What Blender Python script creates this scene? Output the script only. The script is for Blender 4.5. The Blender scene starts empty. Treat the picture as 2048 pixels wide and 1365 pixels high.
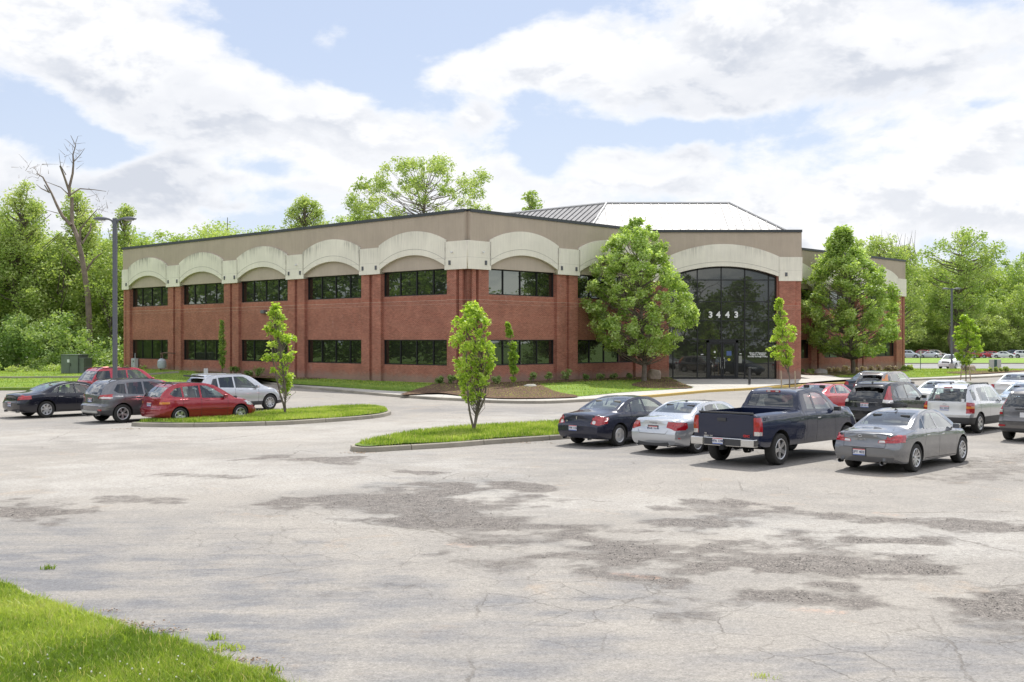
import bpy, bmesh, math, random
import numpy as np
from mathutils import Vector, Matrix
from mathutils.geometry import delaunay_2d_cdt
R = math.radians
SC = bpy.context.scene
COL = SC.collection
F = 2266.0; CH = 3.2; HX = 1024.0; HY = 680.0     # focal length (px of the 2048 frame), eye height, horizon

# ------------------------------------------------------------------ camera
cam = bpy.data.cameras.new('camera'); camo = bpy.data.objects.new('camera', cam); COL.objects.link(camo)
cam.sensor_width = 36; cam.lens = F / 2048 * 36; cam.clip_end = 3000; cam.clip_start = .1
camo.location = (0, 0, CH); camo.rotation_euler = (R(90) - math.atan(2.5 / F), 0, 0)
SC.camera = camo
SC.render.resolution_x = 1024; SC.render.resolution_y = 682

def gp(x, y, z=0.0):
    """point of the ground (height z) seen at a place of the frame"""
    Y = F * (CH - z) / (y - HY)
    return Vector(((x - HX) / F * Y, Y, z))
def at(x, Y, z=0.0):
    return Vector(((x - HX) / F * Y, Y, z))

# ------------------------------------------------------------------ node helpers
def nodes_of(m):
    m.use_nodes = True; nt = m.node_tree; nt.nodes.clear(); return nt
class NT:
    def __init__(s, nt): s.nt = nt
    def n(s, t, ins=None, **kw):
        nd = s.nt.nodes.new(t)
        for k, v in kw.items(): setattr(nd, k, v)
        if ins:
            for k, v in ins.items():
                sock = nd.inputs[k]
                if hasattr(v, 'is_output'): s.nt.links.new(v, sock)
                elif isinstance(v, bpy.types.Node): s.nt.links.new(v.outputs[0], sock)
                else: sock.default_value = v
        return nd
    def math(s, op, a, b=None, c=None, clamp=False):
        nd = s.nt.nodes.new('ShaderNodeMath'); nd.operation = op; nd.use_clamp = clamp
        for i, v in enumerate((a, b, c)):
            if v is None: continue
            if isinstance(v, (int, float)): nd.inputs[i].default_value = v
            else: s.nt.links.new(v if hasattr(v, 'is_output') else v.outputs[0], nd.inputs[i])
        return nd.outputs[0]
    def mix(s, f, a, b, mode='MIX'):
        nd = s.nt.nodes.new('ShaderNodeMix'); nd.data_type = 'RGBA'; nd.blend_type = mode; nd.clamp_factor = True
        for i, v in ((0, f), (6, a), (7, b)):
            if isinstance(v, (int, float)): nd.inputs[i].default_value = v
            elif isinstance(v, tuple): nd.inputs[i].default_value = v if len(v) == 4 else v + (1,)
            else: s.nt.links.new(v if hasattr(v, 'is_output') else v.outputs[0], nd.inputs[i])
        return nd.outputs[2]
    def ramp(s, f, stops, interp='LINEAR'):
        nd = s.nt.nodes.new('ShaderNodeValToRGB'); nd.color_ramp.interpolation = interp
        s.nt.links.new(f if hasattr(f, 'is_output') else f.outputs[0], nd.inputs[0])
        cr = nd.color_ramp
        while len(cr.elements) < len(stops): cr.elements.new(.5)
        for e, (p, c) in zip(cr.elements, stops):
            e.position = p; e.color = (c, c, c, 1) if isinstance(c, (int, float)) else tuple(c) + (1,)
        return nd.outputs[0]
    def sstep(s, v, lo, hi):
        nd = s.nt.nodes.new('ShaderNodeMapRange'); nd.interpolation_type = 'SMOOTHSTEP'
        s.nt.links.new(v if hasattr(v, 'is_output') else v.outputs[0], nd.inputs[0])
        nd.inputs[1].default_value = lo; nd.inputs[2].default_value = hi
        return nd.outputs[0]
    def noise(s, vec, scale, detail=4, rough=.55, dist=0.0, out=0):
        nd = s.n('ShaderNodeTexNoise', {'Scale': scale, 'Detail': detail, 'Roughness': rough, 'Distortion': dist})
        if vec is not None: s.nt.links.new(vec if hasattr(vec, 'is_output') else vec.outputs[0], nd.inputs['Vector'])
        return nd.outputs[out]
    def link(s, a, b): s.nt.links.new(a if hasattr(a, 'is_output') else a.outputs[0], b)

MATS = {}
def M(name, col=(.5, .5, .5), rough=.6, metal=0.0, spec=.5, coat=0.0, coat_r=.05, var=0.0, vscale=3.0, emit=None, sheen=0, bump=0.0, bscale=40.):
    if name in MATS: return MATS[name]
    m = bpy.data.materials.new(name); t = NT(nodes_of(m))
    b = t.n('ShaderNodeBsdfPrincipled', {'Base Color': col + (1,), 'Roughness': rough, 'Metallic': metal, 'Specular IOR Level': spec,
            'Coat Weight': coat, 'Coat Roughness': coat_r})
    tc = t.n('ShaderNodeTexCoord')
    if var:
        nz = t.noise(tc.outputs['Object'], vscale, 5, .6)
        c = t.mix(t.ramp(nz, [(.3, 0.0), (.7, 1.0)]), tuple(x * (1 - var) for x in col), tuple(min(1, x * (1 + var)) for x in col))
        t.link(c, b.inputs['Base Color'])
    if bump:
        nz = t.noise(tc.outputs['Object'], bscale, 4, .6)
        bp = t.n('ShaderNodeBump', {'Strength': bump, 'Distance': .02, 'Height': nz}); t.link(bp, b.inputs['Normal'])
    if emit:
        b.inputs['Emission Color'].default_value = col + (1,); b.inputs['Emission Strength'].default_value = emit
    o = t.n('ShaderNodeOutputMaterial', {'Surface': b})
    MATS[name] = m
    return m

# ------------------------------------------------------------------ objects
def tag(o, label=None, cat=None, group=None, kind=None):
    if label: o['label'] = label
    if cat: o['category'] = cat
    if group: o['group'] = group
    if kind: o['kind'] = kind
    return o
def empty(name, loc=(0, 0, 0), rz=0.0, label=None, cat=None, group=None):
    o = bpy.data.objects.new(name, None); COL.objects.link(o)
    o.empty_display_size = .3; o.location = loc; o.rotation_euler = (0, 0, rz)
    return tag(o, label, cat, group)
def link_mesh(name, me, parent=None, mats=()):
    o = bpy.data.objects.new(name, me); COL.objects.link(o)
    if parent is not None: o.parent = parent
    for m in mats: me.materials.append(m)
    return o
def np_mesh(name, V, Fc, mats=(), parent=None, smooth=False, mi=None, attrs=None):
    """V (n,3), Fc (m,k) constant k"""
    me = bpy.data.meshes.new(name)
    V = np.asarray(V, dtype=np.float32); Fc = np.asarray(Fc, dtype=np.int32)
    me.vertices.add(len(V)); me.vertices.foreach_set('co', V.ravel())
    m, k = Fc.shape
    me.loops.add(m * k); me.loops.foreach_set('vertex_index', Fc.ravel())
    me.polygons.add(m); me.polygons.foreach_set('loop_start', np.arange(0, m * k, k, dtype=np.int32))
    if mi is not None: me.polygons.foreach_set('material_index', np.asarray(mi, dtype=np.int32))
    if smooth: me.polygons.foreach_set('use_smooth', np.ones(m, dtype=bool))
    if attrs:
        for an, (dom, arr) in attrs.items():
            a = me.attributes.new(an, 'FLOAT', dom); a.data.foreach_set('value', np.asarray(arr, dtype=np.float32))
    me.update(calc_edges=True); me.validate()
    return link_mesh(name, me, parent, mats)
class MB:
    """collects simple shapes into one mesh"""
    def __init__(s): s.v = []; s.f = []; s.m = []
    def add(s, vs, fs, mi=0):
        o = len(s.v); s.v += [tuple(v) for v in vs]; s.f += [tuple(i + o for i in f) for f in fs]; s.m += [mi] * len(fs); return s
    def box(s, x0, x1, y0, y1, z0, z1, mi=0, skip=''):
        v = [(x0, y0, z0), (x1, y0, z0), (x1, y1, z0), (x0, y1, z0), (x0, y0, z1), (x1, y0, z1), (x1, y1, z1), (x0, y1, z1)]
        fs = {'b': (0, 3, 2, 1), 't': (4, 5, 6, 7), 'f': (0, 1, 5, 4), 'r': (1, 2, 6, 5), 'k': (2, 3, 7, 6), 'l': (3, 0, 4, 7)}
        return s.add(v, [f for k, f in fs.items() if k not in skip], mi)
    def obox(s, c, u, v, w, mi=0):
        c, u, v, w = map(Vector, (c, u, v, w))
        vs = [c + a * u + b * v + d * w for d in (-1, 1) for a, b in ((-1, -1), (1, -1), (1, 1), (-1, 1))]
        return s.add(vs, [(0, 3, 2, 1), (4, 5, 6, 7), (0, 1, 5, 4), (1, 2, 6, 5), (2, 3, 7, 6), (3, 0, 4, 7)], mi)
    def prism(s, poly, a, b, axis='y', mi=0):
        """extrude 2-D polygon (ccw seen from -axis) between a and b"""
        n = len(poly)
        def P(p, d):
            return (p[0], d, p[1]) if axis == 'y' else ((d, p[0], p[1]) if axis == 'x' else (p[0], p[1], d))
        vs = [P(p, a) for p in poly] + [P(p, b) for p in poly]
        fs = [tuple(range(n)), tuple(range(2 * n - 1, n - 1, -1))] + [(i, i + n, (i + 1) % n + n, (i + 1) % n) for i in range(n)]
        return s.add(vs, fs, mi)
    def tube(s, pts, rad, n=8, mi=0, cap=True):
        pts = [Vector(p) for p in pts]
        if isinstance(rad, (int, float)): rad = [rad] * len(pts)
        rad = [float(r) for r in rad]
        o = len(s.v); prev = None
        for i, p in enumerate(pts):
            d = (pts[min(i + 1, len(pts) - 1)] - pts[max(i - 1, 0)])
            d = d.normalized() if d.length > 1e-9 else Vector((0, 0, 1))
            if prev is None:
                a = d.cross(Vector((0, 0, 1)))
                if a.length < .01: a = Vector((1, 0, 0))
                a.normalize()
            else:
                a = prev - d * prev.dot(d)
                a = a.normalized() if a.length > 1e-6 else Vector((1, 0, 0))
            prev = a; b = d.cross(a)
            for k in range(n):
                t = 2 * math.pi * k / n
                s.v.append(tuple(p + rad[i] * (math.cos(t) * a + math.sin(t) * b)))
        for i in range(len(pts) - 1):
            for k in range(n):
                s.f.append((o + i * n + k, o + i * n + (k + 1) % n, o + (i + 1) * n + (k + 1) % n, o + (i + 1) * n + k)); s.m.append(mi)
        if cap:
            s.f.append(tuple(o + k for k in range(n))[::-1]); s.m.append(mi)
            s.f.append(tuple(o + (len(pts) - 1) * n + k for k in range(n))); s.m.append(mi)
        return s
    def lathe(s, prof, n=24, mi=0, axis='z', c=(0, 0, 0), close=True):
        """prof: (r, h) pairs"""
        o = len(s.v); c = Vector(c)
        for r, h in prof:
            for k in range(n):
                t = 2 * math.pi * k / n; a, b = r * math.cos(t), r * math.sin(t)
                p = (a, b, h) if axis == 'z' else ((a, h, b) if axis == 'y' else (h, a, b))
                s.v.append(tuple(Vector(p) + c))
        for i in range(len(prof) - 1):
            for k in range(n):
                s.f.append((o + i * n + k, o + i * n + (k + 1) % n, o + (i + 1) * n + (k + 1) % n, o + (i + 1) * n + k)); s.m.append(mi)
        return s
    def build(s, name, mats, parent=None, smooth=False, bevel=0.0, fix=True, mat4=None, seg=2):
        if not isinstance(mats, (list, tuple)): mats = [mats]
        me = bpy.data.meshes.new(name); me.from_pydata(s.v, [], s.f)
        me.polygons.foreach_set('material_index', s.m); me.update()
        if fix or bevel:
            bm = bmesh.new(); bm.from_mesh(me)
            if fix: bmesh.ops.recalc_face_normals(bm, faces=bm.faces)
            if bevel:
                es = [e for e in bm.edges if len(e.link_faces) == 2 and e.calc_face_angle(0) > .6]
                bmesh.ops.bevel(bm, geom=es, offset=bevel, segments=seg, profile=.6, affect='EDGES', clamp_overlap=True)
            if mat4 is not None: bm.transform(mat4)
            bm.to_mesh(me); bm.free()
        if smooth:
            me.polygons.foreach_set('use_smooth', [True] * len(me.polygons)); me.update()
            try: me.set_sharp_from_angle(angle=R(38))
            except Exception: pass
        return link_mesh(name, me, parent, mats)
def text_mesh(name, body, size, mat, parent=None, mat4=None, extrude=.004, align='CENTER', bold=0.0, spacing=1.0):
    cu = bpy.data.curves.new(name, 'FONT'); cu.body = body; cu.size = size; cu.extrude = extrude; cu.offset = bold
    cu.align_x = align; cu.align_y = 'CENTER'; cu.resolution_u = 3; cu.space_character = spacing
    to = bpy.data.objects.new(name, cu); COL.objects.link(to)
    dg = bpy.context.evaluated_depsgraph_get(); me = bpy.data.meshes.new_from_object(to.evaluated_get(dg))
    bpy.data.objects.remove(to); bpy.data.curves.remove(cu)
    me.name = name; me.materials.clear()
    if mat4 is not None: me.transform(mat4)
    return link_mesh(name, me, parent, [mat])
def basis(o, x, y, z):
    """4x4 with given columns"""
    m = Matrix.Identity(4)
    for i, c in enumerate((x, y, z, o)):
        for j in range(3): m[j][i] = c[j]
    return m

# ------------------------------------------------------------------ numpy value noise
_rs = np.random.RandomState(7); _TAB = _rs.rand(256, 256)
def vnoise(x, y):
    xi = np.floor(x).astype(int); yi = np.floor(y).astype(int); fx = x - xi; fy = y - yi
    fx = fx * fx * (3 - 2 * fx); fy = fy * fy * (3 - 2 * fy)
    g = lambda a, b: _TAB[a & 255, b & 255]
    return (g(xi, yi) * (1 - fx) + g(xi + 1, yi) * fx) * (1 - fy) + (g(xi, yi + 1) * (1 - fx) + g(xi + 1, yi + 1) * fx) * fy
def fbm(x, y, o=4):
    s = 0; a = .5; t = 0
    for i in range(o):
        s = s + a * vnoise(x * 2 ** i + i * 17.3, y * 2 ** i - i * 9.1); t += a; a *= .5
    return s / t
def sst(x, a, b):
    t = np.clip((x - a) / (b - a), 0, 1); return t * t * (3 - 2 * t)

# ------------------------------------------------------------------ light
SUN = Vector((.18, .60, 1.0)).normalized()
SUN_EL = math.asin(SUN.z); SUN_AZ = math.atan2(SUN.x, SUN.y)
sl = bpy.data.lights.new('sun', 'SUN'); sl.energy = 4.0; sl.angle = R(.6); sl.color = (1, .965, .90)
so = bpy.data.objects.new('sun', sl); COL.objects.link(so)
so.rotation_euler = SUN.to_track_quat('Z', 'Y').to_euler(); so.location = (20, 60, 100)

world = bpy.data.worlds.new('World'); SC.world = world; world.use_nodes = True; world.cycles.sampling_method = 'MANUAL'; world.cycles.sample_map_resolution = 512
t = NT(world.node_tree); world.node_tree.nodes.clear()
sky = t.n('ShaderNodeTexSky', sky_type='NISHITA', sun_disc=False, sun_elevation=SUN_EL, sun_rotation=SUN_AZ, air_density=1.0, dust_density=.8, ozone_density=1.0)
tc = t.n('ShaderNodeTexCoord'); sx = t.n('ShaderNodeSeparateXYZ', {0: tc.outputs['Generated']})
az = t.math('ARCTAN2', sx.outputs[0], sx.outputs[1]); el = t.math('ARCSINE', sx.outputs[2])
# cloud field: a noise over direction (flattened towards the horizon) plus the big masses seen in this sky
elc = t.math('MAXIMUM', el, 0.0)
cxyz = t.n('ShaderNodeCombineXYZ', {0: az, 1: t.math('MULTIPLY', el, 1.75), 2: 3.7})
wv = t.noise(cxyz.outputs[0], 5.0, 5, .6, out=1)
wvs = t.n('ShaderNodeVectorMath', {0: wv, 1: (.5, .5, .5)}, operation='SUBTRACT')
wv2 = t.n('ShaderNodeVectorMath', {0: wvs.outputs[0], 3: .12}, operation='SCALE')
pv = t.n('ShaderNodeVectorMath', {0: cxyz.outputs[0], 1: wv2.outputs[0]}, operation='ADD')
sp = t.n('ShaderNodeSeparateXYZ', {0: pv.outputs[0]})
PX, PY = sp.outputs[0], t.math('DIVIDE', sp.outputs[1], 1.75)
PV2 = t.n('ShaderNodeCombineXYZ', {0: PX, 1: PY, 2: 0.0})
def blob(px, py, rx, ry, rot, amp, prev):
    a0 = math.atan((px - HX) / F); e0 = math.atan((HY - py) / F * math.cos(a0)); rx /= F; ry /= F
    mp = t.n('ShaderNodeMapping', {0: PV2, 'Location': (a0, e0, 0), 'Rotation': (0, 0, R(rot)), 'Scale': (rx * 1.75, ry * 1.75, 1)}, vector_type='TEXTURE')
    d = t.n('ShaderNodeVectorMath', {0: mp}, operation='LENGTH').outputs['Value']
    nd = t.n('ShaderNodeMapRange', {0: d, 1: 0.0, 2: 1.0, 3: amp, 4: 0.0}, interpolation_type='SMOOTHSTEP')
    return nd.outputs[0] if prev is None else t.math('ADD', prev, nd.outputs[0])
pos = [(250, 60, 330, 130, -18, 1.0), (330, 190, 380, 90, -6, .8), (640, 240, 330, 80, -12, 1.0), (980, 270, 140, 60, 0, .8), (690, 92, 100, 42, -8, .9), (60, 330, 150, 80, 0, 1.0),
       (330, 370, 420, 70, 0, .8), (1300, 120, 420, 110, 4, 1.0), (1750, 60, 330, 150, 0, .9), (1050, 110, 240, 60, 6, .8), (2000, 130, 160, 80, 0, .8), (1650, 190, 260, 60, 0, .7),
       (1500, 360, 360, 90, -6, .9), (1900, 300, 260, 80, 8, .8), (1250, 320, 110, 50, 0, .8), (700, 380, 420, 70, 0, .8), (100, 430, 300, 60, 0, .8), (1500, 470, 500, 60, 0, .7), (1950, 430, 260, 60, 0, .8)]
neg = [(560, 40, 90, 110, 30, 1.0), (860, 60, 130, 60, 0, .9), (780, 170, 130, 60, -15, 1.0), (960, 200, 60, 30, 0, .4), (1110, 250, 80, 60, -20, .9), (1130, 340, 70, 40, 0, .9),
       (200, 285, 130, 42, 0, 1.2), (30, 235, 90, 35, 10, .9), (520, 330, 100, 30, 0, .7), (1330, 260, 260, 24, 6, .9), (1990, 215, 90, 26, 10, .8), (1650, 330, 120, 22, 0, .5), (500, 400, 90, 22, 0, .5), (1950, 20, 60, 40, 0, .3)]
acc = None
for (a, b, c, d, r_, s_) in pos: acc = blob(a, b, c, d, r_, s_, acc)
acc = t.math('MINIMUM', acc, 1.0)
for (a, b, c, d, r_, s_) in neg: acc = blob(a, b, c, d, r_, -s_, acc)
n1 = t.noise(cxyz.outputs[0], 9.0, 9, .60, .15)
up = t.n('ShaderNodeVectorMath', {0: cxyz.outputs[0], 1: (.006, .030, 0)}, operation='ADD')
n1u = t.noise(up.outputs[0], 9.0, 5, .60, .15)
n2 = t.noise(cxyz.outputs[0], 2.2, 3, .5)
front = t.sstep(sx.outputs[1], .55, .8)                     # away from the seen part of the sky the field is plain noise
accf = t.math('MULTIPLY', acc, t.math('MULTIPLY', front, .52))
nn = t.math('ADD', t.math('MULTIPLY', t.math('SUBTRACT', n1, .5), 1.55), .47)
field = t.math('ADD', accf, t.math('ADD', nn, t.math('MULTIPLY', t.math('SUBTRACT', 1.0, front), t.math('MULTIPLY', n2, .45))))
cov = t.sstep(field, .56, .88)
# cloud above this spot means we look at a base : greyer; bright rims and tops elsewhere
above = t.sstep(t.math('SUBTRACT', n1u, t.math('SUBTRACT', n1, .0)), -.05, .10)
sh = t.noise(pv.outputs[0], 3.2, 5, .6, .2)
shv = t.math('MULTIPLY', t.math('ADD', t.math('MULTIPLY', above, .65), t.math('MULTIPLY', t.sstep(sh, .45, .65), .5)), t.sstep(field, .66, 1.05), clamp=True)
ccol = t.mix(shv, (10.3, 10.3, 10.4), (6.7, 7.05, 7.8))
hz = t.sstep(el, .28, .0)
blue = t.mix(.6, sky.outputs[0], (7.4, 8.35, 10.5))
blue = t.mix(t.math('MULTIPLY', hz, .45), blue, (8.2, 8.9, 10.0))
ccol = t.mix(front, t.mix(1.0, ccol, (1.75, 1.72, 1.68), 'MULTIPLY'), ccol)  # unseen clouds outside the view brightened, as added fill light on the facades
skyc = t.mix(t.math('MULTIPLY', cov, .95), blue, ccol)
skyc = t.mix(t.sstep(el, .0, -.08), skyc, (2.0, 2.1, 1.8))
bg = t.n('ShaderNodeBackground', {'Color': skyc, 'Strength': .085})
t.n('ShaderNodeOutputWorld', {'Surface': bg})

SC.view_settings.view_transform = 'Standard'; SC.view_settings.look = 'None'
SC.view_settings.exposure = .28; SC.view_settings.gamma = 1; SC.view_settings.use_curve_mapping = False
SC.cycles.max_bounces = 8; SC.cycles.transparent_max_bounces = 12; SC.cycles.diffuse_bounces = 3; SC.cycles.glossy_bounces = 4
SC.cycles.use_denoising = True; SC.cycles.caustics_reflective = False; SC.cycles.caustics_refractive = False
SC.cycles.sample_clamp_indirect = 6
# ================================================================== ground
P0 = Vector((-2.74, 69.7, 0)); dA = Vector((-.7266, .687, 0)); dB = Vector((.687, .7266, 0))
def zfar(y): return -.0055 * max(0.0, min(y, 232.0) - 110.0)
def unfar(x, y):
    z = 0.0
    for i in range(6): p = gp(x, y, z); z = zfar(p.y)
    return gp(x, y, z)
def seg_d(p, a, b):
    ax, ay = a[0], a[1]; bx, by = b[0], b[1]; dx, dy = bx - ax, by - ay
    t = max(0, min(1, ((p[0] - ax) * dx + (p[1] - ay) * dy) / (dx * dx + dy * dy)))
    return math.hypot(p[0] - ax - t * dx, p[1] - ay - t * dy)
WALLS = [(P0, P0 + dA * 42.7), (P0, P0 + dB * 18.1), ((9.75, 83.), (21.2, 83.)), (P0 + dB * 35, P0 + dB * 61.4)]
def zlawn(x, y):
    d = min(seg_d((x, y), a, b) for a, b in WALLS[:2] + WALLS[3:])
    k = max(0, min(1, (8.5 - d) / 8.0)); k = k * k * (3 - 2 * k)
    z = .16 + .29 * k
    if x > 25: z = .17 + .12 * k - .13 * max(0, min(1, (y - 102) / 20))
    if x < -22: z += .25 * max(0, min(1, (y - 74) / 20))
    return z
def smooth_poly(pts, n=5, closed=False):
    pts = [Vector((p[0], p[1])) for p in pts]; out = []
    N = len(pts); rng = range(N if closed else N - 1)
    for i in rng:
        p1, p2 = pts[i], pts[(i + 1) % N]
        p0 = pts[i - 1] if (closed or i > 0) else p1 * 2 - p2
        p3 = pts[(i + 2) % N] if (closed or i + 2 < N) else p2 * 2 - p1
        for k in range(n):
            t = k / n
            out.append(.5 * ((2 * p1) + (-p0 + p2) * t + (2 * p0 - 5 * p1 + 4 * p2 - p3) * t * t + (-p0 + 3 * p1 - 3 * p2 + p3) * t ** 3))
    if not closed: out.append(pts[-1])
    return out
def in_poly(x, y, poly):
    x = np.asarray(x); y = np.asarray(y); c = np.zeros(x.shape, bool); n = len(poly)
    for i in range(n):
        x0, y0 = poly[i][0], poly[i][1]; x1, y1 = poly[i - 1][0], poly[i - 1][1]
        if y0 == y1: continue
        c ^= ((y0 > y) != (y1 > y)) & (x < (x1 - x0) * (y - y0) / (y1 - y0) + x0)
    return c
def sheet(name, poly, zf, mat, step=1.0, skirt=0.0, kind='structure', jit=0.0):
    poly = [Vector((p[0], p[1])) for p in poly]
    bp = []
    for i in range(len(poly)):
        a, b = poly[i], poly[(i + 1) % len(poly)]; n = max(1, int((b - a).length / (step * 1.3)))
        bp += [a.lerp(b, k / n) for k in range(n)]
    xs = [p.x for p in bp]; ys = [p.y for p in bp]
    X, Y = np.meshgrid(np.arange(min(xs) + step / 2, max(xs), step), np.arange(min(ys) + step / 2, max(ys), step))
    X = X.ravel(); Y = Y.ravel(); ins = in_poly(X, Y, bp)
    inner = [Vector((float(a), float(b))) for a, b in zip(X[ins], Y[ins])]
    vs, es, fs, *_ = delaunay_2d_cdt(bp + inner, [], [list(range(len(bp)))], 1, 1e-4)
    V = [(v.x, v.y, zf(v.x, v.y)) for v in vs]
    mb = MB(); mb.add(V, [tuple(f) for f in fs])
    if skirt:
        n = len(bp); mb.add([(p.x, p.y, zf(p.x, p.y)) for p in bp] + [(p.x, p.y, zf(p.x, p.y) - skirt) for p in bp], [(i, (i + 1) % n, (i + 1) % n + n, i + n) for i in range(n)])
    me = bpy.data.meshes.new(name); me.from_pydata(mb.v, [], mb.f); me.update()
    me.polygons.foreach_set('use_smooth', [True] * len(me.polygons))
    bm = bmesh.new(); bm.from_mesh(me)
    for f in bm.faces:
        if abs(f.normal.z) > .3 and f.normal.z < 0: f.normal_flip()
    bm.to_mesh(me); bm.free()
    o = link_mesh(name, me, None, [mat])
    if kind: o['kind'] = kind
    return o
def ribbon(mb, pts, offs, zs, mi=0, gap=0.0, seg=3.0, zf=None):
    """sweep a section (offsets to the left of travel, heights) along pts; cut into lengths with a small gap"""
    P = [Vector((p[0], p[1])) for p in pts]
    L = [0.0]
    for a, b in zip(P, P[1:]): L.append(L[-1] + (b - a).length)
    def pos(s):
        s = max(0, min(L[-1], s)); i = 0
        while i < len(L) - 2 and L[i + 1] < s: i += 1
        k = (s - L[i]) / max(1e-6, L[i + 1] - L[i]); return P[i].lerp(P[i + 1], k)
    def nrm(s):
        d = pos(s + .15) - pos(s - .15); d.normalize(); return Vector((-d.y, d.x))
    s0 = 0.0
    while s0 < L[-1] - .05:
        s1 = min(L[-1], s0 + seg)
        if L[-1] - s1 < seg * .3: s1 = L[-1]
        k = max(1, int((s1 - s0) / .45)); rows = []
        for i in range(k + 1):
            s = s0 + gap / 2 + (s1 - s0 - gap) * i / k; p = pos(s); n = nrm(s); zb = zf(p.x, p.y) if zf else 0.0
            rows.append([(p.x + n.x * o, p.y + n.y * o, z + zb) for o, z in zip(offs, zs)])
        m = len(offs); vs = [v for r in rows for v in r]
        fs = [(i * m + j, i * m + j + 1, (i + 1) * m + j + 1, (i + 1) * m + j) for i in range(k) for j in range(m - 1)]
        fs += [tuple(range(m))[::-1], tuple((k * m) + j for j in range(m))]
        mb.add(vs, fs, mi); s0 = s1
    return mb

# ---- materials
def coords(t, kind='Object'): return t.n('ShaderNodeTexCoord').outputs[kind]
def m_asphalt():
    m = bpy.data.materials.new('worn_asphalt'); t = NT(nodes_of(m)); co = coords(t)
    A = lambda n: t.n('ShaderNodeAttribute', attribute_name=n).outputs['Fac']
    big = t.noise(co, .18, 5, .6, .3); mid = t.noise(co, .9, 6, .62, .4)
    mp = t.n('ShaderNodeMapping', {0: co, 'Rotation': (0, 0, R(-38)), 'Scale': (.42, 1.5, 1)})
    stk = t.noise(mp, 1.3, 7, .66, .25)
    fine = t.noise(co, 11, 5, .8); grit = t.noise(co, 34, 4, .85)
    vor = t.n('ShaderNodeTexVoronoi', {'Vector': co, 'Scale': 34.0, 'Randomness': 1.0}).outputs['Color']
    c = t.mix(t.ramp(big, [(.35, 0.0), (.65, 1.0)]), (.315, .290, .258), (.245, .230, .212))
    c = t.mix(t.math('MULTIPLY', t.ramp(mid, [(.45, 0.0), (.7, 1.0)]), .55), c, (.35, .325, .29))
    # tan / rusty stains
    st = t.math('MULTIPLY', t.ramp(t.noise(co, .55, 6, .7, .6), [(.60, 0.0), (.74, 1.0)]), .45)
    c = t.mix(st, c, (.40, .29, .19))
    # sealer rubbed thin : blue grey streaks
    sl = t.math('MULTIPLY', A('sealer'), t.ramp(t.math('ADD', t.math('MULTIPLY', stk, .65), t.math('MULTIPLY', mid, .35)), [(.40, 0.0), (.56, 1.0)]))
    c = t.mix(t.math('MULTIPLY', sl, .85), c, (.15, .153, .165))
    c = t.mix(t.math('MULTIPLY', A('pale'), t.ramp(t.math('ADD', t.math('MULTIPLY', fine, .5), t.math('MULTIPLY', mid, .5)), [(.3, 0.25), (.6, 1.0)])), c, (.395, .375, .345))
    # smooth dark patching
    c = t.mix(A('patch'), c, (.155, .153, .152))
    # crumbled, gravelly band
    dk = t.math('ADD', A('crumble'), t.math('MULTIPLY', t.math('SUBTRACT', t.noise(co, 2.6, 8, .74, .5), .5), 1.5))
    dkm = t.math('MULTIPLY', t.sstep(t.math('ADD', dk, t.math('MULTIPLY', t.math('SUBTRACT', grit, .5), .9)), .30, .72), t.sstep(A('crumble'), .0, .3))
    gcol = t.mix(t.ramp(grit, [(.34, 0.0), (.66, 1.0)]), (.045, .039, .036), (.28, .25, .225))
    gcol = t.mix(1.0, gcol, t.ramp(t.noise(co, 4.5, 6, .75), [(.35, .65), (.65, 1.3)]), 'MULTIPLY')
    c = t.mix(t.math('MULTIPLY', dkm, .84), c, gcol)
    lo = t.math('MULTIPLY', t.sstep(t.noise(co, .42, 7, .72, .8), .56, .70), .32)
    c = t.mix(lo, c, (.20, .19, .18))
    c = t.mix(t.math('MULTIPLY', t.math('MULTIPLY', A('paint'), t.sstep(fine, .40, .62)), .42), c, (.52, .29, .19))      # faded orange utility paint
    # cracks
    wob = t.n('ShaderNodeVectorMath', {0: t.noise(co, 1.6, 5, .7, out=1), 3: .30}, operation='SCALE')
    cv = t.n('ShaderNodeVectorMath', {0: co, 1: wob.outputs[0]}, operation='ADD')
    cr1 = t.n('ShaderNodeTexVoronoi', {'Vector': cv.outputs[0], 'Scale': .17}, feature='DISTANCE_TO_EDGE').outputs[0]
    cr2 = t.n('ShaderNodeTexVoronoi', {'Vector': cv.outputs[0], 'Scale': 1.25}, feature='DISTANCE_TO_EDGE').outputs[0]
    k1 = t.math('SUBTRACT', 1.0, t.sstep(cr1, .0010, .0038)); k2 = t.math('MULTIPLY', t.math('SUBTRACT', 1.0, t.sstep(cr2, .004, .017)), A('alligator'))
    k1 = t.math('MULTIPLY', k1, t.math('MULTIPLY', t.sstep(t.noise(co, .35, 3, .5), .45, .62), .7))
    c = t.mix(t.math('MULTIPLY', t.math('MAXIMUM', k1, t.math('MULTIPLY', k2, .6)), .75), c, (.12, .105, .088))
    # weeds in the cracks
    wd = t.math('MULTIPLY', t.math('SUBTRACT', 1.0, t.sstep(cr1, .006, .016)), t.sstep(t.noise(co, .9, 3, .6), .72, .78))
    c = t.mix(t.math('MULTIPLY', wd, .5), c, (.16, .22, .05))
    sp = t.ramp(grit, [(.30, .58), (.5, 1.0), (.70, 1.36)]); c = t.mix(1.0, c, sp, 'MULTIPLY')
    sp2 = t.ramp(fine, [(.3, .74), (.5, 1.0), (.7, 1.22)]); c = t.mix(1.0, c, sp2, 'MULTIPLY')
    spk = t.math('SUBTRACT', 1.0, t.sstep(t.n('ShaderNodeTexVoronoi', {'Vector': co, 'Scale': 5.0}).outputs[0], .035, .06))
    c = t.mix(t.math('MULTIPLY', spk, .35), c, (.09, .08, .075))
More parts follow.
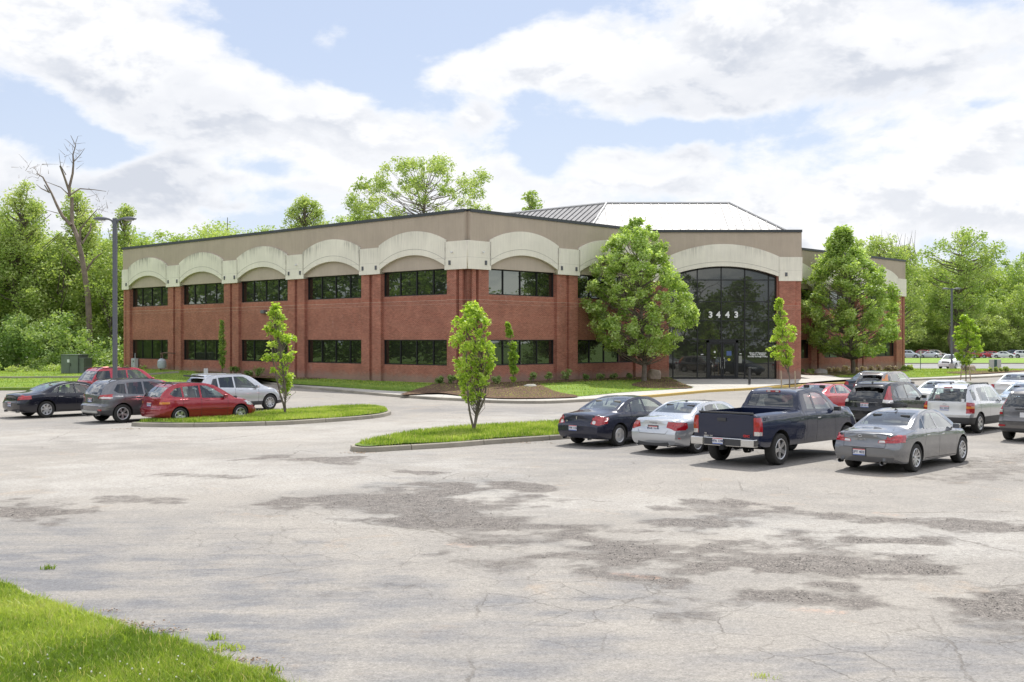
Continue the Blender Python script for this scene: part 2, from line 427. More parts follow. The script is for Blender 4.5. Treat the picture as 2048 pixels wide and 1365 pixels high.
    h = t.math('ADD', t.math('MULTIPLY', grit, .5), t.math('ADD', t.math('MULTIPLY', fine, .8), t.math('MULTIPLY', dkm, t.math('MULTIPLY', grit, 2.5))))
    h = t.math('SUBTRACT', h, t.math('MULTIPLY', t.math('MAXIMUM', k1, k2), 2.5))
    bp = t.n('ShaderNodeBump', {'Strength': .55, 'Distance': .012, 'Height': h})
    b = t.n('ShaderNodeBsdfPrincipled', {'Base Color': c, 'Roughness': .9, 'Specular IOR Level': .25, 'Normal': bp})
    t.n('ShaderNodeOutputMaterial', {'Surface': b}); return m
def m_asphalt2():
    m = bpy.data.materials.new('plain_asphalt'); t = NT(nodes_of(m)); co = coords(t)
    c = t.mix(t.ramp(t.noise(co, .2, 6, .6), [(.35, 0.0), (.65, 1.0)]), (.30, .295, .285), (.24, .236, .23))
    b = t.n('ShaderNodeBsdfPrincipled', {'Base Color': c, 'Roughness': .9, 'Specular IOR Level': .2}); t.n('ShaderNodeOutputMaterial', {'Surface': b}); return m
def m_grass(name, c1, c2, c3, sc=1.0):
    m = bpy.data.materials.new(name); t = NT(nodes_of(m)); co = coords(t)
    c = t.mix(t.ramp(t.noise(co, .35 * sc, 6, .65), [(.35, 0.0), (.65, 1.0)]), c1, c2)
    c = t.mix(t.ramp(t.noise(co, 3.5 * sc, 5, .75), [(.45, 0.0), (.75, .8)]), c, c3)
    fn = t.noise(co, 16 * sc, 5, .85)
    c = t.mix(1.0, c, t.ramp(fn, [(.3, .55), (.5, 1.0), (.7, 1.5)]), 'MULTIPLY')
    bp = t.n('ShaderNodeBump', {'Strength': 1.0, 'Distance': .06, 'Height': fn})
    b = t.n('ShaderNodeBsdfPrincipled', {'Base Color': c, 'Roughness': .85, 'Specular IOR Level': .2, 'Normal': bp})
    t.n('ShaderNodeOutputMaterial', {'Surface': b}); return m
def m_concrete(name='pale_concrete', c1=(.50, .475, .43), c2=(.40, .385, .355), grid=1.5, rot=0.0):
    m = bpy.data.materials.new(name); t = NT(nodes_of(m)); co = coords(t)
    c = t.mix(t.ramp(t.noise(co, .5, 6, .65), [(.35, 0.0), (.7, 1.0)]), c1, c2)
    c = t.mix(1.0, c, t.ramp(t.noise(co, 14, 4, .8), [(.3, .86), (.7, 1.1)]), 'MULTIPLY')
    if grid:
        mp = t.n('ShaderNodeMapping', {0: co, 'Rotation': (0, 0, rot)}); s = t.n('ShaderNodeSeparateXYZ', {0: mp})
        ks = [t.math('LESS_THAN', t.math('ABSOLUTE', t.math('SUBTRACT', t.math('FRACT', t.math('DIVIDE', s.outputs[i], grid)), .5)), .012) for i in (0, 1)]
        c = t.mix(t.math('MULTIPLY', t.math('MAXIMUM', ks[0], ks[1]), .5), c, (.16, .15, .135))
    b = t.n('ShaderNodeBsdfPrincipled', {'Base Color': c, 'Roughness': .85, 'Specular IOR Level': .3}); t.n('ShaderNodeOutputMaterial', {'Surface': b}); return m
def m_mulch():
    m = bpy.data.materials.new('bark_mulch'); t = NT(nodes_of(m)); co = coords(t)
    v = t.n('ShaderNodeTexVoronoi', {'Vector': co, 'Scale': 13.0}).outputs['Color']
    c = t.mix(t.ramp(v, [(.1, 0.0), (.9, 1.0)]), (.055, .036, .024), (.235, .155, .105))
    bp = t.n('ShaderNodeBump', {'Strength': 1.0, 'Distance': .06, 'Height': t.noise(co, 12, 5, .8)})
    b = t.n('ShaderNodeBsdfPrincipled', {'Base Color': c, 'Roughness': .95, 'Specular IOR Level': .1, 'Normal': bp}); t.n('ShaderNodeOutputMaterial', {'Surface': b}); return m
MA, MA2 = m_asphalt(), m_asphalt2()
MG = m_grass('lawn_grass', (.20, .31, .05), (.15, .25, .04), (.30, .38, .09))
MGI = m_grass('island_grass', (.18, .28, .05), (.13, .21, .04), (.30, .34, .10), 1.6)
MGT = m_grass('rough_grass', (.12, .19, .04), (.09, .15, .03), (.18, .24, .06), .6)
MC = m_concrete(); MK = m_concrete('kerb_concrete', (.37, .335, .275), (.22, .205, .175), 0)
MY = m_concrete('yellow_kerb_paint', (.55, .38, .10), (.48, .36, .15), 0)
MM = m_mulch()

# ---- terrain to the horizon
mb = MB(); ys = [-400, -60, 0, 60, 110, 140, 170, 200, 232, 300, 500, 1000, 2500]; xs = [-2500, -600, -200, -80, 0, 80, 200, 600, 2500]
V = [(x, y, -.09 + zfar(y)) for y in ys for x in xs]; nx = len(xs)
mb.add(V, [(j * nx + i, j * nx + i + 1, (j + 1) * nx + i + 1, (j + 1) * nx + i) for j in range(len(ys) - 1) for i in range(nx - 1)])
tag(mb.build('terrain', MGT), kind='structure')

# ---- the parking lot : a graded grid, its wear stored as masks fixed to the ground
yr = [7.5]
while yr[-1] < 108: yr.append(yr[-1] + max(.07, .0062 * yr[-1]))
xr = np.concatenate([np.arange(-62, -22, 1.0), np.arange(-22, 26, .13), np.arange(26, 64, 1.0)])
X, Y = np.meshgrid(xr, np.array(yr)); x = X.ravel(); y = Y.ravel()
U = HX + F * x / y; W = HY + F * CH / y
wob = (fbm(x * .55 + 3, y * .55, 5) - .5); wob2 = (fbm(x * 1.9, y * 1.9 + 40, 4) - .5)
def stroke(x0, y0, x1, y1, hw, s=1.0):
    """capsule laid on the ground between two spots, half width hw (frame px of depth at its middle)"""
    a = gp(x0, y0); b = gp(x1, y1); ym = (y0 + y1) / 2; w = abs(gp(0, ym - hw / 2).y - gp(0, ym + hw / 2).y)
    dx, dy = b.x - a.x, b.y - a.y; tt = np.clip(((x - a.x) * dx + (y - a.y) * dy) / (dx * dx + dy * dy + 1e-9), 0, 1)
    d = np.hypot(x - a.x - tt * dx, (y - a.y - tt * dy))
    return s * np.clip(1.22 - .70 * d / w + wob * 2.3 + wob2 * 1.8, 0, 1)
crumble = np.zeros_like(x); patch = np.zeros_like(x); pale = np.zeros_like(x); sealer = np.zeros_like(x); allig = np.zeros_like(x)
for s in [(620, 1000, 850, 985, 12, .8), (560, 1003, 720, 1010, 10, .5), (800, 1015, 960, 1040, 14, .7), (980, 1050, 1200, 1085, 20, .9), (1150, 1095, 1420, 1090, 18, .75), (1200, 1085, 1460, 1140, 22, .9), (1280, 1048, 1420, 1050, 10, .7),
          (1440, 1130, 1620, 1130, 20, 1.0), (1600, 1130, 1850, 1140, 20, 1.0), (1500, 1185, 1690, 1205, 26, .8), (1640, 1165, 1800, 1180, 16, .7), (1820, 1175, 2060, 1200, 20, 1.0), (1880, 1195, 2080, 1215, 18, 1.0),
          (1480, 1005, 1560, 1015, 9, .9), (1560, 1020, 1760, 1035, 8, .7), (1760, 1038, 2060, 1060, 8, .75), (1350, 1020, 1500, 1025, 6, .6), (1035, 973, 1110, 979, 6, 1.0), (850, 968, 910, 971, 4, .8), (560, 915, 655, 921, 5, .95), (665, 925, 705, 930, 3, .8),
          (780, 940, 845, 946, 4, .9), (235, 998, 330, 1001, 6, .6), (-20, 1018, 85, 1030, 11, 1.0), (60, 1040, 110, 1050, 6, .6), (1720, 1078, 1860, 1086, 6, .8), (800, 1003, 900, 1006, 6, .8), (1560, 1110, 1720, 1108, 9, .6),
          (1000, 1078, 1400, 1088, 30, .72), (1160, 1112, 1480, 1130, 22, .8), (1400, 1112, 1700, 1140, 22, .85), (1640, 1150, 1900, 1172, 18, .75), (700, 1002, 900, 1010, 20, .66), (860, 1034, 1100, 1062, 15, .72), (1290, 1250, 1420, 1230, 14, .5), (860, 1130, 1060, 1125, 14, .5), (340, 948, 460, 955, 4, .5), (1850, 960, 2060, 945, 8, .5), (1900, 925, 2060, 915, 10, .45), (1380, 1000, 1420, 1006, 5, .7), (650, 1190, 820, 1165, 8, .35), (1950, 1240, 2080, 1260, 20, .4)]:
    crumble = np.maximum(crumble, stroke(*s))
for s in [(780, 985, 850, 980, 16, .8), (730, 1008, 1000, 1048, 12, .85), (1080, 1082, 1190, 1095, 14, .9), (1290, 1042, 1440, 1050, 12, .8), (690, 995, 800, 1000, 12, .7), (1560, 1030, 1700, 1010, 10, .4)]:
    patch = np.maximum(patch, stroke(*s) * np.clip(.6 + wob2, 0, 1))
for s in [(330, 945, 640, 945, 26, 1.0), (560, 970, 700, 965, 14, .8), (880, 990, 1080, 1000, 22, 1.0), (1080, 1010, 1300, 1000, 18, .8), (820, 1040, 720, 1035, 10, .7), (1500, 1060, 1900, 1090, 30, 1.0), (1900, 1060, 2060, 1110, 30, .9), (1650, 1100, 1500, 1090, 14, .6),
          (100, 870, 700, 868, 16, .8), (700, 860, 1140, 838, 9, .9), (780, 900, 640, 890, 10, .5), (900, 1010, 1000, 1018, 8, .9), (1300, 1075, 1380, 1080, 8, .8), (1780, 1180, 1900, 1185, 8, .7)]:
    pale = np.maximum(pale, stroke(*s) * .75)
for s in [(-40, 1120, 500, 1170, 60, .9), (100, 1160, 700, 1290, 70, 1.0), (500, 1200, 1100, 1330, 90, .9), (-40, 1070, 200, 1060, 25, .7), (1100, 1300, 2000, 1360, 60, .55), (1300, 1170, 1500, 1210, 20, .5), (900, 920, 1400, 900, 22, .45), (40, 850, 260, 846, 8, .5),
          (880, 820, 1100, 828, 6, .55), (1700, 1330, 2060, 1300, 40, .7), (1250, 1200, 1360, 1260, 30, .6)]:
    sealer = np.maximum(sealer, stroke(*s))
for s in [(1150, 1190, 1480, 1250, 60, 1.0), (1000, 960, 1500, 985, 14, .9), (400, 1080, 900, 1130, 30, .6), (1900, 1150, 2060, 1190, 50, .8), (1750, 1250, 2060, 1300, 40, .7), (850, 1260, 1100, 1300, 30, .4), (600, 1020, 900, 1080, 26, .7)]:
    allig = np.maximum(allig, stroke(*s))
paintm = np.zeros_like(x)
for (a0, b0, c0, d0) in [(1600, 1220, 1688, 1226), (1235, 1148, 1310, 1157), (1750, 1026, 1800, 1032), (900, 1088, 940, 1094), (160, 858, 230, 860)]:
    p, q = gp(a0, b0), gp(c0, d0); dx, dy = q.x - p.x, q.y - p.y; tt = np.clip(((x - p.x) * dx + (y - p.y) * dy) / (dx * dx + dy * dy), 0, 1)
    paintm = np.maximum(paintm, np.clip(1.3 - np.hypot(x - p.x - tt * dx, y - p.y - tt * dy) / .09, 0, 1))
z = -.028 * sst(crumble, .55, 1.0) * sst(fbm(x * 1.3, y * 1.3, 4), .35, .6) + .012 * (fbm(x * .25, y * .25, 3) - .5) + .018 * crumble * (fbm(x * 5, y * 5, 3) - .5)
nyr, nxr = len(yr), len(xr); ii = (np.arange(nyr - 1)[:, None] * nxr + np.arange(nxr - 1)[None, :]).ravel()
lot = np_mesh('parking_lot', np.stack([x, y, z], 1), np.stack([ii, ii + 1, ii + nxr + 1, ii + nxr], 1), [MA], smooth=True,
              attrs={'crumble': ('POINT', crumble), 'patch': ('POINT', patch), 'pale': ('POINT', pale), 'sealer': ('POINT', sealer), 'alligator': ('POINT', allig), 'paint': ('POINT', paintm)})
tag(lot, kind='structure')

# loose stones broken out of the surface
rs = np.random.RandomState(3); sel = np.where((crumble > .6) & (y < 30) & (y > 9))[0]
pk = rs.choice(sel, 3200, p=(crumble[sel] ** 2 * (y[sel] < 26)) / np.sum(crumble[sel] ** 2 * (y[sel] < 26)))
octv = np.array([(1, 0, 0), (0, 1, 0), (-1, 0, 0), (0, -1, 0), (0, 0, .8), (0, 0, -.5)]); octf = np.array([(0, 1, 4), (1, 2, 4), (2, 3, 4), (3, 0, 4), (1, 0, 5), (2, 1, 5), (3, 2, 5), (0, 3, 5)])
sz = .005 + .011 * rs.rand(3200) ** 3; cen = np.stack([x[pk] + rs.randn(3200) * .08, y[pk] + rs.randn(3200) * .08, z[pk] + .006], 1)
V = (octv[None] * sz[:, None, None] * (.7 + .6 * rs.rand(3200, 6, 1)) + cen[:, None]).reshape(-1, 3); Fq = (octf[None] + (np.arange(3200) * 6)[:, None, None]).reshape(-1, 3)
tag(np_mesh('loose_stones', V, Fq, [M('loose_stone', (.27, .25, .23), .9, var=.5, vscale=9)]), 'loose crumbled asphalt stones scattered in the dark worn band of the parking lot', 'gravel', kind='stuff')

# ---- sidewalk with its kerb, plaza
outer = [(395, 757), (470, 760), (548, 770.5), (577, 775), (661, 783), (758, 792), (854.5, 799.5), (919, 802.7), (983, 806.6), (1080, 808), (1157, 805), (1295, 796.4), (1417, 785.4), (1490, 781.5), (1574, 775.5), (1700, 768), (1815, 762.4), (1893, 759.6), (1977, 756), (2048, 751), (2110, 747)]
inner = [(480, 755), (526, 762.4), (580, 769), (661, 774), (758, 780.8), (822, 784), (877, 786.6), (967, 794.5), (1048, 797.3), (1157, 793.7), (1246, 785.5), (1344, 779.3), (1386, 776)]
inner2 = [(1600, 753), (1679, 755), (1815, 756), (1895, 753), (1951, 749), (2048, 742), (2110, 738)]
Wo = smooth_poly([gp(a, b, .0) for a, b in outer]); Wi = smooth_poly([gp(a, b, .15) for a, b in inner]); Wi2 = smooth_poly([gp(a, b, .15) for a, b in inner2])
plz = [gp(1354, 764, .28), gp(1330, 758, .3)]
def zwalk(x, y):
    return .15 + .17 * max(0, min(1, (y - 73) / 9)) if 9 < x < 26 else .15
Wo_in = []
for i, p in enumerate(Wo):
    d = (Wo[min(i + 1, len(Wo) - 1)] - Wo[max(i - 1, 0)]).normalized(); Wo_in.append(p + Vector((-d.y, d.x)) * .18)
poly = Wo_in + Wi2[::-1] + [Vector((22.2, 94.5)), Vector((22.2, 84.2)), Vector((11.0, 84.2))] + [Vector((p.x, p.y)) for p in plz[::-1]] + Wi[::-1]
sheet('sidewalk', poly, zwalk, MC, 1.2)
iy0 = next(i for i, p in enumerate(Wo) if (p - gp(1290, 796.8).to_2d()).length < 1.2); iy1 = next(i for i, p in enumerate(Wo) if p.x > 24.0)
mb = MB(); ko = [0, .02, .05, .18]; kz = [-.05, .13, .152, .152]
ribbon(mb, Wo[:iy0 + 1], ko, kz, 0, .02, 3.0); ribbon(mb, Wo[iy0:iy1 + 1], ko, kz, 1, .02, 3.0); ribbon(mb, Wo[iy1:], ko, kz, 0, .02, 3.0)
tag(mb.build('sidewalk_kerb', [MK, MY], fix=True), kind='structure')

# ---- lawns
verge = [(-80, 71.2), (-44, 71.4), (-32, 71.5), (-25, 71.8), (-21.5, 73.5), (-19.8, 76.5), (-18.6, 79.5)]
VG = smooth_poly(verge, 4)
lp = VG + Wi + [Vector((p.x, p.y)) for p in plz] + [Vector((11.0, 84.5)), Vector((4, 88)), Vector((-12, 92)), Vector((-30, 106)), Vector((-36, 114)), Vector((-80, 114))]
sheet('lawn', lp, lambda a, b: zlawn(a, b) + .02, MG, 1.1, skirt=.2)
mb = MB(); ribbon(mb, VG, [0, .02, .05, .17], [-.05, .16, .185, .185], 0, .02, 3.0); 
k2 = smooth_poly([(-80, 84.6), (-50, 84.6), (-36, 84.9), (-29, 86.5), (-26, 88.5)], 4)
ribbon(mb, k2, [0, .02, .12, .15], [0.0, .15, .16, .0], 0, .02, 3.0, zf=lambda a, b: zlawn(a, b))
tag(mb.build('verge_kerb', MK), kind='structure')
rp = Wi2 + [Vector((62, 112)), Vector((62, 122.5)), Vector((37, 122.5)), Vector((30, 108)), Vector((22.2, 97))]
sheet('lawn', rp, lambda a, b: zlawn(a, b) + .015, MG, 1.2, skirt=.15)

# mulch beds draped on the lawns
def bed(pts, name='mulch_bed', lift=.05, px=True):
    w = smooth_poly([gp(a, b, .2) for a, b in pts] if px else pts, 4, closed=True)
    zz = lambda a, b: zlawn(a, b) + .025 + lift * .3 * min(1, min((Vector((a, b)) - p).length for p in w) / .5) + .02
    return sheet(name, w, zz, MM, .5)
bed([(800, 789.5), (860, 779), (905, 770), (990, 767), (1050, 770), (1105, 783), (1157, 793), (1090, 796.5), (1000, 796.8), (930, 792), (877, 787.5)])
def wallpt(f, t_, d): return (P0 + (dB if f == 'B' else dA) * t_ + ((dA if f == 'B' else dB) * -d)).to_2d()
bed([wallpt('B', -1.2, .2), wallpt('B', -.8, 1.7), wallpt('B', 3, 2.2), wallpt('B', 8, 1.9), wallpt('B', 12, 2.1), wallpt('B', 14.2, 3.0), gp(1262, 773, .2).to_2d(), gp(1310, 777, .2).to_2d(), gp(1384, 775.5, .2).to_2d(), gp(1358, 765, .3).to_2d(), gp(1336, 759.5, .35).to_2d(), wallpt('B', 17.6, -.2), wallpt('B', 9, -.2), wallpt('B', 2, -.2)], px=False)
bed([wallpt('A', 14.5, -.2), wallpt('A', 14.5, 1.4), wallpt('A', 17, 2.0), wallpt('A', 24, 1.9), wallpt('A', 29, 1.5), wallpt('A', 29.5, -.2), wallpt('A', 22, -.2)], px=False)
bed([(1604, 744), (1640, 744.5), (1710, 745), (1800, 742), (1815, 744), (1740, 748.5), (1690, 752), (1640, 754), (1604, 752.5)])
bed([(1890, 745.5), (1960, 741), (2060, 739), (2100, 740), (2060, 742), (1990, 746.5), (1940, 749)])

# ---- the far road, grass strip and car park on the right
ra = [Vector((20, 124)), Vector((130, 124)), Vector((130, 166)), Vector((20, 166))]
sheet('road', ra, lambda a, b: zfar(b) - .03, MA2, 6)
mb = MB(); ribbon(mb, [(20, 166), (70, 166), (130, 166)], [0, .02, .16], [-.05, .12, .12], 0, .02, 4, zf=lambda a, b: zfar(b)); ribbon(mb, [(130, 124), (80, 124), (37, 124)], [0, .02, .16], [-.05, .12, .12], 0, .02, 4, zf=lambda a, b: zfar(b))
tag(mb.build('road_kerb', MK), kind='structure')
sheet('grass_strip', [Vector((20, 166.2)), Vector((130, 166.2)), Vector((130, 236)), Vector((20, 236))], lambda a, b: zfar(b) + .08, MG, 6, skirt=.15)
sheet('far_parking_lot', [Vector((20, 236.2)), Vector((150, 236.2)), Vector((150, 262)), Vector((20, 262))], lambda a, b: zfar(b) + .0, MA2, 8)

# ---- two planted islands
isl1 = [(262, 853), (300, 854.5), (400, 855), (500, 852.6), (572, 850.4), (639, 846.2), (696, 842.3), (748, 837.5), (772, 833.5), (783, 829), (776, 823.5), (750, 819.5), (700, 820), (640, 824), (590, 827.5), (545, 831), (500, 836), (440, 842), (380, 845.5), (320, 848.5)]
isl2 = [(700, 900), (712, 905), (745, 905.5), (780, 903), (900, 896), (1000, 888), (1136, 878.5), (1250, 868), (1330, 857), (1390, 849), (1395, 843), (1350, 842), (1250, 845.5), (1125, 852), (1000, 859), (900, 865.5), (800, 877.5), (740, 889)]
ISL = []
for pts in (isl1, isl2):
    w = smooth_poly([gp(a, b, 0) for a, b in pts], 4, closed=True)
    area = sum(w[i].x * w[(i + 1) % len(w)].y - w[(i + 1) % len(w)].x * w[i].y for i in range(len(w)))
    if area < 0: w = w[::-1]
    ISL.append(w)
    mb = MB(); ribbon(mb, w + [w[0]], [0, .02, .045, .16, .16], [-.05, .13, .15, .152, .05], 0, .025, 2.6)
    tag(mb.build('island_kerb', MK), kind='structure')
    ins = []
    for i, p in enumerate(w):
        d = (w[(i + 1) % len(w)] - w[i - 1]).normalized(); ins.append(p + Vector((-d.y, d.x)) * .155)
    sheet('island_lawn', ins, lambda a, b: .15 + .05 * vnoise(np.array(a), np.array(b)), MGI, .35)
# ---- the lawn at the very front
fg = [(-420, 1090), (0, 1179), (68, 1206), (113, 1220), (171, 1239), (232, 1257), (290, 1281), (345, 1294), (403, 1311), (485, 1345), (575, 1380), (690, 1440)]
FG = smooth_poly([gp(a, b, .0) for a, b in fg], 4)
mb = MB(); ribbon(mb, FG[::-1], [0, .02, .05, .15], [-.05, .10, .115, .115], 0, .02, 2.5); tag(mb.build('front_kerb', MK), kind='structure')
FGI = []
for i, p in enumerate(FG):
    d = (FG[min(i + 1, len(FG) - 1)] - FG[max(i - 1, 0)]).normalized(); FGI.append(p + Vector((d.y, -d.x)) * .17)
fpoly = FGI + [Vector((3.0, 4.0)), Vector((-14, 4.0)), Vector((-14, FGI[0].y))]
sheet('front_lawn', fpoly, lambda a, b: .11 + .03 * float(fbm(np.array(a * .8), np.array(b * .8), 3)), MGI, .4)

# ---- grass blades
def blade_mat(name, cols, tr=.45):
    m = bpy.data.materials.new(name); t = NT(nodes_of(m))
    a = t.n('ShaderNodeAttribute', attribute_name='tone').outputs['Fac']
    cr = t.n('ShaderNodeValToRGB'); t.link(a, cr.inputs[0])
    while len(cr.color_ramp.elements) < len(cols): cr.color_ramp.elements.new(.5)
    for i, (e, c) in enumerate(zip(cr.color_ramp.elements, cols)): e.position = i / (len(cols) - 1); e.color = c + (1,)
    d = t.n('ShaderNodeBsdfPrincipled', {'Base Color': cr.outputs[0], 'Roughness': .5, 'Specular IOR Level': .25})
    tc = t.mix(1.0, cr.outputs[0], (1.15, 1.18, .6), 'MULTIPLY')
    tr_ = t.n('ShaderNodeBsdfTranslucent', {'Color': tc})
    mx = t.n('ShaderNodeMixShader', {0: tr, 1: d.outputs[0], 2: tr_.outputs[0]}); t.n('ShaderNodeOutputMaterial', {'Surface': mx}); return m
MBL = blade_mat('grass_blade', [(.16, .25, .04), (.33, .43, .075), (.47, .55, .14), (.58, .52, .28)])
def blades(name, P, h, w, label, cat='grass', lean=.45, seed=1, dry=.04):
    """P (n,3) roots; one curved blade of two quads each"""
    rs = np.random.RandomState(seed); n = len(P); th = rs.rand(n) * 2 * np.pi; hh = h * (.45 + .75 * rs.rand(n)); ww = w * (.7 + .6 * rs.rand(n))
    la = rs.rand(n) * 2 * np.pi; lv = lean * rs.rand(n) * hh
    sx, sy = np.cos(th) * ww, np.sin(th) * ww; lx, ly = np.cos(la) * lv, np.sin(la) * lv
    V = np.zeros((n, 6, 3))
    for k, (f, wf, lf) in enumerate([(0, 1, 0), (.55, .8, .35), (1, .12, 1)]):
        V[:, 2 * k, 0] = P[:, 0] - sx * wf + lx * lf; V[:, 2 * k, 1] = P[:, 1] - sy * wf + ly * lf
        V[:, 2 * k + 1, 0] = P[:, 0] + sx * wf + lx * lf; V[:, 2 * k + 1, 1] = P[:, 1] + sy * wf + ly * lf
        V[:, 2 * k:2 * k + 2, 2] = (P[:, 2] + hh * f * (1 - .15 * f))[:, None]
    b = (np.arange(n) * 6)[:, None]; Fc = np.concatenate([b + np.array([0, 1, 3, 2]), b + np.array([2, 3, 5, 4])], 1).reshape(-1, 4)
    tone = np.clip((fbm(P[:, 0] * 1.1, P[:, 1] * 1.1, 4) - .5) * 1.5 + .33 + .5 * (rs.rand(n) - .5), 0, .75); tone = np.where(rs.rand(n) < dry, 1.0, tone)
    return tag(np_mesh(name, V.reshape(-1, 3), Fc, [MBL], attrs={'tone': ('FACE', np.repeat(tone, 2))}), label, cat, kind='stuff')
def scatter(poly, n, seed, z=.13, shrink=0):
    rs = np.random.RandomState(seed); px = np.array([p[0] for p in poly]); py = np.array([p[1] for p in poly]); out = []
    X = rs.uniform(px.min(), px.max(), n * 3); Y = rs.uniform(py.min(), py.max(), n * 3); k = in_poly(X, Y, poly)
    X, Y = X[k][:n], Y[k][:n]; return np.stack([X, Y, np.full(len(X), z)], 1)
fvis = [Vector((p.x, p.y)) for p in FGI if p.y < 15.5] + [Vector((-.8, 9.6)), Vector((-4.8, 9.6)), Vector((-7.6, 15.4))]
P = scatter(fvis, 120000, 5, .125); hv = fbm(P[:, 0] * 1.5, P[:, 1] * 1.5, 3)
blades('grass', P[hv > .5], .105, .0034, 'long unmown green grass of the lawn corner at the front left', seed=2, lean=.7, dry=.1)
blades('grass', P[hv <= .5], .075, .0038, 'shorter grass between the tall tufts at the front left', seed=3, lean=.8)
P = scatter(fvis, 5000, 9, .13); blades('tall_grass', P, .17, .0034, 'taller single grass stems above the front lawn', lean=.8, seed=14, dry=.12)
P = scatter(fvis, 3800, 6, .14); blades('broad_leaf', P, .085, .013, 'broad-leaved weeds among the grass at the front left', 'weeds', lean=1.5, seed=4, dry=.0)
for i, w in enumerate(ISL):
    cx = sum(p.x for p in w) / len(w); cy = sum(p.y for p in w) / len(w)
    wi = [Vector((cx + (p.x - cx) * .95, cy + (p.y - cy) * .95)) for p in w]
    blades('grass', scatter(wi, 30000, 11 + i, .16), .15, .010, ['grass growing on the parking island with the left young tree', 'grass growing on the parking island with the middle young tree'][i], seed=20 + i, dry=.06)
    # taller tufts / seed heads
w = ISL[0]; P = np.array([[*(gp(a, b, 0).xy), .15] for a, b in [(350 + 8 * i, 845 - .065 * 8 * i + 1) for i in range(22)] for _ in range(9)]); P[:, :2] += np.random.RandomState(5).randn(len(P), 2) * .16
blades('tall_grass', P, .34, .006, 'tall seeding grass stems beside the red wagon', seed=31, dry=.6)
# far lawns get a short pile so that they do not read as paint
lpn = [p for p in lp[:-6]] + [Vector((11.0, 82.5)), Vector((8.5, 81.0)), P0.to_2d() + Vector((-.2, -.4)), (P0 + dA * 42).to_2d() + Vector((-.4, -.3)), Vector((-60, 104)), Vector((-60, 84))]
P = scatter(lpn, 60000, 41, .2); P[:, 2] = [zlawn(a, b) + .02 for a, b in P[:, :2]]
blades('grass', P, .09, .014, 'mown grass around the left half of the office building', seed=42)
P = scatter(rp[:-1] + [Vector((30, 104))], 22000, 43, .2); P[:, 2] = [zlawn(a, b) + .02 for a, b in P[:, :2]]
blades('grass', P, .09, .016, 'mown grass beside the right wing of the office building', seed=44)
# clover and weeds
rs = np.random.RandomState(8); mb = MB()
for a, b in [(118, 1312), (120, 1320), (60, 1330), (172, 1328), (150, 1345), (85, 1352), (113, 1357), (250, 1349), (262, 1355), (318, 1331), (330, 1340), (357, 1341), (396, 1328), (350, 1351), (372, 1362), (445, 1315), (442, 1322), (454, 1330), (440, 1357), (670, 1332), (698, 1346), (95, 1327), (200, 1340), (300, 1326), (228, 1346)]:
    sx_ = .8; p = gp(a * sx_ if a < 600 else a * .55, b, .19)
    mb.lathe([(0.001, .0), (.007, .003), (.010, .009), (.007, .016), (.001, .019)], 6, 0, 'z', p); mb.tube([p - Vector((0, 0, .08)), p], .0016, 4, 1)
tag(mb.build('clover', [M('clover_white', (.72, .70, .62), .8), M('clover_stem', (.12, .2, .04), .7)], fix=False), 'white clover flowers scattered in the front left lawn', 'clover', kind='stuff')
def weed(px, py, n, r, h, label, z=0.0, seed=0, stuff=False):
    rs = np.random.RandomState(seed); c = gp(px, py, z); P = np.zeros((n, 3)); P[:, 0] = c.x + rs.randn(n) * r; P[:, 1] = c.y + rs.randn(n) * r * .7; P[:, 2] = z
    o = blades('weed', P, h, h * .09, label, 'weed', lean=1.1, seed=seed, dry=.02)
    if not stuff: del o['kind']
    return o
weed(97, 1139, 40, .045, .08, 'small green weed tuft growing from a crack at the far left of the lot', seed=1)
weed(432, 1280, 35, .04, .09, 'small weed beside the front kerb where it meets the lawn', seed=2)
weed(452, 1300, 80, .10, .08, 'spreading leafy weed patch on the asphalt in front of the kerb', seed=3, stuff=True)
weed(541, 1345, 45, .05, .08, 'green weed tuft nearest the camera by the lawn edge', seed=4)
weed(1530, 1357, 36, .07, .05, 'low green weed line in the asphalt crack at the bottom of the photo', seed=5, stuff=True)
rs = np.random.RandomState(77); mb = MB(); lf = [(0, 0, 0), (.018, .008, .004), (.034, 0, .001), (.018, -.009, .003)]
for a, b, n, r in [(270, 1252, 90, .16), (235, 1243, 40, .12), (330, 1262, 60, .10), (480, 1322, 110, .14), (505, 1338, 70, .12), (215, 1222, 30, .08), (520, 1345, 40, .1), (420, 1300, 30, .12), (710, 906, 60, .25), (262, 858, 40, .3), (1050, 886, 60, .5)]:
    for k in range(n):
        c = gp(a, b, .012); c = c + Vector((rs.randn() * r, rs.randn() * r * .45, rs.rand() * .012)); an = rs.rand() * 6.28; sc_ = rs.uniform(.5, 1.3) * (1 if b > 1000 else 2.2)
        mb.add([c + Vector(((p[0] * math.cos(an) - p[1] * math.sin(an)) * sc_, (p[0] * math.sin(an) + p[1] * math.cos(an)) * sc_, p[2] * rs.uniform(-1, 4))) for p in lf], [(0, 1, 2), (0, 2, 3)], rs.randint(0, 2))
tag(mb.build('leaf_litter', [M('litter_tan', (.38, .27, .17), .9), M('litter_brown', (.20, .13, .08), .9)], fix=False), 'dry brown leaf litter collected along the kerbs', 'leaf litter', kind='stuff')
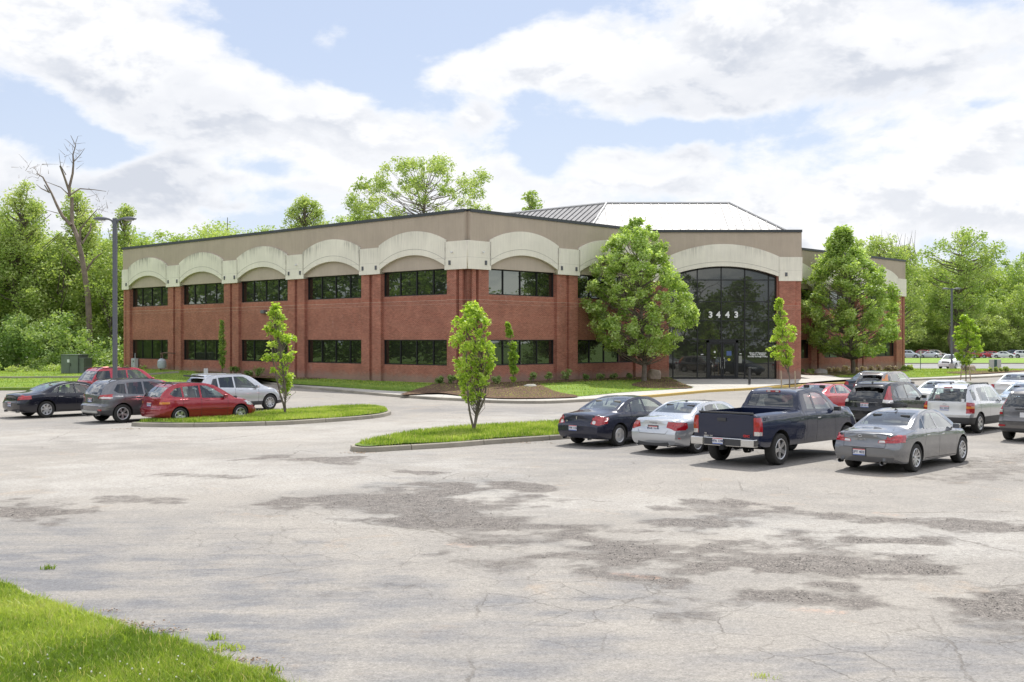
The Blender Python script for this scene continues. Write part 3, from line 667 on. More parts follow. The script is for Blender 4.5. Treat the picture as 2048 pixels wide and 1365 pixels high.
# ================================================================== the office building
def m_brick():
    m = bpy.data.materials.new('red_brick'); t = NT(nodes_of(m)); co = coords(t); s = t.n('ShaderNodeSeparateXYZ', {0: co})
    u = t.math('ADD', s.outputs[0], s.outputs[1]); vec = t.n('ShaderNodeCombineXYZ', {0: u, 1: s.outputs[2]})
    br = t.n('ShaderNodeTexBrick', {'Vector': vec, 'Color1': (.385, .122, .08, 1), 'Color2': (.28, .08, .054, 1), 'Mortar': (.40, .29, .22, 1), 'Scale': 1.0, 'Mortar Size': .008, 'Mortar Smooth': .1, 'Bias': -.1, 'Brick Width': .21, 'Row Height': .07}, offset=.5)
    vec2 = t.n('ShaderNodeCombineXYZ', {0: s.outputs[2], 1: u})
    br2 = t.n('ShaderNodeTexBrick', {'Vector': vec2, 'Color1': (.385, .122, .08, 1), 'Color2': (.34, .095, .06, 1), 'Mortar': (.40, .29, .22, 1), 'Scale': 1.0, 'Mortar Size': .008, 'Brick Width': .4, 'Row Height': .07}, offset=.0)
    z = s.outputs[2]
    sold = t.math('MULTIPLY', t.math('GREATER_THAN', z, 5.70), t.math('LESS_THAN', z, 5.92))
    c = t.mix(sold, br.outputs[0], br2.outputs[0])
    line = t.math('MAXIMUM', t.math('LESS_THAN', t.math('ABSOLUTE', t.math('SUBTRACT', z, 5.69)), .014), t.math('LESS_THAN', t.math('ABSOLUTE', t.math('SUBTRACT', z, 5.45)), .010))
    c = t.mix(t.math('MULTIPLY', line, .6), c, (.50, .38, .30))
    big = t.noise(co, .6, 5, .6); c = t.mix(1.0, c, t.ramp(big, [(.3, .82), (.7, 1.15)]), 'MULTIPLY')
    crs = t.noise(t.n('ShaderNodeMapping', {0: co, 'Scale': (1.0, 1.0, 3.2)}), 3.4, 4, .75); c = t.mix(1.0, c, t.ramp(crs, [(.32, .78), (.68, 1.2)]), 'MULTIPLY')
    # lime / soil weathering of the lowest courses
    wz = t.math('ADD', z, t.math('MULTIPLY', t.math('SUBTRACT', t.noise(co, 1.1, 6, .7), .5), 1.1))
    c = t.mix(t.math('MULTIPLY', t.math('SUBTRACT', 1.0, t.sstep(wz, .65, 1.15)), .55), c, (.27, .235, .20))
    eff = t.math('MULTIPLY', t.sstep(t.noise(t.n('ShaderNodeMapping', {0: co, 'Scale': (1, 1, .35)}), 1.7, 6, .7), .60, .72), .28)
    c = t.mix(eff, c, (.50, .40, .35))
    b = t.n('ShaderNodeBsdfPrincipled', {'Base Color': c, 'Roughness': .85, 'Specular IOR Level': .2}); t.n('ShaderNodeOutputMaterial', {'Surface': b}); return m
def m_stucco(name, c0, streak=False):
    m = bpy.data.materials.new(name); t = NT(nodes_of(m)); co = coords(t)
    c = t.mix(t.ramp(t.noise(co, .5, 6, .6), [(.35, 0.0), (.65, 1.0)]), tuple(v * .93 for v in c0), tuple(v * 1.05 for v in c0))
    mp = t.n('ShaderNodeMapping', {0: co, 'Scale': (3.2, 1, .22)}); sn = t.noise(mp, 2.4, 8, .72)
    c = t.mix(1.0, c, t.ramp(sn, [(.35, .945), (.6, 1.02)]), 'MULTIPLY')
    s = t.n('ShaderNodeSeparateXYZ', {0: co})
    if streak:
        a = t.n('ShaderNodeAttribute', attribute_name='edge').outputs['Fac']; w = t.n('ShaderNodeAttribute', attribute_name='wear').outputs['Fac']
        mp2 = t.n('ShaderNodeMapping', {0: co, 'Scale': (5.5, 1, .12)}); s2 = t.noise(mp2, 2.0, 6, .75)
        k = t.math('MULTIPLY', t.math('MULTIPLY', t.sstep(t.math('ADD', t.math('MULTIPLY', s2, .9), t.math('MULTIPLY', a, .30)), .60, .84), w), t.math('POWER', a, .6))
        k2 = t.math('MULTIPLY', t.math('MULTIPLY', t.sstep(a, .93, 1.0), t.sstep(s2, .38, .55)), w)
        c = t.mix(t.math('MULTIPLY', t.math('MULTIPLY', t.math('MAXIMUM', k, k2), t.sstep(t.noise(co, .33, 3, .6), .40, .58)), .8), c, (.085, .078, .06))
    jt = t.math('LESS_THAN', t.math('ABSOLUTE', t.math('SUBTRACT', s.outputs[2], 8.28)), .011)
    if streak: c = t.mix(t.math('MULTIPLY', jt, .35), c, (.25, .23, .19))
    bp = t.n('ShaderNodeBump', {'Strength': .3, 'Distance': .01, 'Height': t.noise(co, 60, 3, .7)})
    b = t.n('ShaderNodeBsdfPrincipled', {'Base Color': c, 'Roughness': .9, 'Specular IOR Level': .2, 'Normal': bp}); t.n('ShaderNodeOutputMaterial', {'Surface': b}); return m
def m_glass(name, body=(.008, .009, .008), refl=.26, tint=(.85, .92, .84)):
    m = bpy.data.materials.new(name); t = NT(nodes_of(m)); co = coords(t)
    bp = t.n('ShaderNodeBump', {'Strength': .02, 'Distance': .4, 'Height': t.noise(co, .35, 2, .4)})
    d = t.n('ShaderNodeBsdfPrincipled', {'Base Color': body + (1,), 'Roughness': .3, 'Specular IOR Level': .2})
    g = t.n('ShaderNodeBsdfGlossy', {'Color': tint + (1,), 'Roughness': .012, 'Normal': bp})
    fr = t.n('ShaderNodeLayerWeight', {'Blend': .35}).outputs['Fresnel']
    k = t.math('ADD', refl * .5, t.math('MULTIPLY', fr, refl), clamp=True)
    mx = t.n('ShaderNodeMixShader', {0: k, 1: d.outputs[0], 2: g.outputs[0]}); t.n('ShaderNodeOutputMaterial', {'Surface': mx}); return m
MBR = m_brick(); MTAN = m_stucco('tan_stucco', (.45, .375, .30)); MCR = m_stucco('cream_panel', (.80, .755, .645), True); MTY = m_stucco('tan_tympanum', (.48, .405, .33))
MGL = m_glass('office_glass'); MFR = M('dark_bronze_frame', (.022, .022, .024), .45, .3); MCO = M('dark_coping_metal', (.055, .06, .065), .5, .4)
MROOFDK = M('roof_membrane', (.25, .25, .25), .9)
BLD = empty('office_building', tuple(P0), 0, 'two storey red brick office building with cream arches above its windows and a glazed entrance', 'office building')
ZB, ZT = .15, 11.1
def bmat(o, xd): 
    yd = Vector((-xd.y, xd.x, 0)); m = basis(o, xd, yd, Vector((0, 0, 1))); return m
def place(ob, m):   # ob is parented to BLD
    ob.matrix_local = Matrix.Translation(-Vector(BLD.location)) @ m
    return ob
def arc(x0, x1, z0, z1, n=22):
    """circular arc through both springings (z0) and the crown (z1)"""
    w = (x1 - x0) / 2; h = z1 - z0; r = (w * w + h * h) / (2 * h); cz = z1 - r; xm = (x0 + x1) / 2
    return [(x0 + (x1 - x0) * k / n, cz + math.sqrt(max(0, r * r - (x0 + (x1 - x0) * k / n - xm) ** 2))) for k in range(n + 1)]
def make_window(x0, x1, z0, z1, m, n=4, yd=.14):
    mb = MB(); w = .065
    mb.box(x0, x1, yd - .05, yd + .06, z0, z0 + w); mb.box(x0, x1, yd - .05, yd + .06, z1 - w, z1)
    mb.box(x0, x0 + w, yd - .048, yd + .058, z0 + w, z1 - w); mb.box(x1 - w, x1, yd - .048, yd + .058, z0 + w, z1 - w)
    for k in range(1, n):
        xc = x0 + (x1 - x0) * k / n; mb.box(xc - .035, xc + .035, yd - .046, yd + .056, z0 + w, z1 - w)
    fr = mb.build('window', MFR, BLD, fix=False); place(fr, m)
    pb = MB(); rs_ = random.Random(int(x0 * 100 + z0 * 7)); xs_ = [x0 + (x1 - x0) * k / n for k in range(n + 1)]
    for a, b in zip(xs_, xs_[1:]):
        t1, t2 = rs_.uniform(-.004, .004), rs_.uniform(-.004, .004)
        pb.add([(a + .03, yd + .01 + t1, z0 + .03), (b - .03, yd + .01 - t1, z0 + .03), (b - .03, yd + .01 - t1 + t2, z1 - .03), (a + .03, yd + .01 + t1 + t2, z1 - .03)], [(0, 1, 2, 3)])
    pn = pb.build('window_pane', MGL, fr, fix=False); return fr
def pier(x0, x1, m, d=.22, z1=7.55):
    """pair of pilasters with a recessed joint"""
    mb = MB(); g = .17; xm = (x0 + x1) / 2
    mb.box(x0, xm - g, -d, .06, ZB, z1); mb.box(xm + g, x1, -d, .06, ZB, z1); mb.box(xm - g, xm + g, -d + .17, .06, ZB, z1)
    return place(mb.build('brick_pier', MBR, BLD, fix=False), m)
def single_pier(x0, x1, m, d=.22, z1=7.55):
    return place(MB().box(x0, x1, -d, .06, ZB, z1).build('brick_pier', MBR, BLD, fix=False), m)
def pier_light(x, m, z=7.98, d=.36):
    mb = MB(); mb.box(x - .085, x + .085, -d - .045, -d + .02, z - .135, z + .135); mb.box(x - .062, x + .062, -d - .06, -d - .04, z - .11, z - .01); mb.box(x - .062, x + .062, -d - .06, -d - .04, z + .01, z + .11)
    return place(mb.build('facade_vent', M('vent_grey', (.11, .115, .125), .5), BLD, bevel=.006), m)
def cream(pts_top, pts_bot, m, y0, y1, wear, name='arch_panel'):
    """strip between two curves, with its distance to the upper edge stored for the weathering"""
    n = len(pts_top); V = []; E = []
    K = 6
    for (a, b) in ((y0, 0),):
        for i in range(n):
            for k in range(K + 1):
                f = k / K; V.append((pts_top[i][0] * (1 - f) + pts_bot[i][0] * f, a, pts_top[i][1] * (1 - f) + pts_bot[i][1] * f)); E.append(1 - f)
    Fq = [(i * (K + 1) + k, i * (K + 1) + k + 1, (i + 1) * (K + 1) + k + 1, (i + 1) * (K + 1) + k) for i in range(n - 1) for k in range(K)]
    o = len(V)
    for i in range(n):
        V += [(pts_top[i][0], y0, pts_top[i][1]), (pts_top[i][0], y1, pts_top[i][1]), (pts_bot[i][0], y0, pts_bot[i][1]), (pts_bot[i][0], y1, pts_bot[i][1])]; E += [1, 1, 0, 0]
    for i in range(n - 1):
        a, b = o + 4 * i, o + 4 * (i + 1); Fq += [(a, a + 1, b + 1, b), (a + 2, b + 2, b + 3, a + 3), (a + 1, a + 3, b + 3, b + 1)]
    a, b = o, o + 4 * (n - 1); Fq += [(a, a + 2, a + 3, a + 1), (b, b + 1, b + 3, b + 2)]
    ob = np_mesh(name, V, Fq, [MCR], BLD, attrs={'edge': ('POINT', E), 'wear': ('POINT', [wear] * len(V))})
    bm = bmesh.new(); bm.from_mesh(ob.data); bmesh.ops.recalc_face_normals(bm, faces=bm.faces); bm.to_mesh(ob.data); bm.free()
    return place(ob, m)
def facade(m, bays, xa, xb, wears, holes=None):
    """bays: (x0, x1) window spans left to right; xa..xb the wall"""
    mb = MB(); x = xa
    for (a, b) in bays:
        mb.box(x, a, 0, .32, ZB, 7.70); mb.box(a, b, .003, .323, ZB, 1.57); mb.box(a, b, .003, .323, 3.2, 6.04); x = b
    mb.box(x, xb, 0, .32, ZB, 7.70); place(mb.build('brick_wall', MBR, BLD, fix=False), m)
    mb = MB(); mb.box(xa, xb, -.26, .3, 9.0, ZT)
    place(mb.build('upper_wall', MTAN, BLD, fix=False), m)
    mb = MB(); mb.box(xa - .04, xb + .04, -.31, .36, ZT + .003, ZT + .14); mb.box(xa - .04, xb + .04, -.33, -.27, ZT - .05, ZT + .143); place(mb.build('coping', MCO, BLD, fix=False), m)
    for i, (a, b) in enumerate(bays):
        make_window(a, b, 1.57, 3.2, m); make_window(a, b, 6.04, 7.66, m)
        top = arc(a - .05, b + .05, 9.42, 10.15); bot = arc(a - .05, b + .05, 7.78, 8.62)
        cream(top, bot, m, -.36, 0, wears[i])
        # raised rim just above the opening (the thin joint line)
        r0 = arc(a - .02, b + .02, 8.16, 9.0); mbr = MB()
        for p, q in zip(r0, r0[1:]): mbr.add([(p[0], -.366, p[1] - .012), (q[0], -.366, q[1] - .012), (q[0], -.366, q[1] + .012), (p[0], -.366, p[1] + .012)], [(0, 1, 2, 3)])
        place(mbr.build('arch_joint', M('panel_joint', (.36, .34, .29), .9), BLD, fix=False), m)
        ty = arc(a - .05, b + .05, 7.80, 8.66); mb = MB()
        vs = [(p[0], -.12, 7.66) for p in ty] + [(p[0], -.12, p[1]) for p in ty]; n = len(ty)
        vs += [(p[0], .3, 7.66) for p in ty]
        mb.add(vs, [(k, k + 1, n + k + 1, n + k) for k in range(n - 1)] + [(k + 2 * n, k + 2 * n + 1, k + 1, k) for k in range(n - 1)])
        place(mb.build('tympanum', MTY, BLD, fix=False), m)
def cream_block(xa, xb, m, wear=.12, z0=7.55, z1=9.30, y0=-.36):
    t_ = [(xa + (xb - xa) * k / 4, z1) for k in range(5)]; b_ = [(xa + (xb - xa) * k / 4, z0) for k in range(5)]
    return cream(t_, b_, m, y0, 0, wear, 'pier_cap')
# facade A (left), local x runs from its far end to the corner
LA = 42.7; mA = bmat(P0 + dA * LA, -dA)
cA = [4.80 + 8.4 * k for k in range(5)][::-1]; baysA = [(LA - c - 3.17, LA - c + 3.17) for c in cA]
facade(mA, baysA, 0.0, LA, [1.15, .95, .75, 1.0, .35])
for k in range(4):
    a, b = baysA[k][1] + .02, baysA[k + 1][0] - .02; pier(a, b, mA); cream_block(a - .08, b + .08, mA, .35); pier_light(a + .32, mA); pier_light(b - .32, mA)
single_pier(0.0, .35, mA, .2); single_pier(.5, baysA[0][0] - .02, mA, .22); cream_block(-.02, baysA[0][0] + .05, mA, .3); pier_light(baysA[0][0] - .35, mA)
single_pier(baysA[4][1] + .02, LA - .78, mA); pier_light(baysA[4][1] + .42, mA)
# facade B (right of the corner) up to the entrance pavilion
mB = bmat(P0, dB); baysB = [(4.88 - 3.22, 4.88 + 3.22), (13.5 - 3.22, 13.5 + 3.22)]
facade(mB, baysB, 0.0, 18.05, [.10, .15])
a, b = baysB[0][1] + .02, baysB[1][0] - .02; pier(a, b, mB); cream_block(a - .08, b + .08, mB, .12); pier_light(a + .32, mB); pier_light(b - .32, mB)
single_pier(.78, baysB[0][0] - .02, mB); pier_light(baysB[0][0] - .42, mB); single_pier(baysB[1][1] + .02, 17.9, mB); cream_block(baysB[1][1] - .06, 18.05, mB, .12)
# corner: the white facets meet, the brick below is notched
cream_block(baysA[4][1] - .05, LA + .3, mA, .1); cream_block(-.3, baysB[0][0] + .05, mB, .08)
nb = MB().box(.32, .62, -.12, .1, ZB, 7.55); place(nb.build('brick_pier', MBR, BLD, fix=False), mB); nb = MB().box(LA - .62, LA - .32, -.12, .1, ZB, 7.55); place(nb.build('brick_pier', MBR, BLD, fix=False), mA)
# facade D (right wing)
baysD = [(33.5, 42.3), (44.75, 51.15), (53.2, 59.45)]; LD = 61.4
facade(mB, baysD, 31.5, LD, [.1, .1, .1])
for k in range(2):
    a, b = baysD[k][1] + .02, baysD[k + 1][0] - .02; pier(a, b, mB); cream_block(a - .08, b + .08, mB, .1); pier_light(a + .32, mB); pier_light(b - .32, mB)
single_pier(baysD[2][1] + .02, LD - .62, mB); single_pier(LD - .4, LD, mB, .2); cream_block(baysD[2][1] - .05, LD + .02, mB, .1); pier_light(baysD[2][1] + .42, mB)
# plain rear walls and the flat roof
pA = P0 + dA * LA; pD = P0 + dB * LD; pE = pA + dB * LD
mD = bmat(pD, dA); mE = bmat(pA + dB * LD, -dB)
for mm, L in ((mD, LA), (mE, LD)):
    place(MB().box(.3, L - .3, 0.0, .3, ZB, 8.99).build('brick_wall', MBR, BLD, fix=False), mm)
    place(MB().box(.3, L - .3, -.2, .3, 9.0, ZT).build('upper_wall', MTAN, BLD, fix=False), mm); place(MB().box(.2, L - .2, -.25, .36, ZT, ZT + .14).build('coping', MCO, BLD, fix=False), mm)
mb = MB(); mb.add([P0 + dA * .2 + dB * .2 + Vector((0, 0, 10.2)), P0 + dB * (LD - .2) + dA * .2 + Vector((0, 0, 10.2)), pE - dA * .2 - dB * .2 + Vector((0, 0, 10.2)), pA + dB * .2 - dA * .2 + Vector((0, 0, 10.2))], [(0, 1, 2, 3)])
place(mb.build('flat_roof', MROOFDK, BLD, fix=False), Matrix.Identity(4))

# ---- entrance pavilion : front parallel to x
Yc = 83.0; CX0, CX1 = 9.70, 21.17; CW = CX1 - CX0; mCm = bmat(Vector((CX0, Yc, 0)), Vector((1, 0, 0)))
gx0, gx1 = 1.80, 9.72; W = CW
mb = MB(); mb.box(0, gx0, 0, .45, ZB, 9.0); mb.box(gx1, W, 0, .45, ZB, 9.0); mb.box(gx0, gx1, .02, .43, 8.7, 8.98); place(mb.build('brick_wall', MBR, BLD, fix=False), mCm)
single_pier(gx1 + .12, W - .42, mCm, .14); single_pier(.42, gx0 - .12, mCm, .14)
mb = MB(); mb.box(0, W, -.06, .4, 9.0, ZT); place(mb.build('upper_wall', MTAN, BLD, fix=False), mCm)
mb = MB(); mb.box(-.3, W + .06, -.12, .45, ZT + .003, ZT + .15); mb.box(-.3, W + .06, -.15, -.10, ZT - .04, ZT + .153); place(mb.build('coping', MCO, BLD, fix=False), mCm)
cream(arc(gx0 - .12, gx1 + .12, 9.28, 10.2, 30), arc(gx0 - .12, gx1 + .12, 7.82, 8.58, 30), mCm, -.16, .35, .5)
cream_block(-.02, gx0 - .1, mCm, .2, 7.5, 9.25, -.16); cream_block(gx1 + .1, W + .02, mCm, .2, 7.5, 9.25, -.16); pier_light(W - .62 - .5, mCm, 7.98, .16); pier_light(.72 + .5, mCm, 7.98, .16)
r0 = arc(gx0 - .1, gx1 + .1, 8.12, 8.9, 30); mbr = MB()
for p, q in zip(r0, r0[1:]): mbr.add([(p[0], -.166, p[1] - .012), (q[0], -.166, q[1] - .012), (q[0], -.166, q[1] + .012), (p[0], -.166, p[1] + .012)], [(0, 1, 2, 3)])
place(mbr.build('arch_joint', M('panel_joint'), BLD, fix=False), mCm)
# curtain wall
gy = .42; z0 = .32; gxs = [1.80, 2.15, 3.94, 5.70, 7.43, 9.18, 9.72]; hz_ = [1.44, 3.2, 4.6, 6.0, 7.6]
ar = arc(gx0, gx1, 7.78, 8.56, 30)
def zarc(x):
    for p, q in zip(ar, ar[1:]):
        if p[0] <= x <= q[0] + 1e-6: return p[1] + (q[1] - p[1]) * (x - p[0]) / (q[0] - p[0])
    return 7.78
mb = MB(); w = .035
for x in gxs: mb.box(x - w, x + w, gy - .08, gy + .06, z0, zarc(min(max(x, gx0), gx1)))
for z in hz_[1:]: mb.box(gx0, gx1, gy - .07, gy + .05, z - w, z + w)
mb.box(gx0, 4.55, gy - .07, gy + .05, 1.41, 1.47); mb.box(7.43, gx1, gy - .07, gy + .05, 1.41, 1.47); mb.box(gx0, gx1, gy - .075, gy + .055, z0 - .02, z0 + .08)
for p, q in zip(ar, ar[1:]): mb.add([(p[0], gy - .08, p[1] - .09), (q[0], gy - .08, q[1] - .09), (q[0], gy - .08, q[1] + .02), (p[0], gy - .08, p[1] + .02), (p[0], gy + .06, p[1] - .09), (q[0], gy + .06, q[1] - .09)], [(0, 1, 2, 3), (4, 5, 1, 0)])
mb.box(4.62, 4.80, gy - .1, gy + .07, z0, 3.17); mb.box(6.76, 6.94, gy - .1, gy + .07, z0, 3.17); mb.box(4.62, 6.94, gy - .1, gy + .07, 2.98, 3.165)
fr = place(mb.build('entrance_glazing', MFR, BLD, fix=False), mCm)
MGE = m_glass('entrance_glass', (.014, .013, .011), .155, (.88, .90, .84))
mb = MB(); top = [p for p in ar]; mb.add([(p[0], gy, 3.2) for p in top] + [(p[0], gy, p[1]) for p in top], [(k, k + 1, 31 + k + 1, 31 + k) for k in range(30)])
mb.add([(gx0, gy, z0), (4.65, gy, z0), (4.65, gy, 3.2), (gx0, gy, 3.2)], [(0, 1, 2, 3)]); mb.add([(6.9, gy, z0), (gx1, gy, z0), (gx1, gy, 3.2), (6.9, gy, 3.2)], [(0, 1, 2, 3)])
mb.build('glazing_pane', MGE, fr, fix=False)
for a, b in ((4.80, 5.77), (5.79, 6.76)):
    mb = MB(); fw = .09
    mb.box(a, b, gy - .05, gy + .03, z0 + .03, z0 + .25); mb.box(a, b, gy - .05, gy + .03, 2.86, 2.975); mb.box(a, a + fw, gy - .048, gy + .028, z0 + .25, 2.86); mb.box(b - fw, b, gy - .048, gy + .028, z0 + .25, 2.86)
    dr = place(mb.build('entrance_door', MFR, BLD, fix=False), mCm)
    MB().add([(a + fw, gy - .01, z0 + .25), (b - fw, gy - .01, z0 + .25), (b - fw, gy - .01, 2.86), (a + fw, gy - .01, 2.86)], [(0, 1, 2, 3)]).build('door_pane', MGE, dr, fix=False)
    hx = b - .14 if a < 5 else a + .14
    MB().tube([(hx, gy - .12, 1.1), (hx, gy - .12, 1.9)], .018, 8).box(hx - .015, hx + .015, gy - .12, gy - .04, 1.2, 1.23).box(hx - .015, hx + .015, gy - .12, gy - .04, 1.77, 1.8).build('door_handle', M('brushed_steel', (.45, .45, .45), .35, 1), dr, fix=True, smooth=True)
MW = M('white_lettering', (.82, .82, .80), .6)
def put_text(name, s, x, z, size, mat=MW, bold=.0, sp=1.0, al='CENTER', parent=BLD, y=gy - .11, ex=.02):
    o = text_mesh(name, s, size, mat, parent, basis((x, y, z), Vector((1, 0, 0)), Vector((0, 0, 1)), Vector((0, -1, 0))), ex, al, bold, sp); place(o, mCm); return o
for i, (ch, xx) in enumerate(zip('3443', (4.90, 5.47, 6.14, 6.79))): put_text('street_number', ch, xx, 5.02, .62, bold=.022)
for s_, zz in (('Hours of Operation', 2.23), ('7:30am to 4:30pm', 2.10), ('Monday through Friday', 1.97)): put_text('opening_hours', s_, 8.38, zz, .155, bold=.004, y=gy - .03, ex=.002)
def decal(x, z, r, mat, shape='disc', h=None):
    mb = MB()
    if shape == 'disc': mb.lathe([(.0005, 0), (r, 0), (r, .004), (.0005, .004)], 16, 0, 'y', (x, gy - .03, z))
    else: mb.box(x - r, x + r, gy - .032, gy - .027, z - h, z + h)
    return place(mb.build('door_sticker', mat, BLD), mCm)
MBLU = M('sticker_blue', (.08, .13, .30), .5); MYEL = M('sticker_yellow', (.75, .72, .05), .5)
decal(5.22, 2.30, .075, MW); decal(5.23, 1.90, .055, MW, 'box', .02); decal(5.86, 1.86, .06, MW); decal(6.27, 2.20, .18, MBLU, 'box', .17); decal(6.27, 2.29, .05, M('sticker_white', (.7, .72, .75), .5)); decal(6.27, 1.74, .10, MYEL); decal(6.27, 1.76, .04, M('sticker_green', (.1, .3, .1), .5))
decal(7.10, 1.75, .12, M('notice_paper', (.30, .30, .26), .6), 'box', .27); decal(7.12, 2.17, .07, MW, 'box', .03); decal(4.29, 2.12, .09, MW, 'box', .035); decal(5.78, 1.60, .025, MW, 'disc')
# pavilion sides
mR = bmat(Vector((CX1, Yc, 0)), Vector((0, 1, 0)))
place(MB().box(.003, 12.2, .003, .4, ZB, 9.0).build('brick_wall', MBR, BLD, fix=False), mR); place(MB().box(.003, 12.2, -.05, .4, 9.0, ZT).build('upper_wall', MTAN, BLD, fix=False), mR)
cream_block(.0, 1.6, mR, .1, 7.5, 9.25, -.1); place(MB().box(.46, 12.2, -.06, .45, ZT, ZT + .14).build('coping', MCO, BLD, fix=False), mR)
# standing-seam metal roof of the lobby
def zr(h): return h + CH
T = [Vector((7.6, 91, 0)), Vector((17.55, 91, 0)), Vector((17.55, 99, 0)), Vector((-3.0, 101.6, 0))]
T = [Vector((7.6, 91.0, 14.16)), Vector((17.5, 91.0, 14.16)), Vector((17.5, 104.0, 14.16)), Vector((-5.6, 104.0, 14.16))]
Bt = [Vector((5.55, 86.2, 11.0)), Vector((21.9, 86.2, 11.0)), Vector((21.9, 108.5, 11.0)), Vector((-19.0, 109.5, 10.6))]
T[3] = Vector((7.6, 91, 14.16)) + dA * 19.0; Bt[3] = Vector((5.55, 86.2, 11.0)) + dA * 24; T[2] = Vector((17.5, 91 + 13.1, 14.16)); Bt[2] = Vector((21.9, 108.6, 11.0))
mrf = bpy.data.materials.new('standing_seam_metal'); t = NT(nodes_of(mrf)); co = coords(t)
nz = t.noise(t.n('ShaderNodeMapping', {0: co, 'Scale': (1.6, .5, .5)}), 1.3, 4, .6)
bp = t.n('ShaderNodeBump', {'Strength': .25, 'Distance': .1, 'Height': nz})
b = t.n('ShaderNodeBsdfPrincipled', {'Base Color': t.mix(nz, (.28, .27, .265), (.42, .41, .40)), 'Metallic': 0.0, 'Specular IOR Level': .28, 'Roughness': t.ramp(nz, [(.3, .42), (.7, .55)]), 'Normal': bp}); t.n('ShaderNodeOutputMaterial', {'Surface': b})
mb = MB(); mb.add(Bt + T, [(0, 1, 5, 4), (1, 2, 6, 5), (2, 3, 7, 6), (3, 0, 4, 7), (4, 5, 6, 7)])
rf = place(mb.build('metal_roof', mrf, BLD), Matrix.Identity(4))
ms = MB()
def seams(b0, b1, t0, t1, step, r=.03):
    u = (b1 - b0).normalized(); n = (b1 - b0).cross(t0 - b0).normalized()
    if n.z < 0: n = -n
    up = n.cross(u); up = up if up.z > 0 else -up
    for k in range(1, int((b1 - b0).length / step)):
        s = k * step; p = b0 + u * s
        # climb along 'up' until the hip or the ridge
        H = (t0 - b0).dot(up); h = H
        l0 = (t0 - b0).dot(u); l1 = (b1 - b0).length - (t1 - b0).dot(u)
        if l0 > 0: h = min(h, H * s / l0)
        if l1 > 0: h = min(h, H * ((b1 - b0).length - s) / l1)
        q = p + up * h; ms.obox((p + q) / 2 + n * .02, u * .018, up * (h / 2), n * .035)
seams(Bt[0], Bt[1], T[0], T[1], .62); seams(Bt[0], Bt[3], T[0], T[3], .62)
sm = ms.build('roof_seam', M('seam_metal', (.10, .10, .11), .5, .5), rf, fix=False)
mh = MB()
for a, b_ in ((Bt[0], T[0]), (Bt[1], T[1]), (T[0], T[1]), (T[0], T[3])): mh.tube([a + Vector((0, 0, .03)), b_ + Vector((0, 0, .03))], .09, 6)
mh.build('ridge_cap', M('ridge_metal', (.55, .54, .52), .4, .6), rf, fix=False)
place(sm, Matrix.Identity(4)) if False else None
# small fittings
cm = MB(); cm.box(-.03, .03, -.05, .0, -.04, .04); cm.lathe([(.0, -.16), (.05, -.15), (.055, -.06), (.0, -.05)], 12, 0, 'y')
for mm, x, z in ((mA, LA - .95, 8.62), (mB, .95, 8.62), (mA, baysA[3][0] - .35 - .4, 8.55)):
    o = link_mesh('security_camera', cm.build('security_camera', M('camera_white', (.7, .7, .7), .4), None).data, BLD) if False else cm.build('security_camera', M('camera_white', (.7, .7, .7), .4), BLD)
    place(o, mm @ Matrix.Translation((x, -.36, z)))
o = MB().box(-.22, .22, -.30, 0, -.10, .12).box(-.16, .16, -.26, -.04, -.13, -.10, 1).build('wall_light', [M('fixture_grey', (.14, .145, .16), .5), M('fixture_lens', (.5, .5, .45), .3)], BLD, bevel=.03); place(o, mA @ Matrix.Translation((baysA[2][0] + 3.2, 0.0, 5.28)))
# utilities standing at the left facade
def on_A(x, d): return P0 + dA * (LA - x) - dB * d
pm = on_A(baysA[0][0] + .95, .28); ang = math.atan2(-dA.y, -dA.x)
u = empty('electric_meter', (pm.x, pm.y, .75), ang, 'light grey electric meter cabinet on the brick wall under the leftmost window', 'utility box')
MB().box(-.30, .30, -.16, .18, .0, .85).box(-.26, -.02, -.185, -.155, .1, .75).build('cabinet', M('utility_grey', (.50, .52, .53), .5), u, bevel=.015); MB().lathe([(.0, -.20), (.08, -.19), (.09, -.15)], 14, 0, 'y', (.12, 0, .6)).build('meter_dial', M('dial_glass', (.15, .16, .17), .1), u); MB().tube([(0, .05, .85), (0, .05, 1.3)], .03, 8).tube([(0, .05, -.35), (0, .05, 0)], .03, 8).build('conduit', M('utility_grey'), u)
pm = on_A(baysA[0][1] + .45, 1.0)
u = empty('gas_meter', (pm.x, pm.y, zlawn(pm.x, pm.y)), ang, 'pale grey gas meter with pipes standing at the foot of the brick wall', 'gas meter')
MB().lathe([(.0, .15), (.30, .18), (.38, .45), (.34, .80), (.15, .98), (.0, 1.0)], 18, 0, 'z').build('meter_body', M('gas_grey', (.42, .46, .50), .5), u, smooth=True)
MB().tube([(-.2, 0, .0), (-.2, 0, 1.12), (-.1, 0, 1.28), (.1, 0, 1.28)], .04, 8).tube([(.1, 0, 1.0), (.1, 0, 1.4), (.3, .0, 1.45), (.7, .1, 1.45), (.75, .9, 1.4)], .045, 8).lathe([(.0, 1.3), (.14, 1.34), (.14, 1.42), (.0, 1.46)], 12, 0, 'z', (.0, 0, 0)).build('pipe', M('pipe_rust', (.16, .10, .08), .7), u)
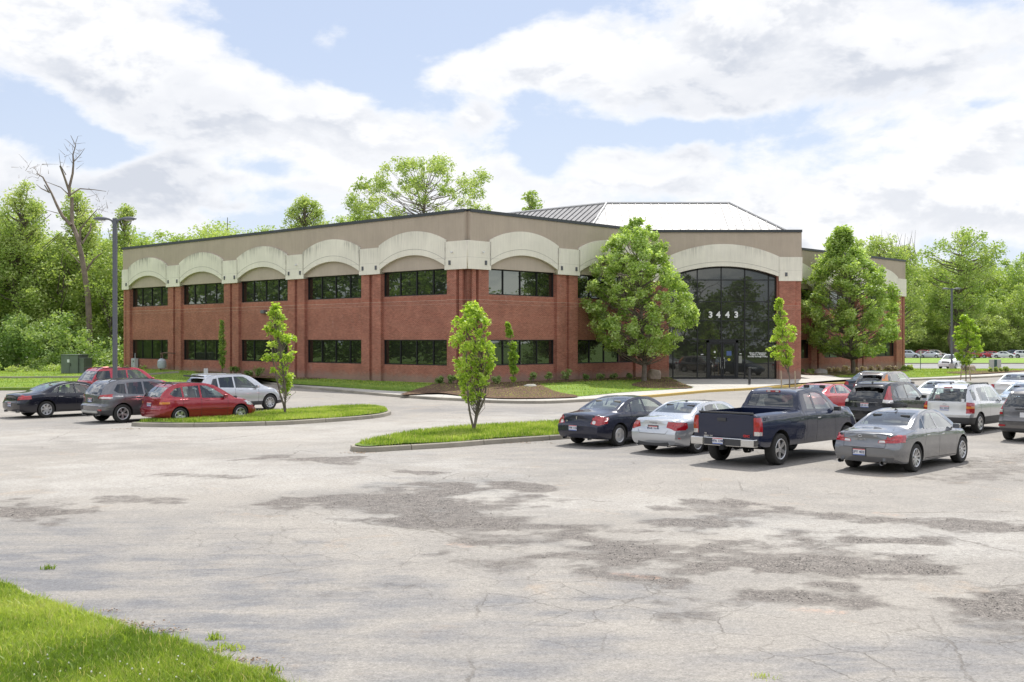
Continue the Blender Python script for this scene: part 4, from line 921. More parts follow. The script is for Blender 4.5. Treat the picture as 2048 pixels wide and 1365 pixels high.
# ================================================================== trees
def leaf_mat(name, cols, tr=.45, rough=.45):
    m = bpy.data.materials.new(name); t = NT(nodes_of(m))
    a = t.n('ShaderNodeAttribute', attribute_name='tone').outputs['Fac']
    cr = t.n('ShaderNodeValToRGB'); t.link(a, cr.inputs[0])
    while len(cr.color_ramp.elements) < len(cols): cr.color_ramp.elements.new(.5)
    for i, (e, c) in enumerate(zip(cr.color_ramp.elements, cols)): e.position = i / (len(cols) - 1); e.color = c + (1,)
    d = t.n('ShaderNodeBsdfPrincipled', {'Base Color': cr.outputs[0], 'Roughness': rough, 'Specular IOR Level': .35})
    tc = t.mix(1.0, cr.outputs[0], (1.25, 1.3, .6), 'MULTIPLY')
    tr_ = t.n('ShaderNodeBsdfTranslucent', {'Color': tc})
    mx = t.n('ShaderNodeMixShader', {0: tr, 1: d.outputs[0], 2: tr_.outputs[0]}); t.n('ShaderNodeOutputMaterial', {'Surface': mx}); return m
MLM = leaf_mat('maple_leaf', [(.12, .20, .055), (.24, .35, .09), (.41, .53, .14), (.60, .71, .38)])
MLY = leaf_mat('young_leaf', [(.20, .33, .045), (.36, .50, .07), (.50, .62, .12), (.65, .72, .32)], .5)
MLW = leaf_mat('woodland_leaf', [(.13, .20, .06), (.24, .34, .09), (.38, .48, .15), (.52, .57, .27)], .42)
MLO = leaf_mat('oak_leaf', [(.14, .22, .06), (.25, .36, .10), (.36, .45, .15), (.5, .56, .27)], .45)
MLB = leaf_mat('shrub_leaf', [(.09, .16, .05), (.18, .29, .08), (.31, .42, .14), (.48, .56, .28)], .35)
MBK = M('grey_bark', (.17, .14, .115), .9, var=.35, vscale=4, bump=.5, bscale=20.)
MBKD = M('dark_bark', (.10, .08, .065), .9, var=.35, vscale=4)
MBKR = M('dead_bark', (.20, .155, .125), .9, var=.3, vscale=2)
def leaf_cloud(C, n, size, seed, tone0=.45, ctone=.35, ltone=.25, flat=.6, shell=.55, droop=0.0):
    """C (k,4) clumps x y z r ; n leaves shared in proportion to r^2 ; returns V, F, tone"""
    rs = np.random.RandomState(seed); C = np.asarray(C, float); w = C[:, 3] ** 2; w /= w.sum()
    k = rs.choice(len(C), n, p=w); ct = (rs.rand(len(C)) - .5) * ctone
    d = rs.randn(n, 3); d /= np.linalg.norm(d, axis=1)[:, None]; r = (shell + (1 - shell) * rs.rand(n)) * np.where(rs.rand(n) < .25, rs.rand(n), 1)
    P = C[k, :3] + d * (r * C[k, 3])[:, None] * np.array([1, 1, flat + .25])
    P += rs.randn(n, 3) * C[k, 3][:, None] * .09
    u = rs.randn(n, 3); u[:, 2] *= .6; u[:, 2] -= droop; u /= np.linalg.norm(u, axis=1)[:, None]
    nn = rs.randn(n, 3); nn[:, 2] += .8; v = np.cross(nn, u); v /= np.linalg.norm(v, axis=1)[:, None] + 1e-9
    s = size * (.55 + .8 * rs.rand(n))[:, None]
    V = np.stack([P - u * s, P - v * s * .55 + u * s * .1, P + u * s, P + v * s * .55 + u * s * .1], 1)
    tone = np.clip(tone0 + ct[k] + (rs.rand(n) - .5) * ltone + np.where(rs.rand(n) < .05, .3, 0), 0, 1)
    return V.reshape(-1, 3), (np.arange(n) * 4)[:, None] + np.arange(4), tone
def crown_obj(name, C, n, size, seed, mat, parent, **kw):
    V, Fc, tn = leaf_cloud(C, n, size, seed, **kw)
    return np_mesh(name, V, Fc, [mat], parent, attrs={'tone': ('FACE', tn)})
def profile_clumps(prof, n, rs, rmin, rmax, inner=.25):
    """prof: list (z, x_left, x_right) in metres; clumps hug the outline"""
    zs = [p[0] for p in prof]; C = []
    while len(C) < n:
        z = rs.uniform(min(zs), max(zs)); i = 0
        P_ = sorted(prof)
        for a, b in zip(P_, P_[1:]):
            if a[0] <= z <= b[0]:
                f = (z - a[0]) / (b[0] - a[0] + 1e-9); l = a[1] + (b[1] - a[1]) * f; r = a[2] + (b[2] - a[2]) * f; break
        R_ = (r - l) / 2
        if rs.rand() > (R_ / 4.5) + .25: continue
        cr = rs.uniform(rmin, rmax); cr = min(cr, R_ * .9 + .05)
        th = rs.rand() * 2 * np.pi; q = (rs.uniform(.8, 1.18) if rs.rand() > inner else rs.rand()) * max(.02, R_ - cr * .75)
        C.append(((l + r) / 2 + math.cos(th) * q, math.sin(th) * q, z, cr))
    return C
def branches(mb, C, trunk, rs, r0=.1, every=1, n=5, lift=.5):
    """limbs from the trunk line up into the clumps"""
    for c in C[::every]:
        p = Vector(c[:3]); zt = p.z - (lift + .35 * math.hypot(p.x, p.y)) - rs.rand() * .5
        zt = max(trunk[0].z + (trunk[-1].z - trunk[0].z) * .12, min(zt, trunk[-1].z))
        a = trunk[0]
        for s, e in zip(trunk, trunk[1:]):
            if s.z <= zt <= e.z: a = s.lerp(e, (zt - s.z) / (e.z - s.z + 1e-9)); break
        mid = a.lerp(p, .5) + Vector((rs.randn() * .12, rs.randn() * .12, -.08 * (p - a).length))
        L = (p - a).length; mb.tube([a, mid, p], [r0 * min(1, L / 3 + .3), r0 * .55, r0 * .16], n, cap=False)
def px_tree(name, bx, Y, zb, prof_px, label, group=None, seed=1, n_cl=90, n_leaf=12000, leaf=.13, mat=None, bark=None, cat='tree', tr=.16, rmm=(.55, 1.0), top_f=.85, stems=1, every=1, br=.07, lean=0.0, **kw):
    """prof_px: (y, xl, xr) of the crown outline in the frame at distance Y"""
    rs = np.random.RandomState(seed); k = Y / F; X0 = (bx - HX) * k
    root = empty(name, (X0, Y, zb), 0, label, cat, group)
    prof = [(CH + (HY - y) * k - zb, (xl - bx) * k, (xr - bx) * k) for y, xl, xr in prof_px]
    C = profile_clumps(prof, n_cl, rs, *rmm)
    crown_obj('crown', C, n_leaf, leaf, seed, mat or MLM, root, **kw)
    top = max(p[0] for p in prof); tz = top * top_f; cx = lambda z: np.interp(z, [p[0] for p in sorted(prof)], [(p[1] + p[2]) / 2 for p in sorted(prof)])
    low = min(p[0] for p in prof); mb = MB(); tk = None
    for s in range(stems):
        o = rs.randn(2) * (.0 if stems == 1 else .25)
        tk = [Vector((0, 0, 0)), Vector((lean * .3 + o[0] * .3 + rs.randn() * .02, o[1] * .3, low * .5)), Vector((cx(low) * .5 + o[0] * .7, o[1], low)), Vector((cx((low + tz) / 2) * .8 + o[0], o[1], (low + tz) / 2)), Vector((cx(tz) + o[0] * .6, o[1] * .5, tz))]
        rr = tr / math.sqrt(stems); mb.tube([Vector((0, 0, -.1))] + tk, [rr * 1.35, rr * 1.1, rr * .92, rr * .8, rr * .5, rr * .14], 8, cap=False)
    branches(mb, C, tk, rs, br, every)
    mb.build('trunk', bark or MBK, root, smooth=True, fix=False)
    return root
px_tree('maple_tree', 1288, 77.0, .30, [(440, 1262, 1290), (470, 1222, 1320), (500, 1205, 1335), (550, 1186, 1352), (600, 1176, 1384), (640, 1180, 1382), (680, 1192, 1360), (705, 1235, 1335)],
        'large green maple tree standing left of the glazed entrance', seed=4, n_cl=290, n_leaf=40000, leaf=.102, tr=.17, rmm=(.22, .62), tone0=.64, ctone=.5, ltone=.45, shell=.4, br=.038)
px_tree('maple_tree', 1706, 98.0, .2, [(458, 1668, 1700), (480, 1655, 1712), (510, 1645, 1728), (550, 1622, 1765), (600, 1606, 1792), (650, 1610, 1800), (685, 1615, 1775), (706, 1645, 1750)],
        'large darker maple tree in front of the right wing of the office', seed=9, n_cl=310, n_leaf=40000, leaf=.125, tr=.2, rmm=(.28, .75), tone0=.60, ctone=.5, ltone=.45, shell=.4, br=.045)
px_tree('young_tree', 571, 46.0, .15, [(605, 545, 560), (622, 537, 566), (645, 529, 574), (665, 531, 572), (680, 541, 597), (700, 527, 601), (715, 522, 590), (735, 538, 588), (760, 552, 586), (788, 560, 582)],
        'wind-blown yellow-green young tree on the left parking island', seed=12, n_cl=120, n_leaf=3900, leaf=.066, mat=MLY, tr=.06, rmm=(.07, .24), tone0=.5, droop=.3, shell=.1, br=.016, every=1, stems=2)
px_tree('young_tree', 948, 37.8, .18, [(606, 930, 956), (622, 920, 970), (645, 903, 982), (662, 898, 976), (690, 902, 988), (715, 906, 990), (745, 910, 984), (775, 918, 976), (800, 925, 966)],
        'multi-stemmed yellow-green young tree on the middle parking island', seed=15, n_cl=190, n_leaf=6300, leaf=.060, mat=MLY, tr=.075, rmm=(.07, .24), tone0=.52, droop=.3, shell=.1, br=.014, stems=4)
px_tree('young_tree', 1028, 68.0, .3, [(646, 1010, 1018), (665, 1012, 1026), (690, 1014, 1033), (720, 1018, 1038), (750, 1020, 1036), (766, 1022, 1032)],
        'slender upright young tree in the mulch bed by the building corner', seed=17, n_cl=38, n_leaf=2600, leaf=.07, mat=MLY, tr=.035, rmm=(.12, .26), tone0=.12, br=.014)
px_tree('young_tree', 445, 84.0, .4, [(642, 441, 447), (670, 438, 450), (700, 436, 453), (735, 438, 451)],
        'narrow young tree in front of the fourth ground floor window from the corner', seed=18, n_cl=34, n_leaf=1800, leaf=.08, mat=MLM, tr=.035, rmm=(.15, .28), tone0=.45, br=.014)
def staked(bx, Y, prof, label, seed, n_leaf, tone0, st, leaf=.075):
    r = px_tree('young_tree', bx, Y, .15, prof, label, seed=seed, n_cl=120, n_leaf=int(n_leaf * 1.0), leaf=leaf * .95, mat=MLY, tr=.04, rmm=(.09, .28), droop=.3, tone0=tone0, br=.014)
    k = Y / F
    for i, (sx_, tx) in enumerate(st):
        mb = MB(); mb.box(-.035, .035, -.03, .03, 0, 1.15); s = mb.build('tree_stake', M('weathered_stake', (.42, .33, .24), .9, var=.3), None, bevel=.006)
        s.location = ((sx_ - HX) * k, Y + (-.12 if i % 2 else .1), .12); s.rotation_euler = (0, (tx - sx_) * k / 1.15, 0)
        tag(s, ('left' if i == 0 else 'right') + (' wooden stake beside the young tree by the entrance pillar' if seed == 21 else ' wooden stake beside the young tree at the far right sidewalk'), 'tree stake')
staked(1579, 70.5, [(592, 1553, 1563), (610, 1548, 1566), (630, 1552, 1572), (645, 1543, 1576), (655, 1540, 1592), (675, 1538, 1590), (700, 1534, 1584), (715, 1548, 1586), (730, 1560, 1584)], 'staked young tree leaning beside the right brick pillar of the entrance', 21, 4300, .5, [(1564, 1563), (1590, 1589)], .08)
staked(1932, 86.0, [(632, 1922, 1938), (650, 1914, 1950), (675, 1908, 1962), (700, 1906, 1966), (714, 1912, 1956), (728, 1918, 1940)], 'staked young tree beside the sidewalk at the right edge of the photo', 22, 4200, .3, [(1922, 1925), (1940, 1937)], .10)
# --- bare tree on the left, traced limb by limb and given depth
root = empty('bare_tree', ((180 - HX) / F * 109, 109, 0), 0, 'dead leafless tree rising above the woodland left of the office', 'tree'); rs = np.random.RandomState(6)
def L_(pts, r0, r1, dy=0.0):
    n = len(pts); d = rs.randn() * 1.2 + dy
    P_ = [Vector(((p[0] / 3.9 - 180) / F * 109, (d * i / n), CH + (HY - 250 - p[1] / 3.9) / F * 109)) for i, p in enumerate(pts)]
    return P_, [r0 + (r1 - r0) * i / (n - 1) for i in range(n)]
mb = MB()
for pts, r0, r1 in [([(725, 1930), (700, 1600), (690, 1330), (665, 1160), (640, 1000), (620, 920)], .48, .34), ([(620, 920), (580, 830), (550, 770), (545, 680), (540, 560)], .33, .24), ([(540, 560), (542, 480), (565, 380), (570, 300), (565, 230), (585, 160), (545, 80)], .22, .03),
                   ([(540, 520), (528, 460), (515, 400), (495, 330)], .18, .12), ([(515, 390), (505, 330), (525, 250)], .07, .02), ([(555, 785), (480, 710), (430, 620), (385, 530), (310, 400), (255, 370)], .26, .06), ([(310, 400), (240, 318)], .05, .015), ([(385, 530), (378, 480)], .1, .07),
                   ([(380, 525), (300, 490), (240, 450)], .1, .03), ([(535, 545), (480, 490), (350, 440)], .1, .03), ([(550, 545), (600, 490), (690, 490), (760, 495)], .12, .03), ([(690, 492), (755, 560)], .03, .01), ([(622, 930), (630, 820), (680, 755), (770, 660)], .2, .05), ([(640, 930), (690, 820), (680, 760)], .15, .08),
                   ([(672, 1140), (730, 1050), (790, 1000)], .16, .07), ([(565, 300), (620, 240), (658, 185)], .08, .02), ([(585, 180), (520, 120), (500, 110)], .04, .01), ([(585, 160), (610, 90), (645, 88)], .04, .01), ([(590, 150), (655, 135)], .03, .01), ([(565, 200), (560, 120)], .03, .01), ([(450, 690), (350, 662)], .07, .02), ([(310, 400), (285, 300)], .04, .012),
                   ([(770, 660), (870, 690)], .04, .012), ([(770, 660), (830, 620)], .03, .01), ([(620, 1080), (560, 1020), (470, 950)], .08, .02), ([(560, 860), (500, 800)], .05, .02), ([(490, 330), (492, 215)], .03, .008)]:
    P_, rr = L_(pts, r0 * .68, r1 * .68); mb.tube(P_, rr, 6, cap=False)
for k in range(70):
    q = rs.randint(0, 3); a = [(560, 250), (260, 370), (800, 650)][q]; p0 = (a[0] + rs.randn() * 60, a[1] + rs.randn() * 50)
    P_, rr = L_([p0, (p0[0] + rs.randn() * 40, p0[1] - abs(rs.randn()) * 40)], .022, .006); mb.tube(P_, rr, 4, cap=False)
mb.build('trunk', MBKR, root, fix=False, smooth=True)
# --- single trees that stand out
def big(name, bx, Y, prof, label, seed, n_cl, n_leaf, leaf, tone, rmm, tr, mat=None, bark=None, zb=0.0, br=.12, **kw):
    return px_tree(name, bx, Y, zb, prof, label, seed=seed, n_cl=n_cl, n_leaf=n_leaf, leaf=leaf, mat=mat or MLO, bark=bark or MBK, tr=tr, rmm=rmm, tone0=tone, br=br, **kw)
big('spreading_tree', 852, 142.0, [(318, 800, 880), (335, 765, 940), (355, 735, 968), (385, 716, 985), (415, 705, 988), (450, 720, 970), (520, 760, 940)], 'tall airy spreading tree rising behind the roof of the left wing', 33, 230, 24000, .15, .70, (.4, 1.3), .5, br=.05, shell=.3, every=1)
big('roadside_tree', 612, 135.0, [(398, 600, 622), (412, 585, 640), (435, 568, 650), (470, 560, 655), (540, 570, 650)], 'small rounded treetop peeking over the parapet left of the spreading tree', 35, 120, 13000, .13, .80, (.4, 1.0), .2, mat=MLW)
big('roadside_tree', 1062, 150.0, [(388, 1050, 1076), (402, 1040, 1085), (430, 1035, 1088), (480, 1040, 1085)], 'thin treetop showing above the roof just right of the building corner', 36, 30, 1100, .22, .60, (.6, 1.1), .25)
big('poplar_tree', 38, 112.0, [(362, 42, 60), (380, 30, 72), (410, 5, 84), (440, -20, 92), (500, -30, 98), (580, -30, 100)], 'tall leafy tree at the far left edge of the photo', 37, 110, 17000, .13, .78, (.45, 1.3), .3, mat=MLW, ctone=.5)
big('poplar_tree', 165, 116.0, [(384, 140, 165), (400, 128, 182), (430, 120, 195), (470, 115, 205), (540, 110, 215)], 'leafy tree directly behind the dead bare tree', 38, 80, 8500, .13, .80, (.4, 1.1), .3, mat=MLW, ctone=.5)
big('poplar_tree', 255, 118.0, [(412, 238, 262), (430, 228, 274), (455, 225, 272), (500, 222, 275), (560, 225, 275)], 'thin leafy tree right behind the left lamp post', 39, 50, 3600, .13, .75, (.35, .8), .25, mat=MLW, ctone=.5)
big('oak_tree', 1912, 255.0, [(462, 1895, 1945), (480, 1870, 1990), (505, 1850, 1997), (540, 1845, 1990), (580, 1850, 1975), (640, 1855, 1960)], 'broad tree with a dark leaning trunk above the far car park', 41, 130, 15000, .28, .62, (1.2, 2.4), .9, br=.2, zb=-.7, lean=-4)
big('oak_tree', 1785, 252.0, [(480, 1740, 1800), (505, 1725, 1835), (540, 1722, 1845), (600, 1730, 1850), (680, 1740, 1850)], 'yellow-green tree with bare upper twigs just beyond the right wing', 42, 110, 12000, .28, .75, (1.2, 2.4), .7, br=.2, zb=-.7)
o = bpy.data.objects.get('oak_tree.001'); rs = np.random.RandomState(4); mb = MB()
for k in range(26):
    x0 = rs.uniform(-4, 5); z0_ = rs.uniform(19, 22); mb.tube([(x0, rs.randn(), z0_), (x0 + rs.randn() * .6, 0, z0_ + 2.4), (x0 + rs.randn() * 1.2, 0, z0_ + rs.uniform(4, 7))], [.12, .07, .02], 4, cap=False)
mb.build('bare_twig', MBK, o, fix=False)
# --- the woodland : one mass at each side (far too many to count), every stem and crown still real
protoV = []
for s in range(6):
    rs = np.random.RandomState(100 + s); prof = [(0.16, -.10, .12), (.32, -.32, .28), (.5, -.30, .36), (.68, -.36, .27), (.82, -.22, .30), (.93, -.18, .10), (1.0, -.04, .05)]; prof = [(z_, l_ * (1 + .25 * rs.randn() * .6), r_ * (1 + .25 * rs.randn() * .6)) for z_, l_, r_ in prof]
    C = profile_clumps([(p[0] * 12, p[1] * 12, p[2] * 12) for p in prof], 75, rs, .7, 1.5)
    protoV.append([(lambda q: (q[0] / 12, q[1], q[2]))(leaf_cloud(C, nl, sz_, 200 + s, tone0=.0, ctone=.5, ltone=.4, shell=.4)) for nl, sz_ in ((10500, .115), (5600, .16), (2400, .26))])
def woodland(spec, label, seed, name='woodland', lod=0):
    """spec: (x, y, zbase, height, width factor, tone)"""
    rs = np.random.RandomState(seed); AV = []; AF = []; AT = []; AM = []; o = 0; tb = MB()
    for (x, y, zb, h, wf, tone) in spec:
        V, Fc, tn = protoV[rs.randint(6)][lod]; a = rs.rand() * 6.28; c, s = math.cos(a), math.sin(a)
        W_ = V.copy(); W_[:, 0], W_[:, 1] = (V[:, 0] * c - V[:, 1] * s) * h * wf, (V[:, 0] * s + V[:, 1] * c) * h * wf; W_[:, 2] *= h
        W_ += np.array([x, y, zb]); AV.append(W_); AF.append(Fc + o); o += len(W_); AT.append(np.clip(tn + tone, 0, 1)); AM.append(np.zeros(len(Fc), int))
        tb.tube([(x, y, zb - .2), (x + rs.randn() * .4, y, zb + h * .4), (x + rs.randn() * .6, y, zb + h * .85)], [h * .014, h * .010, h * .003], 4, cap=False)
        for q in range(5):
            zz = h * rs.uniform(.3, .7); aa = rs.rand() * 6.28; l = h * wf * .3; tb.tube([(x, y, zb + zz), (x + math.cos(aa) * l, y + math.sin(aa) * l, zb + zz + l * .9)], [h * .006, h * .002], 4, cap=False)
    V = np.concatenate(AV + [np.array(tb.v)]); Fc = np.concatenate(AF + [np.array(tb.f) + o]); mi = np.concatenate(AM + [np.ones(len(tb.f), int)]); tn = np.concatenate(AT + [np.zeros(len(tb.f))])
    return tag(np_mesh(name, V, Fc, [MLW, MBK], mi=mi, attrs={'tone': ('FACE', tn)}), label, 'woodland', kind='stuff')
rs = np.random.RandomState(77); spec = []
sky_l = ([-200, 0, 60, 100, 150, 200, 240, 300, 345, 400, 450, 500, 560, 640, 700, 740], [400, 420, 440, 455, 450, 462, 455, 478, 458, 462, 440, 462, 455, 440, 436, 425])
for row, (Yb, dz, n) in enumerate([(112, -0, 16), (121, 14, 15), (132, 34, 14)]):
    for k in range(n):
        px = -230 + (k + rs.rand() * .7) * (760 / n); Y = Yb + rs.rand() * 6; top = np.interp(px, *sky_l) + (26, 8, 0)[row] + rs.rand() * 24
        spec.append(((px - HX) / F * Y, Y, .2, CH + (HY - top) / F * Y, rs.uniform(.9, 1.25) if row else 1.1, rs.choice([.42, .55, .66, .78], p=[.2, .3, .3, .2])))
for k in range(12):
    px = 470 + k * 26 + rs.rand() * 14; Y = 150 + rs.rand() * 8; top = np.interp(px, *sky_l) + rs.rand() * 18; spec.append(((px - HX) / F * Y, Y, 0, CH + (HY - top) / F * Y, .9, rs.choice([.45, .6, .65])))
woodland(spec, 'dense green woodland filling the background left of and behind the office', 5)
spec = []; sky_r = ([1600, 1640, 1700, 1750, 1800, 1840, 1900, 1960, 2000, 2048, 2300], [492, 496, 478, 470, 480, 500, 496, 505, 505, 486, 480])
for row, (Yb, n) in enumerate([(266, 24), (280, 20), (298, 16)]):
    for k in range(n):
        px = 1600 + (k + rs.rand() * .7) * (640 / n); Y = Yb + rs.rand() * 8; top = np.interp(px, *sky_r) + (70, 28, 6)[row] + rs.rand() * 26
        spec.append(((px - HX) / F * Y, Y, -.8, CH + .8 + (HY - top) / F * Y, rs.uniform(.85, 1.1), rs.choice([.35, .5, .62, .72], p=[.2, .3, .3, .2])))
for k in range(30):
    px = 1790 + k * 11 + rs.rand() * 8; Y = 263 + rs.rand() * 3; spec.append(((px - HX) / F * Y, Y, -1.2, rs.uniform(5, 11), 1.5, rs.choice([.55, .7, .8])))
woodland(spec, 'tall green woodland beyond the far car park at the right', 6, lod=1)
# woodland that closes the place at the sides and behind the photographer (mirrored in the windows)
spec = [(74 + rs.rand() * 8, 40 + k * 7.5 + rs.rand() * 3, -2.0, rs.uniform(11, 16), 1.1, rs.choice([.2, .3, .45])) for k in range(13)] + [(-70 + k * 6.5 + rs.rand() * 4, -34 - rs.rand() * 8, -2.0, rs.uniform(13, 18), 1.1, rs.choice([.2, .3, .45])) for k in range(26)]
woodland(spec, 'trees across the road behind the car park, seen mirrored in the office windows', 8, lod=2)
spec = [(-76 - rs.rand() * 9, 32 + k * 4.2 + rs.rand() * 2, -2.2, rs.uniform(14, 20), 1.1, rs.choice([.2, .3, .45])) for k in range(20)]
woodland(spec, 'trees outside the left edge, seen mirrored in the left windows', 9, lod=2)
# --- the shrub mass in front of the left woodland
rs = np.random.RandomState(31); C = []
for k in range(150):
    px = rs.uniform(-120, 245); Y = 101 + rs.rand() * 7; hpx = np.interp(px, [-120, 0, 60, 120, 170, 235], [640, 640, 600, 605, 650, 650]) + rs.rand() * 70
    z = rs.uniform(.5, CH + (HY - hpx) / F * Y); C.append(((px - HX) / F * Y, Y, z, rs.uniform(.6, 1.3)))
V, Fc, tn = leaf_cloud(C, 26000, .15, 55, tone0=.55, ctone=.5, shell=.6)
tag(np_mesh('undergrowth', V, Fc, [MLB], attrs={'tone': ('FACE', tn)}), 'pale green shrubby undergrowth in front of the left woodland', 'undergrowth', kind='stuff')
C = [(at(px, 96.0 + rs.rand() * 3).x, 96 + rs.rand() * 4, .3 + rs.rand() * .5, rs.uniform(.3, .55)) for px in np.arange(-60, 345, 5)]
V, Fc, tn = leaf_cloud(C, 7000, .10, 56, tone0=.75, ctone=.3, shell=.4)
tag(np_mesh('undergrowth', V, Fc, [MLW], attrs={'tone': ('FACE', tn)}), 'low yellow-green weeds along the foot of the left woodland', 'undergrowth', kind='stuff')
C = [(at(px, 240.).x + rs.randn(), 264 + rs.rand() * 3, rs.uniform(-.5, 2.0), rs.uniform(.8, 1.6)) for px in np.arange(1780, 2120, 4)]
V, Fc, tn = leaf_cloud(C, 6000, .3, 57, tone0=.7, ctone=.35, shell=.5)
tag(np_mesh('undergrowth', V, Fc, [MLB], attrs={'tone': ('FACE', tn)}), 'pale bushes lining the back of the far car park', 'undergrowth', kind='stuff')
# --- planted shrubs
def shrub(px, py, w, h, label, mat=MLB, tone=.5, seed=0, zb=.25, group=None, n=420, Y=None):
    p = gp(px, py, zb) if Y is None else at(px, Y, zb); k = p.y / F; W_, H_ = w * k / 2, h * k; rs = np.random.RandomState(seed + 300)
    root = empty('shrub', p, 0, label, 'shrub', group)
    C = [(rs.uniform(-1, 1) * W_ * .6, rs.uniform(-1, 1) * W_ * .6, H_ * rs.uniform(.3, .85), max(.08, W_ * rs.uniform(.3, .5))) for _ in range(12)]
    V, Fc, tn = leaf_cloud(C, n, .055 + .03 * (p.y > 90), seed, tone0=tone, shell=.45, flat=.7)
    np_mesh('foliage', V, Fc, [mat], root, attrs={'tone': ('FACE', tn)})
    mb = MB()
    for q in C[::2]: mb.tube([(0, 0, -.05), (q[0] * .5, q[1] * .5, q[2] * .5), q[:3]], [.018, .012, .006], 4, cap=False)
    mb.build('stem', MBK, root, fix=False)
MLPK = leaf_mat('blossom_shrub', [(.14, .20, .07), (.45, .40, .30), (.78, .66, .62), (.85, .76, .74)], .45)
for i, (x, y, w, h, t0, lb) in enumerate([(993, 767, 20, 15, .5, 'low shrub at the mulch edge right of the middle young tree'), (1066, 761, 16, 18, .62, 'small green shrub under the first ground floor window right of the corner'), (1097, 760, 16, 18, .62, 'shrub beside the slender tree, third along the front wall bed'), (1133, 759, 21, 20, .6, 'round green shrub in front of the first double brick pier right of the corner'),
        (1172, 760, 14, 10, .25, 'tiny dark shrub just right of the round one at the brick pier'), (1201, 758, 18, 9, .6, 'low spreading shrub below the window left of the big maple'), (1227, 757, 16, 9, .6, 'low pale shrub nearest the big maple trunk on its left'), (1258, 757, 14, 8, .25, 'dark low shrub almost touching the big maple trunk'), (1303, 760, 12, 14, .45, 'small shrub squeezed between maple trunk and boulder'),
        (905, 768, 22, 16, .35, 'dark green shrub at the foot of the building corner'), (878, 769, 18, 12, .35, 'faded shrub left of the building corner'), (470, 748, 20, 14, .3, 'dark shrub left of the young tree against the left facade'), (498, 750, 16, 12, .35, 'shrub in the mulch in front of the third window pier'), (517, 752, 26, 16, .3, 'widest dark shrub in the bed by the left facade path')]):
    u_ = (x - HX) / F; fB = x > 940; sx_, cx_ = (.687, .7266) if fB else (-.7266, .687)
    t_ = (P0.x - u_ * P0.y) / (u_ * cx_ - sx_); q_ = wallpt('B' if fB else 'A', t_, 1.25 if x != 993 else 2.0); yy_ = q_.y
    shrub(x, 0, w * 1.25, h * 1.15, lb, tone=min(.8, t0 + .12), seed=i, zb=zlawn(q_.x, q_.y) + .03, Y=yy_ - .5, n=620)
for i, (x, y, w, h, m_, t0, lb) in enumerate([(1605, 745, 14, 10, MLB, .3, 'dark low shrub next to the right entrance pillar'), (1622, 743, 18, 9, MLW, .7, 'yellowish low shrub right of the entrance pillar'), (1658, 739, 15, 13, MLPK, .6, 'leftmost of the pink flowering shrubs along the right wing'), (1674, 739, 15, 11, MLPK, .55, 'second pink flowering shrub along the right wing'),
        (1691, 738, 14, 13, MLPK, .6, 'pink flowering shrub left of the right maple trunk'), (1711, 738, 10, 9, MLPK, .55, 'small flowering shrub directly right of the right maple trunk'), (1727, 738, 14, 12, MLPK, .6, 'fifth flowering shrub, below the last ground floor window left half'), (1745, 737, 13, 12, MLPK, .35, 'greener flowering shrub under the last ground floor window'), (1761, 736, 12, 12, MLPK, .35, 'flowering shrub under the right part of the last window'),
        (1776, 736, 12, 12, MLPK, .4, 'flowering shrub next to the last brick pier'), (1789, 737, 12, 9, MLPK, .35, 'rightmost flowering shrub at the end of the right wing'), (1808, 735, 12, 9, MLW, .5, 'small shrub just past the end corner of the building'), (1820, 734, 14, 11, MLW, .6, 'shrub beside the green sign post on the right lawn'),
        (1980, 739, 9, 8, MLW, .6, 'first small shrub in the far right mulch bed'), (1992, 737, 9, 9, MLW, .5, 'second small shrub in the far right mulch bed'), (2002, 738, 9, 8, MLW, .6, 'third small shrub in the far right mulch bed'), (2012, 736, 12, 11, MLW, .5, 'largest shrub in the far right mulch bed')]):
    shrub(x, y, w * 1.2, h * 1.15, lb, m_, min(.95, t0 + .2), 40 + i, .15, None, 520, Y=(97.0 + (x - 1600) * .062) if x < 1795 else (110.0 if x < 1900 else 106.0))
# ================================================================== cars
def paint(name, col, metal=.35, rough=.32, coat=1.0):
    rough *= .75
    if name in MATS: return MATS[name]
    m = bpy.data.materials.new(name); t = NT(nodes_of(m)); co = coords(t)
    bp = t.n('ShaderNodeBump', {'Strength': .04, 'Distance': .2, 'Height': t.noise(co, 2.2, 2, .4)})
    dust = t.math('MULTIPLY', t.sstep(t.n('ShaderNodeSeparateXYZ', {0: co}).outputs[2], .75, .2), .10)
    c = t.mix(dust, col, (.22, .20, .17))
    dk = max(col) < .08; metal = metal * (.3 if dk else 1)
    b = t.n('ShaderNodeBsdfPrincipled', {'Base Color': c, 'Metallic': metal, 'Roughness': rough, 'Specular IOR Level': .2 if dk else .5, 'Coat Weight': coat * (.75 if dk else 1), 'Coat Roughness': .03, 'Normal': bp, 'Coat Normal': bp})
    lin = t.n('ShaderNodeBsdfPrincipled', {'Base Color': (.07, .068, .065, 1), 'Roughness': .95, 'Specular IOR Level': .1})      # trim on the inner side of the shell
    mx = t.n('ShaderNodeMixShader', {0: t.n('ShaderNodeNewGeometry').outputs['Backfacing'], 1: b.outputs[0], 2: lin.outputs[0]})
    t.n('ShaderNodeOutputMaterial', {'Surface': mx}); MATS[name] = m; return m
